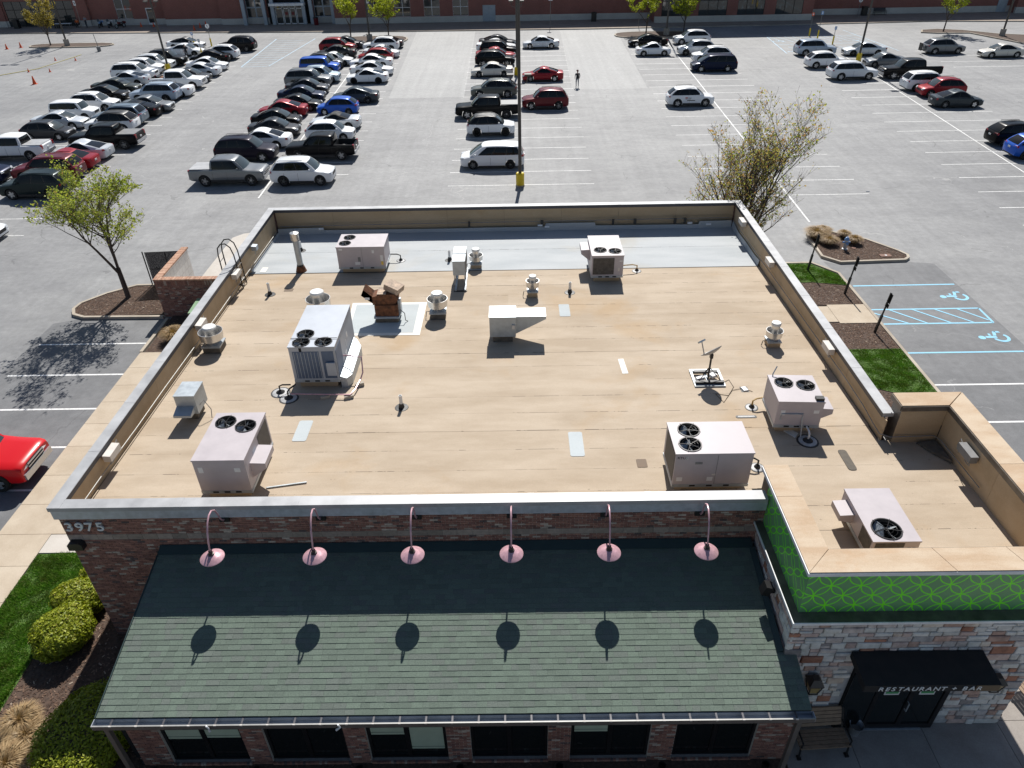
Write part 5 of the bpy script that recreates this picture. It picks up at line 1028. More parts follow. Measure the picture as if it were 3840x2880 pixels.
# ================================================================ VEGETATION
def tree(lab, x, y, z, h, rad, mat, n_leaf, leaf=.09, leaders=4, spread=.5, fork=.22, seed=1, lean=(0,0), trunk_r=.12, depth=3, low=.3, wide=1.):
    rg = random.Random(seed); t = thing('tree', lab, 'tree', (x,y,z)); wood = MB(); tips = []
    def limb(p, d, L, r, lv):
        n = 5 if lv < 2 else 4; pts = [p.copy()]; rs = [r]; q = p.copy(); dd = d.copy()
        for i in range(n):
            dd = (dd+Vector((rg.gauss(0,.10),rg.gauss(0,.10),rg.gauss(0,.06)+(.07 if lv else .0)))).normalized(); q = q+dd*(L/n); pts.append(q.copy()); rs.append(max(.006, r*(1-.72*(i+1)/n)))
        wood.tube(pts, rs, 7 if lv == 0 else (5 if lv == 1 else 3), caps=False)
        if lv >= depth:
            for p_ in pts[1:]: tips.append(p_)
            return
        if lv >= 2: tips.extend(pts[3:])
        k = {0: 9, 1: 8, 2: 5}.get(lv, 4)
        for i in range(k):
            f = rg.uniform(.28 if lv else low, 1.); j = min(n-1, int(f*n)); b = pts[j].lerp(pts[j+1], f*n-j)
            a = rg.uniform(0, 2*math.pi); side = Vector((math.cos(a), math.sin(a), 0)); up_ = rg.uniform(.25, .8)
            nd_ = (dd*up_+side*rg.uniform(.55,1.0)*wide+Vector((0,0,.16))).normalized()
            limb(b, nd_, L*rg.uniform(.38,.62)*(1.05-.3*f), r*(1-.6*f)*.5, lv+1)
    base = Vector((0,0,-.05)); fk = Vector((lean[0]*fork, lean[1]*fork, h*fork))
    wood.tube([base, Vector((0,0,.05)), fk*.5, fk], [trunk_r*1.5, trunk_r*1.12, trunk_r, trunk_r*.92], 9, caps=False)
    for i in range(leaders):
        a = 2*math.pi*(i+rg.uniform(-.25,.25))/leaders; s = spread*rg.uniform(.55,1.15)*(.35 if i == 0 else 1)
        d = Vector((math.cos(a)*s+lean[0]*.1, math.sin(a)*s+lean[1]*.1, 1)).normalized()
        limb(fk-Vector((0,0,rg.uniform(0,.1)*h)), d, (h*(1-fork))*rg.uniform(.78,1.0), trunk_r*.62, 0 if leaders < 3 else 0)
    wood.build('trunk', M['bark'], t, smooth=True, sharp=80)
    cr = MB(); V = cr.v; F = cr.f
    for i in range(n_leaf):
        p_ = rg.choice(tips)+Vector((rg.gauss(0,.09),rg.gauss(0,.09),rg.gauss(0,.08))); s = leaf*rg.uniform(.6,1.25)
        n_ = Vector((rg.gauss(0,1),rg.gauss(0,1),rg.gauss(.5,1))).normalized(); a = n_.orthogonal().normalized(); a.rotate(Matrix.Rotation(rg.uniform(0,6.28),3,n_)) if False else None
        b = n_.cross(a); th = rg.uniform(0,6.28); a, b = a*math.cos(th)+b*math.sin(th), b*math.cos(th)-a*math.sin(th)
        k0 = len(V); bend = n_*s*.22
        V += [tuple(p_-a*s*.5), tuple(p_+b*s*.42-bend), tuple(p_+a*s*.55), tuple(p_-b*s*.42-bend)]; F.append((k0,k0+1,k0+2)); F.append((k0,k0+2,k0+3)); cr.mi += [0,0]
    cr.build('crown', M[mat], t); return t
tree('young maple with fresh green leaves in the kerbed island at left', -21.46,35.87,.11,7.3,2.6,'leaf_green',5600,.125,4,.5,.24,11,(-.1,0),.13)
tree('large budding maple with russet and green leaves behind the back right corner', 12.55,38.3,.0,7.7,3.4,'leaf_mix',6500,.11,9,.27,.1,23,(0,0),.17,3,.15,.7)
for lab, x, y, h, mt, sd in (('small ochre-leaved tree in the far left island',-67.4,115.5,5.6,'leaf_ochre',3),('left one of two small bright trees beside the left central pole',-23.6,116.2,6.6,'leaf_bright',4),('right one of two small bright trees beside the left central pole',-18.2,117,5.9,'leaf_bright',5),('left one of two bright trees at the right central island',19.5,116.3,6.2,'leaf_bright',6),('right one of two bright trees at the right central island',24.95,116.3,5.4,'leaf_bright',8),('bright yellow-green tree in the far right island',61.4,113.6,6.4,'leaf_bright',9)):
    tree(lab, x, y, .11, h, 2.4, mt, 2600, .2, 4, .75, .3, sd, (.2,0), .09, 2, .2)
def blob(lab, x, y, z, rx, ry, h, n, mat='leaf_box', leaf=.045, cat='shrub', seed=1):
    rg = random.Random(seed); t = thing('boxwood_shrub', lab, cat, (x,y,z)); core = []
    MB().lathe([(0,h*.88)]+[(.86*math.cos(R(a)), h*.5+h*.38*math.sin(R(a))) for a in range(75,-80,-15)]+[(0,h*.1)], 18).build('branches', M['bark'], t, smooth=True).scale = (rx, ry, 1)
    cr = MB()
    for i in range(n):
        u, v = rg.uniform(0,2*math.pi), rg.uniform(-.85,1); s = math.sqrt(1-v*v); lump = 1+.07*math.sin(u*3+seed)*math.cos(v*4+seed)+.04*math.sin(u*9)*math.sin(v*8); rr = rg.uniform(.84,1.03)*lump
        sq = lambda c: math.copysign(abs(c)**.8, c)
        p_ = Vector((rx*rr*s*math.cos(u), ry*rr*s*math.sin(u), h*.5+h*.5*rr*sq(v))); n_ = Vector((s*math.cos(u)/rx, s*math.sin(u)/ry, v/h*2)).normalized()+Vector((rg.gauss(0,.5),rg.gauss(0,.5),rg.gauss(0,.5))); n_.normalize()
        a = n_.orthogonal().normalized(); b = n_.cross(a); th = rg.uniform(0,6.28); a, b = a*math.cos(th)+b*math.sin(th), b*math.cos(th)-a*math.sin(th); q = leaf*rg.uniform(.6,1.3)
        cr.add([p_-a*q, p_+b*q*.5, p_+a*q, p_-b*q*.5], [(0,1,2,3)])
    cr.build('foliage', M[mat], t); return t
blob('round clipped yellow-green shrub, largest beside the brick corner', -13.62,13.6,.08,.8,.9,1.05,15000,seed=1); blob('round clipped shrub between the largest one and the lawn corner', -13.75,14.85,.08,.8,.7,.95,10000,seed=2); blob('small clipped shrub tucked at the wall behind the round shrubs', -13.55,15.75,.08,.6,.5,.85,6000,seed=3)
blob('big dark shrub in shade under the shingle eave', -11.35,10.35,.08,1.15,1.5,1.15,17000,seed=4)
def tuft(lab, x, y, z, r, h, n, mat='straw', seed=1):
    rg = random.Random(seed); t = thing('dry_grass_clump', lab, 'ornamental grass', (x,y,z)); cr = MB()
    for i in range(n):
        a = rg.uniform(0,6.28); k = rg.random()**.6; d = Vector((math.cos(a), math.sin(a), 0)); p0 = d*r*.3*k; L = h*rg.uniform(.6,1.1); p1 = p0+d*r*.45*k+Vector((0,0,L*.7)); p2 = p0+d*r*(.9*k+.1)+Vector((0,0,L*(.95-.35*k))); s = Vector((-d.y,d.x,0))*.009
        cr.add([p0-s,p0+s,p1+s,p1-s,p2], [(0,1,2,3),(3,2,4)])
    cr.build('blades', M[mat], t); P(MB().lathe([(r*.45,-.02),(r*.3,.06),(0,.08)], 10), 'crown_base', 'soil', t)
for lab, x, y, r, h in (('long dry grass clump at the left end of the right island',18.75,42.45,.75,.75),('second dry grass clump at the island tip, behind the first',19.35,42.95,.55,.6),('dry grass clump left of the hydrant',19.2,41.45,.55,.6),('dry grass clump behind the hydrant',20.5,42.5,.4,.5),('dry grass clump right of the hydrant',20.75,41.5,.45,.6),('round dry shrub in the mulch strip beside the left sidewalk',-17.1,31.2,.62,.75),('dry grass clump nearest the bottom left corner',-13.2,9.75,.6,.6),('dry grass clump behind the nearest one at bottom left',-13.15,10.55,.5,.5),('dry grass clump farthest from the bottom left corner',-13.5,10.95,.5,.55)): tuft(lab, x, y, .1, r, h, 1500, seed=int(x*10))
def inside(p, poly):
    c = False; n = len(poly)
    for i in range(n):
        a, b = poly[i], poly[i-1]
        if (a[1] > p[1]) != (b[1] > p[1]) and p[0] < (b[0]-a[0])*(p[1]-a[1])/(b[1]-a[1])+a[0]: c = not c
    return c
def scatter(poly, n, seed=0):
    rg = random.Random(seed); xs = [p[0] for p in poly]; ys = [p[1] for p in poly]; out = []
    while len(out) < n:
        p = (rg.uniform(min(xs),max(xs)), rg.uniform(min(ys),max(ys)))
        if inside(p, poly): out.append(p)
    return out
def grass(lab, poly, z, n, h, seed):
    rg = random.Random(seed); cr = MB()
    for x, y in scatter(poly, n, seed):
        hh = h*(1+.75*math.sin(x*4.1+math.sin(y*2.3)*2)*math.sin(y*3.7+math.sin(x*1.9)*2))*.8
        for k in range(3):
            a = rg.uniform(0,6.28); d = Vector((math.cos(a),math.sin(a),0)); s = Vector((-d.y,d.x,0))*.011; L = hh*rg.uniform(.6,1.3); b = Vector((x+rg.gauss(0,.02),y+rg.gauss(0,.02),z))
            cr.add([b-s,b+s,b+d*L*rg.uniform(.3,.9)+Vector((0,0,L))], [(0,1,2)])
    tag(cr.build('grass', M['grass'], None), lab, 'grass', None, 'stuff')
grass('thick green lawn beside the left sidewalk and mulch bed', rect(-16.4,-14.45,7.5,17.08), .1, 26000, .085, 1)
grass('small green lawn patch by the back right kerb', [(11.3,36.4),(16.5,36.4),(18.25,36.0),(18.15,37.3),(17.05,38.7),(11.3,38.7)], .125, 16000, .05, 2)
grass('bright green lawn patch right of the tower', [(14.6,26.75),(16.37,25.85),(18.22,25.5),(18.22,29.3),(11.3,29.3),(11.3,27.2)], .125, 22000, .05, 3)
mc = MB(); rg = random.Random(5)
for poly, n, z in ((rect(-14.4,-9.9,6,16.8),9000,.085),(rect(-18.1,-12.4,30.1,33.6),2500,.1),([(-18.7,37.0)]+lin[::-1][1:-1]+[(-18.7,33.95)],5000,.11),(kin,4500,.11),([(11.3,33.7),(18.2,33.85),(18.2,35.9),(16.5,36.3),(11.3,36.3)],4000,.1),(rect(11.3,18.2,29.45,31.85),4000,.1),([(13.5,26.7),(16.37,25.7),(18.2,25.4),(18.2,21),(13.5,21)],3000,.1),(rect(-9.8,6.6,8.2,9.8),1500,.075)):
    for x, y in scatter(poly, n, n):
        a = rg.uniform(0,3.14); L, wd = rg.uniform(.02,.06), rg.uniform(.006,.018); c, s = math.cos(a), math.sin(a); t_ = rg.uniform(-.4,.4); zz = z+rg.uniform(.004,.02)
        mc.add([(x-c*L-s*wd,y-s*L+c*wd,zz-t_*L*.5),(x-c*L+s*wd,y-s*L-c*wd,zz-t_*L*.5),(x+c*L+s*wd,y+s*L-c*wd,zz+t_*L*.5),(x+c*L-s*wd,y+s*L+c*wd,zz+t_*L*.5)], [(0,1,2,3)])
tag(mc.build('mulch_chips', M['mulch'], None), 'dark brown mulch chips in the planting beds', 'mulch', None, 'stuff')
# ================================================================ CARS
# body stations: (x/L, half-width factor, top z, bottom z); cabin: cowl x, roof front x, roof rear x, base rear x, belt z, roof z, base half-width, top half-width
def ST(nose, hood, cowl, belt, deck, tail, clear, nw=(.66,.82,.93), tw=(.88,.74)):
    return [(.5,nw[0],nose-.06,clear+.14),(.488,nw[1],nose,clear+.04),(.455,nw[2],nose+.05,clear),(.38,.985,hood-.03,clear-.01),(.30,1,hood,clear-.01),(.22,1,cowl,clear-.01),(.06,1,belt,clear-.01),(-.12,1,belt+.01,clear-.01),(-.28,1,belt+.02,clear-.01),(-.37,.99,deck,clear),(-.44,.965,deck-.01,clear+.03),(-.485,tw[0],tail,clear+.09),(-.5,tw[1],tail-.08,clear+.18)]
CT = {
 'sedan': dict(L=4.85,W=1.85,st=ST(.70,.86,.97,.97,1.02,.98,.19),cab=(.265,.075,-.135,-.395,.92,1.47,.97,.74),wb=(.305,-.285),rw=.345,win=((.10,.46),(.49,.80)),hl=.70,tl=.88,dr=.10),
 'coupe': dict(L=4.7,W=1.85,st=ST(.69,.84,.95,.95,1.0,.97,.19),cab=(.23,.045,-.12,-.42,.90,1.41,.96,.72),wb=(.30,-.285),rw=.34,win=((.10,.70),),hl=.69,tl=.88),
 'fast':  dict(L=4.75,W=1.87,st=ST(.68,.84,.95,.97,1.04,1.0,.18),cab=(.265,.06,-.12,-.46,.91,1.46,.96,.72),wb=(.31,-.29),rw=.345,win=((.09,.44),(.47,.74)),hl=.68,tl=.92,dr=.13),
 'hatch': dict(L=4.35,W=1.78,st=ST(.74,.90,1.0,1.0,1.02,.98,.19),cab=(.28,.11,-.30,-.475,.94,1.53,.97,.76),wb=(.30,-.29),rw=.33,win=((.10,.42),(.45,.76),(.79,.93)),hl=.74,tl=.95),
 'cross': dict(L=4.6,W=1.88,st=ST(.86,1.02,1.12,1.13,1.14,1.08,.24,(.70,.85,.94),(.92,.8)),cab=(.265,.095,-.32,-.48,1.06,1.70,.975,.77),wb=(.305,-.29),rw=.385,win=((.09,.40),(.43,.73),(.76,.93)),hl=.86,tl=1.03,rails=1),
 'suv':   dict(L=4.95,W=1.97,st=ST(.94,1.10,1.19,1.20,1.20,1.12,.26,(.76,.89,.96),(.94,.84)),cab=(.25,.105,-.37,-.478,1.12,1.80,.975,.80),wb=(.305,-.285),rw=.40,win=((.09,.38),(.41,.68),(.71,.94)),hl=.93,tl=1.08,rails=1),
 'boxy':  dict(L=4.35,W=1.78,st=ST(.90,1.05,1.12,1.12,1.12,1.06,.24,(.82,.92,.97),(.96,.9)),cab=(.26,.17,-.44,-.485,1.04,1.71,.97,.86),wb=(.30,-.30),rw=.35,win=((.08,.36),(.40,.66),(.72,.94)),hl=.88,tl=1.0),
 'mini':  dict(L=5.15,W=2.0,st=ST(.84,1.02,1.12,1.10,1.10,1.04,.21),cab=(.345,.135,-.41,-.48,1.02,1.75,.975,.79),wb=(.305,-.28),rw=.35,win=((.14,.37),(.40,.66),(.69,.93)),hl=.86,tl=1.05),
 'pickup':dict(L=5.9,W=2.02,st=ST(1.10,1.20,1.28,1.28,1.28,1.27,.36,(.90,.95,.98),(.99,.97)),cab=(.245,.125,-.185,-.205,1.20,1.93,.965,.80),wb=(.32,-.30),rw=.43,win=((.10,.50),(.53,.92)),hl=1.0,tl=1.12,bed=1,dr=.03),
 'conv':  dict(L=4.75,W=1.88,st=ST(.70,.86,.95,.98,1.04,1.0,.18),cab=(.21,.05,-.10,-.32,.92,1.37,.94,.71),wb=(.30,-.29),rw=.35,win=((.12,.66),),hl=.70,tl=.92),
 'beetle':dict(L=4.25,W=1.80,st=ST(.74,.92,1.0,1.0,1.0,.92,.2),cab=(.25,.085,-.13,-.45,.94,1.50,.9,.66),wb=(.30,-.30),rw=.345,win=((.10,.58),(.61,.82)),hl=.74,tl=.82,dr=.16),
}
def wheel_mesh(rw, black):
    t = MB().lathe([(rw*.62,-.11),(rw*.9,-.115),(rw,-.08),(rw,.08),(rw*.9,.115),(rw*.62,.11)], 20)
    me1 = bpy.data.meshes.new('tyre'); me1.from_pydata(t.v, [], t.f); me1.materials.append(M['tyre'])
    r = MB().lathe([(rw*.66,.10),(rw*.63,.10),(rw*.60,.03),(rw*.60,-.1)], 20); r.lathe([(rw*.6,.02),(0,.02)], 20, mi=1)
    for k in range(5):
        a = 2*math.pi*k/5; c, s = math.cos(a), math.sin(a); V = []
        for rr, wd in ((.0,.09),(.62*rw,.055)):
            for q in (-1,1): V.append((rr*c-q*wd*s, rr*s+q*wd*c, .085 if rr else .07))
        r.add(V, [(0,1,3,2),(2,3,1,0)])
    r.lathe([(rw*.17,.06),(rw*.15,.09),(0,.095)], 12)
    me2 = bpy.data.meshes.new('rim'); me2.from_pydata(r.v, [], r.f); me2.materials.append(M['rimblack'] if black else M['rim']); me2.materials.append(M['rimblack']); me2.polygons.foreach_set('material_index', r.mi)
    for me in (me1, me2): me.polygons.foreach_set('use_smooth', [True]*len(me.polygons)); me.set_sharp_from_angle(angle=R(40))
    return me1, me2
PROTO = {}
def meshof(mb, name, mats, smooth=True, sharp=40):
    o = mb.build(name, mats, None, smooth, sharp=sharp); me = o.data; bpy.data.objects.remove(o); return me
def car_proto(t, openbed=False):
    key = (t, openbed)
    if key in PROTO: return PROTO[key]
    c = CT[t]; L, W = c['L'], c['W']/2; parts = []
    rings = []
    for fx, fwd, zt, zb in c['st']:
        w_ = W*fwd; h = zt-zb
        half = [(0,zt+.012),(.55*w_,zt+.004),(.88*w_,zt-.018),(.965*w_,zt-.07),(w_,zt-.2*h-.05),(w_*.995,zb+.42*h),(w_*.985,zb+.2*h),(w_*.93,zb+.03),(w_*.86,zb),(0,zb)]
        rings.append([(fx*L, y, z) for y, z in half]+[(fx*L, -y, z) for y, z in half[-2:0:-1]])
    m = len(rings[0]); mb = MB(); mb.v = [p for r in rings for p in r]
    for i in range(len(rings)-1):
        for k in range(m): mb.f.append((i*m+k, i*m+(k+1)%m, (i+1)*m+(k+1)%m, (i+1)*m+k))
    mb.f.append(tuple(range(m-1,-1,-1))); mb.f.append(tuple(range((len(rings)-1)*m, len(rings)*m))); mb.mi = [0]*len(mb.f)
    o = mb.build('body', [CARCOL['white']], None)
    bmm = bmesh.new(); bmm.from_mesh(o.data); bmesh.ops.recalc_face_normals(bmm, faces=bmm.faces); bmm.to_mesh(o.data); bmm.free()
    cut = MB()
    for fx in c['wb']: cut.tube([(fx*L,-W*1.2,c['rw']+.01),(fx*L,W*1.2,c['rw']+.01)], c['rw']+.065, 22)
    if openbed: cut.box(-.487*L,-.22*L,-W*.80,W*.80,.82,1.6)
    co = cut.build('cut', [M['plastic']], None)
    bmm = bmesh.new(); bmm.from_mesh(co.data); bmesh.ops.recalc_face_normals(bmm, faces=bmm.faces); bmm.to_mesh(co.data); bmm.free()
    md = o.modifiers.new('b', 'BOOLEAN'); md.operation = 'DIFFERENCE'; md.object = co; md.solver = 'EXACT'; md.material_mode = 'TRANSFER'
    dg = bpy.context.evaluated_depsgraph_get(); me = bpy.data.meshes.new_from_object(o.evaluated_get(dg)); me.name = 'body'
    bpy.data.objects.remove(o); bpy.data.objects.remove(co)
    me.polygons.foreach_set('use_smooth', [True]*len(me.polygons)); me.set_sharp_from_angle(angle=R(32))
    parts.append(('body', me, 'paint', None))
    xc, xf, xr, xb, zb, zt, fb, ft = c['cab']; xc, xf, xr, xb = xc*L, xf*L, xr*L, xb*L
    def Y(u, t): e = (2*u-1)**4; return W*((fb+(ft-fb)*t**1.25)-(.10-.03*t)*e)
    def X(u, t): return (xc+(xb-xc)*u)*(1-t)+(xf+(xr-xf)*u)*t+(.05*math.sin(t*math.pi)*(1 if u < .3 else -1 if u > .7 else 0))*(abs(2*u-1)**2)
    dr = c.get('dr', .07)
    def Z(t, u=.35): return zb+(zt-zb)*t-t*t*((max(0,.35-u)/.35)**2*.05+(max(0,u-.35)/.65)**2*dr)
    def side(u, t, s): return Vector((X(u,t), s*Y(u,t), Z(t,u)))
    def end(v, t, u): b = (.10 if u == 0 else -.06)*(1-v*v); return Vector((X(u,t)+b, v*Y(u,t), Z(t,u)))
    ts = (0,.3,.6,.85,.96,1.0); NU, NV = 8, 6; cm = MB(); rg_ = []
    for t_ in ts:
        sh_ = 1 if t_ < .96 else (.985 if t_ < 1 else .93); ring = []
        for k in range(NV): ring.append(end(-1+2*k/NV, t_, 0))
        for k in range(NU): ring.append(side(k/NU, t_, 1))
        for k in range(NV): ring.append(end(1-2*k/NV, t_, 1))
        for k in range(NU): ring.append(side(1-k/NU, t_, -1))
        cx = (xf+xr)/2
        if t_ == 1.0: ring = [Vector((cx+(p.x-cx)*.965, p.y*.93, p.z+.025)) for p in ring]
        rg_.append(ring)
    m = len(rg_[0]); cm.v = [tuple(p) for r in rg_ for p in r]
    for i in range(len(ts)-1):
        for k in range(m): cm.f.append((i*m+k, i*m+(k+1)%m, (i+1)*m+(k+1)%m, (i+1)*m+k))
    n0 = (len(ts)-1)*m; cen = len(cm.v); cxm = (xf+xr)/2
    inner = [(cxm+(p.x-cxm)*.6, p.y*.6, p.z+.022) for p in rg_[-1]]; cm.v += inner
    for k in range(m): cm.f.append((n0+k, n0+(k+1)%m, cen+(k+1)%m, cen+k))
    cm.f.append(tuple(range(cen, cen+m))); cm.mi = [0]*len(cm.f)
    parts.append(('cabin', meshof(cm, 'cabin', [CARCOL['white']], True, 50), 'roof', None))
    def panel(fn, a0, a1, t0, t1, name, mat, out, n=4, mm=4, off=.012):
        V = []; F = []
        for i in range(n+1):
            for j in range(mm+1):
                a, t_ = a0+(a1-a0)*i/n, t0+(t1-t0)*j/mm; e = 1e-3; p = fn(a, t_); d1 = fn(a+e, t_)-p; d2 = fn(a, t_+e)-p; nn = d1.cross(d2).normalized()
                if nn.dot(out) < 0: nn = -nn
                V.append(p+nn*off)
        for i in range(n):
            for j in range(mm): q = (i*(mm+1)+j, (i+1)*(mm+1)+j, (i+1)*(mm+1)+j+1, i*(mm+1)+j+1); F.append(q)
        p0, p1, p2 = (Vector(V[k]) for k in F[0][:3])
        if (p1-p0).cross(p2-p0).dot(out) < 0: F = [q[::-1] for q in F]
        parts.append((name, meshof(MB().add(V, F), name, [M[mat]]), None, None))
    panel(lambda v, t_: end(v, t_, 0), -.90, .90, .06, .95, 'windshield', 'screen', Vector((1,0,.4)), 6)
    panel(lambda v, t_: end(v, t_, 1), -.86, .86, .16, .92, 'rear_window', 'carglass', Vector((-1,0,.4)), 6)
    for s in (1, -1):
        panel(lambda u, t_, s=s: side(u, t_, s), c['win'][0][0]-.015, c['win'][-1][1]+.015, .12, .93, 'window_trim', 'plastic', Vector((0,s,.1)), 8, 4, .006)
        for a, b in c['win']: panel(lambda u, t_, s=s: side(u, t_, s), a, b, .17, .90, 'side_window', 'carglass', Vector((0,s,.1)), 4)
    zf, zl = c['hl'], c['tl']
    for s in (1, -1):
        hl = MB().hexa([(.455*L,s*W*.92,zf-.10),(.499*L,s*W*.80,zf-.12),(.507*L,s*W*.50,zf-.11),(.46*L,s*W*.5,zf-.10)][::s],[(.44*L,s*W*.90,zf+.035),(.488*L,s*W*.80,zf+.02),(.499*L,s*W*.50,zf+.0),(.45*L,s*W*.5,zf+.01)][::s])
        parts.append(('headlight', meshof(hl, 'headlight', [M['headlight']], False), None, None))
        tl = MB().hexa([(-.46*L,s*W*.985,zl-.09),(-.46*L,s*W*.5,zl-.08),(-.503*L,s*W*.52,zl-.08),(-.492*L,s*W*.86,zl-.09)][::s],[(-.455*L,s*W*.97,zl+.06),(-.455*L,s*W*.5,zl+.05),(-.49*L,s*W*.52,zl+.04),(-.482*L,s*W*.86,zl+.06)][::s]) if not c.get('bed') else MB().box(-.502*L,-.478*L,min(s*W*.72,s*W*.93),max(s*W*.72,s*W*.93),zl-.18,zl+.14)
        parts.append(('taillight', meshof(tl, 'taillight', [M['taillight']], False), None, None))
        parts.append(('mirror', meshof(MB().lathe([(0,.07),(.06,.06),(.085,0),(.06,-.06),(0,-.07)], 8, (xc-.42,s*(W*.97+.1),zb+.14)), 'mirror', [CARCOL['white']]), 'paint', None))
        if c.get('rails'): parts.append(('roof_rail', meshof(MB().tube([(xf-.2,s*W*ft*.90,zt+.03),(xf-.3,s*W*ft*.90,zt+.07),(xr+.25,s*W*ft*.90,zt+.07),(xr+.12,s*W*ft*.90,zt+.03)], .02, 5), 'roof_rail', [M['blackmetal']]), None, None))
    parts.append(('grille', meshof(MB().box(.47*L,.503*L,-W*(.5 if c.get('bed') else .46),W*(.5 if c.get('bed') else .46),zf-(.30 if c.get('bed') else .26),zf-(-.01 if c.get('bed') else .05)), 'grille', [M['plastic']], False), None, None))
    parts.append(('lower_bumper', meshof(MB().box(.46*L,.494*L,-W*.66,W*.66,c['st'][2][3]+.03,c['st'][2][3]+.15).box(-.494*L,-.46*L,-W*.7,W*.7,c['st'][2][3]+.06,c['st'][2][3]+.2), 'lower_bumper', [M['plastic']], False), None, None))
    if c.get('bed'):
        parts.append(('chrome_bumper', meshof(MB().box(.478*L,.512*L,-W*.86,W*.86,.50,.74).box(-.512*L,-.48*L,-W*.88,W*.88,.52,.74), 'chrome_bumper', [M['rim']], False), None, None)); parts.append(('grille_bar', meshof(MB().box(.5035*L,.508*L,-W*.5,W*.5,zf-.17,zf-.13).box(.5035*L,.508*L,-W*.5,W*.5,zf-.05,zf-.01), 'grille_bar', [M['rim']], False), None, None))
    parts.append(('license_plate', meshof(MB().box(-.508*L,-.49*L,-.15,.15,zl-.24,zl-.12), 'license_plate', [M['plate']], False), None, None))
    for s in (1, -1): parts.append(('side_sill', meshof(MB().box(c['wb'][1]*L+c['rw']+.1,c['wb'][0]*L-c['rw']-.1,min(s*W*.9,s*W*.992),max(s*W*.9,s*W*.992),c['st'][5][3]-.0,c['st'][5][3]+(.17 if c['rw'] > .36 else .09)), 'side_sill', [M['plastic']], False), None, None))
    seam = MB()
    for a, b in c['win'][:2]:
        xx = X(b+.015, 0)
        for s in (1, -1): seam.box(xx-.006,xx+.006,min(s*W*.99,s*W*1.003),max(s*W*.99,s*W*1.003),c['st'][5][3]+.14,c['st'][6][2]-.18)
    parts.append(('door_seam', meshof(seam, 'door_seam', [M['plastic']], False), None, None))
    if c.get('bed') and not openbed: parts.append(('bed_cover', meshof(MB().box(-.486*L,-.215*L,-W*.86,W*.86,1.27,1.315), 'bed_cover', [M['ltboxgrey']], False), 'cover', None))
    PROTO[key] = parts; return parts
WH = {}
def add_car(x, y, L, face, t, colr, label, openbed=False, black=False, rot=0, name=None, group='cars parked in the lot'):
    c = CT[t]; root = thing(name or {'pickup':'pickup_truck','mini':'minivan','suv':'suv','cross':'crossover','boxy':'boxy_car','conv':'convertible','hatch':'hatchback'}.get(t,'sedan'), label, {'pickup':'pickup truck','mini':'minivan','suv':'SUV','cross':'SUV'}.get(t,'car'), (x, y+c['W']/2-.1, 0), (0 if face == 'R' else math.pi)+R(rot), group)
    sx_ = max(.93, min(1.08, L/c['L'])); root.scale = (sx_, 1, 1)
    base, _, roof = colr.partition('/'); pc = CARCOL[base]; rc = M['black'] if roof else pc
    if roof == 'blacktop': rc = M['awning']
    for nm, me, role, _2 in car_proto(t, openbed):
        o = inst(nm, me, root)
        if role in ('paint', 'roof'): o.material_slots[0].link = 'OBJECT'; o.material_slots[0].material = pc if role == 'paint' else rc
        if role == 'cover': o.material_slots[0].link = 'OBJECT'; o.material_slots[0].material = M['coping'] if base in ('grey','white') else M['ltboxgrey']
    k = (c['rw'], black)
    if k not in WH: WH[k] = wheel_mesh(*k)
    for fx in c['wb']:
        for s in (1, -1):
            wl = thing('wheel', None, None); wl.parent = root; wl.location = (fx*c['L'], s*(c['W']/2-.125), c['rw']); wl.rotation_euler = (R(-90*s), 0, 0)
            inst('tyre', WH[k][0], wl); inst('rim', WH[k][1], wl)
    return root
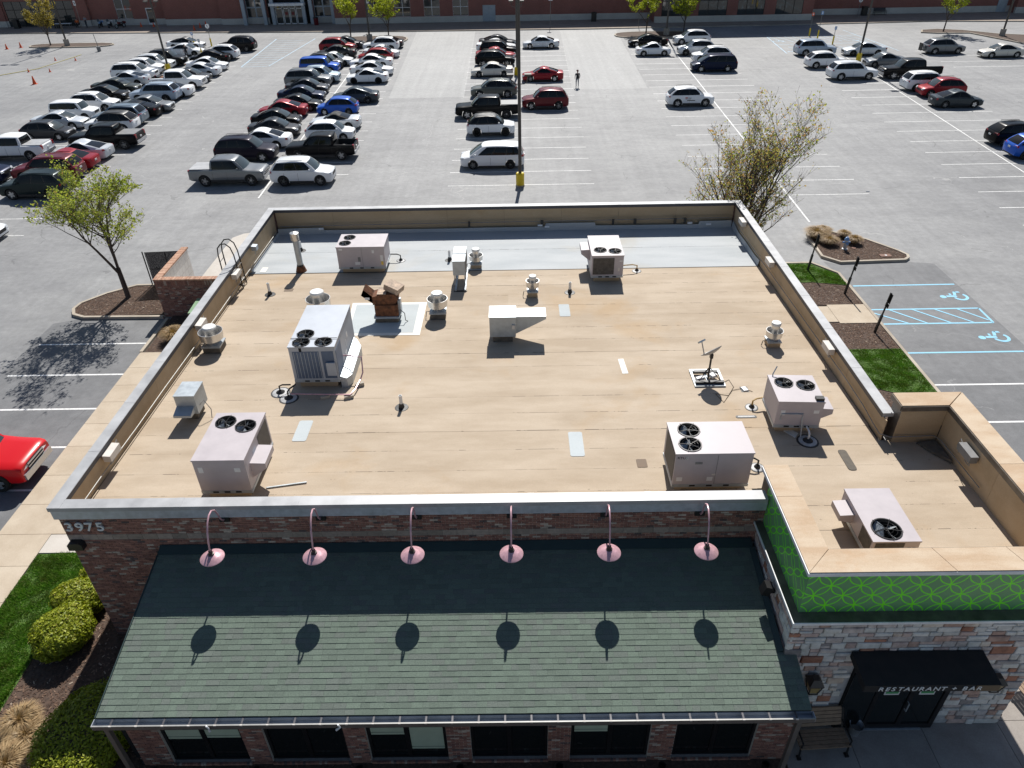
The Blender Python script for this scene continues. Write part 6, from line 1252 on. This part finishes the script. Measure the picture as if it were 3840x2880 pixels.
CARS = [
(-45.94,110.65,5.22,'R','fast','white/blackroof','white sedan with black roof, farthest car of the leftmost double row'),
(-44.25,105.56,5.10,'R','sedan','white','white sedan with a person standing at its open door'),
(-44.14,99.13,4.67,'R','suv','black','black SUV parked behind the lamp pole of the leftmost row'),
(-44.93,97.04,4.90,'R','cross','silverwhite','pale silver crossover parked right behind the leftmost lamp pole'),
(-45.07,94.51,4.51,'R','cross','white','white crossover between the pale silver crossover and the long white SUV'),
(-44.96,91.37,5.15,'R','suv','white','long white SUV in front of the white crossover near the leftmost lamp pole'),
(-44.43,88.33,4.75,'L','fast','silver','silver hatchback seen from its tail, left of the white work pickup'),
(-44.12,84.55,5.06,'R','sedan','greygreen','dark green-grey sedan in front of the silver tail-out hatchback'),
(-43.89,81.30,4.85,'R','sedan','black','black sedan behind the big white crossover in the leftmost row'),
(-42.92,76.90,4.76,'R','cross','white','white crossover with dark side glass behind the boxy white van'),
(-43.28,73.61,4.31,'R','boxy','white','boxy white compact van with upright sides in the leftmost row'),
(-43.18,70.44,4.96,'R','sedan','silver','silver sedan between boxy white van and dark hatchback'),
(-42.48,66.90,4.47,'R','hatch','charcoal','dark charcoal hatchback with sun glinting on its windscreen, leftmost row'),
(-42.26,61.00,5.90,'L','pickup','white','white full-size pickup at the left edge of the photo'),
(-41.93,55.16,4.95,'R','suv','navy','dark SUV nose poking in from the left edge above the red SUV'),
(-37.87,108.16,4.95,'L','suv','black','black SUV beside the blue striped access aisle, back of leftmost double row'),
(-38.38,102.64,4.61,'L','cross','white','small white SUV with roof rails next to the blue striped aisle'),
(-39.13,100.56,5.02,'L','sedan','black','black sedan in front of the small white SUV with roof rails'),
(-37.88,95.84,4.98,'R','sedan','white','white sedan nose-out in front of the black sedan, leftmost double row'),
(-37.57,92.39,4.84,'L','sedan','silverwhite','pale silver sedan tail-out behind the dark sedan by the work pickup'),
(-37.74,89.37,4.85,'R','sedan','charcoal','dark grey sedan half hidden behind the white work pickup'),
(-37.73,86.00,5.77,'R','pickup','white','white work pickup with gear in its open bed'),
(-37.23,82.39,4.80,'L','conv','white/blacktop','white convertible coupe with dark soft top in front of the work pickup'),
(-38.07,80.40,5.06,'L','suv','blue-silver','silver-blue three-row SUV tail-out, right side of leftmost double row'),
(-37.13,76.15,4.94,'R','sedan','grey','grey sedan nose-out in front of the silver-blue SUV'),
(-37.54,74.00,4.85,'L','sedan','black','black sedan tail-out in front of the grey nose-out sedan'),
(-37.77,71.18,4.82,'L','suv','blue-grey','blue-grey SUV tail-out behind the white crossover with black roof'),
(-37.59,69.11,4.67,'L','cross','white/blackroof','white crossover with black roof behind the black pickup'),
(-35.64,63.82,6.00,'L','pickup','black','black pickup with flat bed cover in the leftmost double row'),
(-36.32,60.71,4.77,'L','fast','silver','silver sedan with sloping tail between black pickup and red sedan'),
(-36.39,58.17,4.85,'L','sedan','red','red sedan tail-out beside the dark red SUV'),
(-36.47,55.56,5.12,'L','suv','darkred','dark red SUV behind the budding tree at left'),
(-35.36,51.79,4.95,'L','suv','greengrey','dark green-grey SUV half hidden by the green tree at left'),
(-23.02,109.00,4.85,'R','sedan','charcoal','dark grey sedan under the left small tree, farthest of second double row'),
(-23.75,106.40,4.79,'R','cross','red','bright red SUV at the back of the second double row'),
(-23.09,102.39,5.17,'L','sedan','charcoal','dark grey sedan tail-out in front of the bright red SUV'),
(-22.44,97.52,4.64,'R','sedan','white','white sedan nose-out in front of the dark tail-out sedan, second double row'),
(-23.21,95.67,4.50,'R','cross','charcoal','dark grey crossover behind the blue boxy SUV'),
(-23.34,93.43,4.67,'R','boxy','blue','bright blue boxy SUV in the second double row'),
(-22.09,88.12,4.41,'R','cross','lightblue','pale grey-blue wagon-like SUV in front of the blue boxy SUV'),
(-23.03,86.06,5.16,'R','suv','grey','dark grey SUV with roof rails in the second double row'),
(-22.41,82.77,4.58,'R','sedan','charcoal','dark sedan, uppermost of three dark sedans in the second double row'),
(-22.24,79.41,4.85,'R','sedan','navy','dark sedan, middle of three dark sedans in the second double row'),
(-21.72,75.65,4.64,'R','sedan','black','black sedan, lowest of three dark sedans above the red sedan'),
(-22.64,73.31,4.73,'L','sedan','red','red sedan tail-out in the middle of the second double row'),
(-22.39,69.92,4.53,'R','sedan','black','black sedan nose-out directly in front of the red tail-out sedan'),
(-21.71,66.67,4.43,'R','sedan','charcoal','dark grey sedan behind the white muscle sedan, second double row'),
(-21.86,63.23,5.01,'L','sedan','white','white muscle sedan tail-out left of the black open-bed pickup'),
(-22.16,59.72,4.95,'R','suv','purpleblack','dark SUV directly behind the grey pickup'),
(-21.70,53.96,5.61,'R','pickup','grey','grey crew-cab pickup with bed cover, nearest of the second double row'),
(-17.36,108.68,4.44,'L','sedan','charcoal','dark grey sedan at the kerb island under the right small tree'),
(-17.83,106.48,4.83,'L','cross','white','white wagon SUV beside the dark sedan at the tree island'),
(-17.11,101.95,4.61,'R','sedan','silverwhite','pale silver sedan with sunroof, right side of second double row'),
(-17.50,99.35,4.50,'L','hatch','red','red hatchback squeezed between pale cars in the second double row'),
(-17.51,95.90,5.35,'L','sedan','white','white sedan tail-out just in front of the red hatchback'),
(-16.76,91.46,5.04,'R','sedan','white','white sedan nose-out with black trim behind the white electric-style sedan'),
(-16.61,87.40,4.68,'L','fast','white','white fastback sedan with black wheels, open side of second double row'),
(-16.38,78.41,4.78,'L','sedan','darkgrey','dark grey sedan standing alone on the right side of second double row'),
(-17.36,73.95,4.01,'L','hatch','blue','bright blue small hatchback'),
(-16.55,68.68,4.64,'L','conv','silver/blacktop','silver convertible sports car with black soft top'),
(-16.33,65.26,4.27,'R','hatch','white','white car half hidden behind the black open-bed pickup'),
(-15.88,59.79,5.67,'L','pickup','black','black extended-cab pickup with an open bed'),
(-16.05,53.74,4.68,'R','suv','silverwhite','silver off-road SUV, nearest of the second double row on the right'),
(-2.06,107.93,5.08,'R','sedan','charcoal','dark grey sedan, farthest car behind the two central poles'),
(-2.22,104.88,5.34,'R','sedan','white','white sedan squeezed behind the black SUV near the central poles'),
(-1.89,101.61,4.80,'R','suv','black','black SUV with bright trim in front of the white sedan near central poles'),
(-2.16,98.95,5.00,'R','sedan','red','red sedan between two black SUVs near the central poles'),
(-2.20,95.67,4.88,'R','cross','black','black crossover behind the champagne sedan'),
(-2.44,89.62,4.88,'L','sedan','champagne','champagne silver sedan left of the yellow pole base'),
(-2.01,79.79,4.88,'L','cross','olive','grey-green crossover behind the black lifted pickup'),
(-2.50,71.68,6.06,'L','pickup','black','black crew-cab pickup with chrome wheels beside the central pole'),
(-2.05,65.86,4.27,'R','cross','white/blackroof','white small crossover with black roof and black wheels'),
(-1.72,56.93,5.04,'L','mini','white','white minivan beside the near central lamp pole'),
(3.86,106.51,4.93,'L','sedan','silverwhite','pale silver sedan right of the far central pole'),
(3.38,86.89,4.64,'L','coupe','red','red coupe right of the central pole'),
(3.15,74.65,4.58,'L','suv','darkred','dark red SUV right of the central pole on its own'),
(18.33,106.52,5.28,'L','sedan','black','black sedan under the bright green trees at the far island'),
(18.02,100.14,4.39,'R','beetle','white','white rounded retro-style two-door car'),
(24.45,107.51,4.95,'L','cross','white','white crossover with panoramic roof beside the far tree island'),
(23.51,100.12,4.71,'L','cross','silver','silver crossover in front of the white crossover by the far island'),
(24.46,95.69,4.75,'L','cross','white','white crossover behind the dark blue minivan'),
(23.55,90.42,5.25,'L','mini','navy','dark blue minivan with a chrome rear pillar'),
(17.57,74.85,4.60,'R','cross','white','white crossover with printed door logos, standing alone'),
(38.11,98.42,4.93,'R','suv','blue-silver','silver-blue SUV beside the blue handicap aisle'),
(36.86,91.17,4.64,'R','cross','white','white crossover in front of the silver-blue SUV by the blue aisle'),
(37.57,84.96,5.20,'R','suv','silverwhite','pale silver three-row SUV with chrome wheels left of the black pickup'),
(44.09,97.96,5.19,'L','sedan','silver','silver sedan behind the right lamp pole'),
(43.76,91.26,4.54,'L','sedan','grey','grey sedan between the right lamp pole and the black pickup'),
(43.97,85.06,6.39,'L','pickup','black','black lifted pickup with bed cover in the right double row'),
(43.20,79.30,4.98,'R','suv','white','white SUV with panoramic roof in the right double row'),
(43.41,76.73,4.44,'L','cross','red','red crossover beside the white panoramic SUV'),
(42.90,72.69,4.70,'R','sedan','darkgrey','dark grey sedan, nearest of the right double row'),
(54.11,98.13,4.89,'R','cross','grey','grey crossover with a hitch rack by the right tree island'),
(59.85,95.36,5.25,'L','sedan','champagne','cream sedan at the upper right edge'),
(41.79,60.49,4.60,'R','cross','black','black crossover at the right edge'),
(41.47,57.03,4.60,'R','cross','blue','vivid blue crossover at the right edge in front of the black one'),
(-21.43,20.41,5.90,'R','pickup','brightred','bright red pickup nosing in at the left edge beside the restaurant'),
(-35.77,43.72,4.85,'R','sedan','white','white car nose at the left edge beyond the tree island'),
]
for i, (x, y, L, f, t, c_, lab) in enumerate(CARS):
    r_ = random.Random(i*7+3)
    root = add_car(x, y, L, f, t, c_, lab, openbed=('open bed' in lab or 'open-bed' in lab and 'pickup' in lab and 'half' not in lab and t == 'pickup'), black=('black wheels' in lab), rot=r_.uniform(-1.2, 1.2))
    if 'printed door logos' in lab:
        text('24-SIGNAGE'[:0]+'logo'[:0] or '.', .01, root, 'black', Matrix.Translation((0,0,-5))) if False else None
        P(MB().box(-.45,.35,-.957,-.946,.62,.68), 'door_print', 'black', root); P(MB().hexa([(-.62,-.957,.74),(-.1,-.957,.74),(-.1,-.945,.74),(-.62,-.945,.74)],[(-.5,-.957,.92),(.0,-.957,.92),(.0,-.945,.92),(-.5,-.945,.92)]), 'door_print', 'hydrantgrey', root)
        P(MB().hexa([(-.66,-.959,.86),(-.42,-.959,.86),(-.42,-.946,.86),(-.66,-.946,.86)],[(-.6,-.959,.94),(-.36,-.959,.94),(-.36,-.946,.94),(-.6,-.946,.94)]), 'door_print', CARCOL['brightred'], root)
    if 'gear in its open bed' in lab:
        for k in range(3): P(MB().cbox((-1.2-.45*k,.1*(-1)**k,1.0),(.4,.9,.5+.1*k)), 'bed_gear', ('ltboxgrey','rust','blackmetal')[k], root)
    if 'open door' in lab: P(MB().cbox((.35,-1.25,.62),(.9,.07,.62),Matrix.Rotation(R(58),3,'Z')), 'open_door', CARCOL['white'], root)
    if 'hitch rack' in lab: P(MB().box(-2.75,-2.3,-.04,.04,.4,.48).box(-2.78,-2.7,-.35,.35,.4,1.25), 'hitch_rack', 'blackmetal', root)
o = thing('utility_trailer', 'black ramp trailer at the right edge behind the cream sedan', 'trailer', (68.6,102.2,0)); P(MB().box(-1.2,2.5,-.9,.9,.45,.6), 'deck', 'black', o)
P(MB().tube([(-1.15,-.85,.5),(-.5,-.85,1.7),(1.2,-.85,1.7),(2.4,-.85,.6)], .05, 6).tube([(-1.15,.85,.5),(-.5,.85,1.7),(1.2,.85,1.7),(2.4,.85,.6)], .05, 6).tube([(-.5,-.85,1.7),(-.5,.85,1.7)], .05, 6), 'side_rails', 'blackmetal', o)
for s in (-1,1): P(MB().lathe([(0,-.1),(.33,-.1),(.33,.1),(0,.1)], 16, (.8,s*.98,.33), M=Matrix.Rotation(R(90),3,'X')), 'wheel', 'tyre', o)

# ================================================================ STORE
st = thing('brick_store', 'long red brick store with pale block base along the far side of the lot', 'store')
def brickseg(x0, x1, yf, h, wins=(), door=None, base=1.0, d=8):
    cuts = sorted(list(wins)); px = x0; mb = MB(); sb = MB()
    for a, b, z0, z1 in cuts:
        if a > px: mb.box(px, a, yf, yf+.4, base, h)
        if z0 > base: mb.box(a, b, yf, yf+.4, base, z0)
        mb.box(a, b, yf, yf+.4, z1, h); px = b
    if px < x1: mb.box(px, x1, yf, yf+.4, base, h)
    mb.box(x0, x1, yf+.4, yf+d, 0, h); P(mb, 'brick_wall', 'storebrick', st)
    dcuts = [(a, b) for a, b, z0, z1 in cuts if z0 < base]; px = x0
    for a, b in dcuts: sb.box(px, a, yf-.05, yf+.4, 0, base); px = b
    sb.box(px, x1, yf-.05, yf+.4, 0, base-.002); P(sb, 'block_base', 'storestone', st); P(MB().box(x0,x1,yf-.1,yf+.5,h+.001,h+.25), 'wall_cap', 'polebase', st)
def swin(a, b, z0, z1, yf, nx, nz, frame='white', t=.07):
    wn = thing('window', None, None); wn.parent = st; f = MB(); y0, y1 = yf+.08, yf+.16
    for i in range(nx+1): x = a+(b-a)*i/nx; f.box(max(a, x-t/2), min(b, x+t/2), y0, y1, z0, z1)
    for j in range(nz+1): z = z0+(z1-z0)*j/nz; f.box(a, b, y0+.003, y1-.003, max(z0, z-t/2), min(z1, z+t/2))
    P(f, 'frame', frame, wn)
    for i in range(nx):
        for j in range(nz): P(MB().box(a+(b-a)*i/nx+t/2, a+(b-a)*(i+1)/nx-t/2, y0+.03, y0+.04, z0+(z1-z0)*j/nz+t/2, z0+(z1-z0)*(j+1)/nz-t/2), 'pane', 'storeglass', wn)
    P(MB().box(a, b, yf+.385, yf+.4, z0, z1), 'room_dark', 'darkhole', wn)
brickseg(-110,-83.6,133,6.5); brickseg(-83.6,-71.7,133.2,6.5,[(-83.3,-72.0,.1,3.85)],base=1.0); swin(-83.3,-72.0,.1,3.85,133.2,8,3,'blackmetal',.1)
brickseg(-71.7,-69.4,132.6,6.5); brickseg(-69.4,-56.8,133,6.5,[(-65.0,-62.4,1.05,5.4),(-60.15,-58.9,.1,2.62)]); swin(-65.0,-62.4,1.05,5.4,133,2,3); 
dr = thing('side_door', None, None); dr.parent = st; f = MB()
for a in ((-60.15,-60.0,.1,2.62),(-59.05,-58.9,.1,2.62),(-60.0,-59.05,2.45,2.62),(-60.0,-59.05,.1,.4)): f.box(a[0],a[1],133.05,133.15,a[2],a[3])
P(f, 'door_frame', 'white', dr); P(MB().box(-60,-59.05,133.09,133.1,.4,2.45), 'door_glass', 'storeglass', dr); P(MB().box(-60.15,-58.9,133.38,133.4,.1,2.62), 'room_dark', 'darkhole', dr)
brickseg(-56.8,-47.4,132,6.8); brickseg(-47.4,-43.6,131.4,6.8)
# glazed entrance
brickseg(-43.6,-28.6,131.9,7.2,[(-43.2,-40.2,1.0,5.5),(-39.6,-32.8,.1,5.5),(-32.2,-29.2,1.0,5.5)]); swin(-43.2,-40.2,1.0,5.5,131.9,2,3,'storeblue',.2); swin(-32.2,-29.2,1.0,5.5,131.9,2,3,'storeblue',.2)
e_ = thing('store_entrance', None, None); e_.parent = st
for x in (-43.3,-40.0,-38.6,-33.6,-32.4,-28.9): P(MB().box(x-.28,x+.28,130.5,131.0,.1,6.5), 'entrance_post', 'storeblue', e_)
P(MB().box(-38.9,-33.3,129.9,131.2,2.9,3.25), 'canopy', 'white', e_); P(MB().box(-43.6,-28.6,130.45,131.05,6.5,7.2), 'fascia', 'storeblue', e_)
for k, (a, b) in enumerate(((-38.3,-37.1),(-37.0,-36.05),(-35.95,-35.0),(-34.9,-33.9))):
    f = MB()
    for q in ((a,a+.09,.12,2.85),(b-.09,b,.12,2.85),(a,b,2.35,2.45),(a,b,2.75,2.85),(a,b,.12,.25)): f.box(q[0],q[1],131.0,131.1,q[2],q[3])
    P(f, 'door_frame', 'white', e_); P(MB().box(a+.08,b-.08,131.04,131.05,.2,2.8), 'door_glass', 'storeglass', e_)
    if k in (1, 2): P(MB().box((a+b)/2-.22,(a+b)/2+.22,131.02,131.035,1.45,1.9), 'door_notice', CARCOL['darkred'], e_)
P(MB().box(-39.6,-32.8,131.6,131.7,.1,5.5), 'lobby_dark', 'darkhole', e_)
brickseg(-28.6,22.2,130,7.7,[(-23.35,-20.9,1.05,4.9),(-18.8,-16.3,1.05,4.9),(-14.1,-11.6,1.05,4.9),(-9.5,-7.0,1.05,4.9),(-4.72,-2.66,.1,2.5)])
for a, b in ((-23.35,-20.9),(-18.8,-16.3),(-14.1,-11.6),(-9.5,-7.0)): swin(a,b,1.05,4.9,130,2,3)
P(MB().box(-4.72,-2.66,130.1,130.2,.1,2.5), 'service_door', 'storeblue', st); P(MB().box(-3.7,-3.68,130.09,130.1,.15,2.45), 'door_gap', 'polegrey', st)
W4 = [(23.2,27.5),(28.95,33.3),(34.95,39.1),(40.85,45.05)]
brickseg(22.2,46.7,125.6,13.6,[(a,b,1.02,5.2) for a, b in W4],d=12)
for a, b in W4: swin(a,b,1.02,5.2,125.6,3,2,'blackmetal',.09)
brickseg(46.7,80,130.4,7.8); brickseg(80,110,128.6,7.8)
P(MB().box(77.9,79.4,130.28,130.35,.12,2.5), 'service_door', 'storeblue', st)

# ================================================================ PEOPLE AND MOTORCYCLES
def person(lab, x, y, z, rz, pose, cols, extra=None):
    """pose: joints by name; one skinned surface, coloured by region"""
    J = dict(pelvis=(0,0,.95), chest=(0,.02,1.3), neck=(0,.03,1.5), head=(0,-.0,1.62), top=(0,.0,1.74), hl=(.1,0,.9), kl=(.11,-.05,.5), al=(.11,.02,.08), tl=(.11,-.16,.04), hr=(-.1,0,.9), kr=(-.11,.02,.5), ar=(-.1,.12,.09), tr=(-.1,-.04,.04), sl=(.2,.03,1.43), el=(.27,.04,1.15), wl=(.25,-.08,.92), fl=(.245,-.12,.84), sr=(-.2,.03,1.43), er=(-.27,.04,1.15), wr=(-.25,-.08,.92), fr=(-.245,-.12,.84)); J.update(pose)
    E_ = [('pelvis','chest'),('chest','neck'),('neck','head'),('head','top'),('pelvis','hl'),('hl','kl'),('kl','al'),('al','tl'),('pelvis','hr'),('hr','kr'),('kr','ar'),('ar','tr'),('chest','sl'),('sl','el'),('el','wl'),('wl','fl'),('chest','sr'),('sr','er'),('er','wr'),('wr','fr')]
    rad = dict(pelvis=.145, chest=.15, neck=.055, head=.09, top=.07, hl=.1, hr=.1, kl=.065, kr=.065, al=.045, ar=.045, tl=.04, tr=.04, sl=.07, sr=.07, el=.045, er=.045, wl=.032, wr=.032, fl=.036, fr=.036)
    nm = list(J); me = bpy.data.meshes.new('p'); me.from_pydata([J[k] for k in nm], [(nm.index(a), nm.index(b)) for a, b in E_], []); o = bpy.data.objects.new('p', me); col.objects.link(o)
    bmm = bmesh.new(); bmm.from_mesh(me); lay = bmm.verts.layers.skin.verify(); bmm.verts.ensure_lookup_table()
    for i, k in enumerate(nm): bmm.verts[i][lay].radius = (rad[k], rad[k]*(.75 if k in ('pelvis','chest') else 1)); bmm.verts[i][lay].use_root = (k == 'pelvis')
    bmm.to_mesh(me); bmm.free(); o.modifiers.new('s', 'SKIN'); sb = o.modifiers.new('u', 'SUBSURF'); sb.levels = 1; sb.render_levels = 1
    dg = bpy.context.evaluated_depsgraph_get(); m2 = bpy.data.meshes.new_from_object(o.evaluated_get(dg)); bpy.data.objects.remove(o)
    m2.materials.clear()
    for c in cols: m2.materials.append(c)
    reg = dict(pelvis=2, chest=1, neck=0, head=0, top=3, hl=2, hr=2, kl=2, kr=2, al=2, ar=2, tl=4, tr=4, sl=1, sr=1, el=1, er=1, wl=0, wr=0, fl=0, fr=0)
    mi = []
    for p in m2.polygons: mi.append(reg[min(nm, key=lambda k: (Vector(J[k])-p.center).length)])
    m2.polygons.foreach_set('material_index', mi); m2.polygons.foreach_set('use_smooth', [True]*len(m2.polygons)); m2.name = 'body'
    r_ = thing('person', lab, 'person', (x,y,z), rz); inst('body', m2, r_)
    H = Vector(J['head']); P(MB().lathe([(0,.09),(.07,.07),(.085,.0),(.08,-.03)], 10, (H.x,H.y+.01,H.z+.06)), 'hair', cols[3], r_, smooth=True)
    if extra: extra(r_)
    return r_
skin = pm('skin', (.42,.25,.18), .6, 0, 0)
def cm_(n, c): return pm('cloth_'+n, c, .85, 0, .1, 8)
def pack(r_):
    P(MB().hexa([(-.15,.14,.92),(.15,.14,.92),(.13,.32,.95),(-.13,.32,.95)],[(-.13,.16,1.38),(.13,.16,1.38),(.1,.27,1.36),(-.1,.27,1.36)]), 'backpack', cm_('pack',(.012,.014,.016)), r_)
    P(MB().hexa([(-.12,-.12,1.66),(.12,-.12,1.66),(.1,.1,1.68),(-.1,.1,1.68)],[(-.08,-.08,1.78),(.08,-.08,1.78),(.07,.08,1.79),(-.07,.08,1.79)]).hexa([(-.07,.08,1.655),(.07,.08,1.655),(.05,.2,1.63),(-.05,.2,1.63)],[(-.07,.08,1.675),(.07,.08,1.675),(.05,.2,1.64),(-.05,.2,1.64)]), 'cap', CARCOL['darkred'], r_)
# the walker faces away from the camera (+y is the front of the body is -y, so turn by pi)
person('walking person with dark blue top, grey trousers, red cap and black backpack', 7.02,84.1,0,math.pi+R(10), {}, [skin, cm_('navy',(.02,.035,.07)), cm_('grey',(.16,.18,.22)), CARCOL['darkred'], M['black']], pack)
person('person in dark clothes standing at the open door of a white sedan', -43.3,104.3,0,R(20), {'wl':(.2,-.25,1.05),'fl':(.18,-.32,1.05)}, [skin, cm_('dark',(.03,.03,.03)), cm_('dark2',(.02,.02,.022)), M['black'], M['black']])
person('standing person in grey top and dark jeans beside the storefront post', -69.6,131.2,.12,R(-10), {'el':(.3,-.02,1.2),'wl':(.1,-.22,1.2),'fl':(.02,-.24,1.2)}, [skin, cm_('greytop',(.25,.26,.3)), cm_('jeans',(.03,.04,.06)), M['black'], M['black']])
sp_ = dict(pelvis=(0,0,.55), chest=(0,-.02,.9), neck=(0,-.03,1.1), head=(0,-.06,1.22), top=(0,-.06,1.34), hl=(.1,0,.52), kl=(.14,-.42,.54), al=(.14,-.44,.1), tl=(.14,-.6,.05), hr=(-.1,0,.52), kr=(-.14,-.42,.54), ar=(-.14,-.4,.1), tr=(-.14,-.56,.05), sl=(.2,-.01,1.03), el=(.28,-.08,.78), wl=(.2,-.3,.66), fl=(.16,-.38,.64), sr=(-.2,-.01,1.03), er=(-.28,-.08,.78), wr=(-.2,-.3,.66), fr=(-.16,-.38,.64))
person('seated person in an orange shirt and dark trousers by the storefront', -71.2,131.6,.12,R(5), sp_, [skin, cm_('orange',(.65,.14,.03)), cm_('dark3',(.02,.025,.03)), M['black'], M['black']])
ch_ = thing('chair', 'dark chair under the person in the orange shirt', 'chair', (-71.2,131.6,.12)); P(MB().box(-.26,.26,-.3,.26,.34,.39), 'seat', 'black', ch_); P(MB().box(-.26,.26,.2,.25,.39,1.0), 'backrest', 'black', ch_)
for a in (-.24,.24):
    for b in (-.26,.22): P(MB().tube([(a,b,0),(a,b,.34)], .02, 5), 'leg', 'black', ch_)
def moto(lab, x, y, rz, c):
    m_ = thing('motorcycle', lab, 'motorcycle', (x,y,.12), rz, 'motorcycles by the store')
    for yy in (-.75,.7):
        wl = P(MB().lathe([(.30,-.06),(.33,-.03),(.33,.03),(.30,.06),(.22,.05),(.22,-.05),(.30,-.06)], 18, (0,yy,.33), M=Matrix.Rotation(R(90),3,'Y')), 'wheel', 'tyre', m_, smooth=True); P(MB().lathe([(.22,.0),(0,.03)], 12, (0,yy,.33), M=Matrix.Rotation(R(90),3,'Y')), 'spokes', 'galv', wl)
    P(MB().hexa([(-.14,-.4,.62),(.14,-.4,.62),(.12,.1,.66),(-.12,.1,.66)],[(-.12,-.35,.95),(.12,-.35,.95),(.08,.1,.82),(-.08,.1,.82)]), 'fuel_tank', c, m_); P(MB().box(-.15,.15,.1,.85,.70,.80), 'seat', 'black', m_); P(MB().box(-.2,.2,-.3,.3,.28,.6), 'engine', 'blackmetal', m_)
    P(MB().tube([(0,-.75,.33),(0,-.52,.98)], .04, 6), 'fork', 'galv', m_); P(MB().tube([(-.4,-.3,1.12),(0,-.5,1.0),(.4,-.3,1.12)], .02, 6), 'handlebar', 'black', m_); P(MB().hexa([(-.2,-.62,.95),(.2,-.62,.95),(.15,-.5,.95),(-.15,-.5,.95)],[(-.14,-.5,1.3),(.14,-.5,1.3),(.12,-.45,1.3),(-.12,-.45,1.3)]), 'windscreen', 'screen', m_); P(MB().box(-.28,.28,.75,1.0,.6,.9), 'pannier', c, m_); P(MB().tube([(.15,.0,.3),(.3,.3,.0)], .02, 5), 'kickstand', 'blackmetal', m_)
moto('dark blue motorcycle, leftmost of three by the store', -67.2,131.0,R(10),'hydrantblue'); moto('white motorcycle, middle of three by the store', -65.6,130.9,R(8),'white'); moto('dark red and black touring motorcycle, rightmost of three by the store', -63.6,130.2,R(-25),CARCOL['darkred'])
o = MB().tube([(-.12,0,.02),(.12,0,.02)], .03, 5).build('litter', M['white'], None, loc=(25.3,50.6,0)); tag(o, 'scrap of litter lying on the open asphalt right of the big budding tree', 'litter')
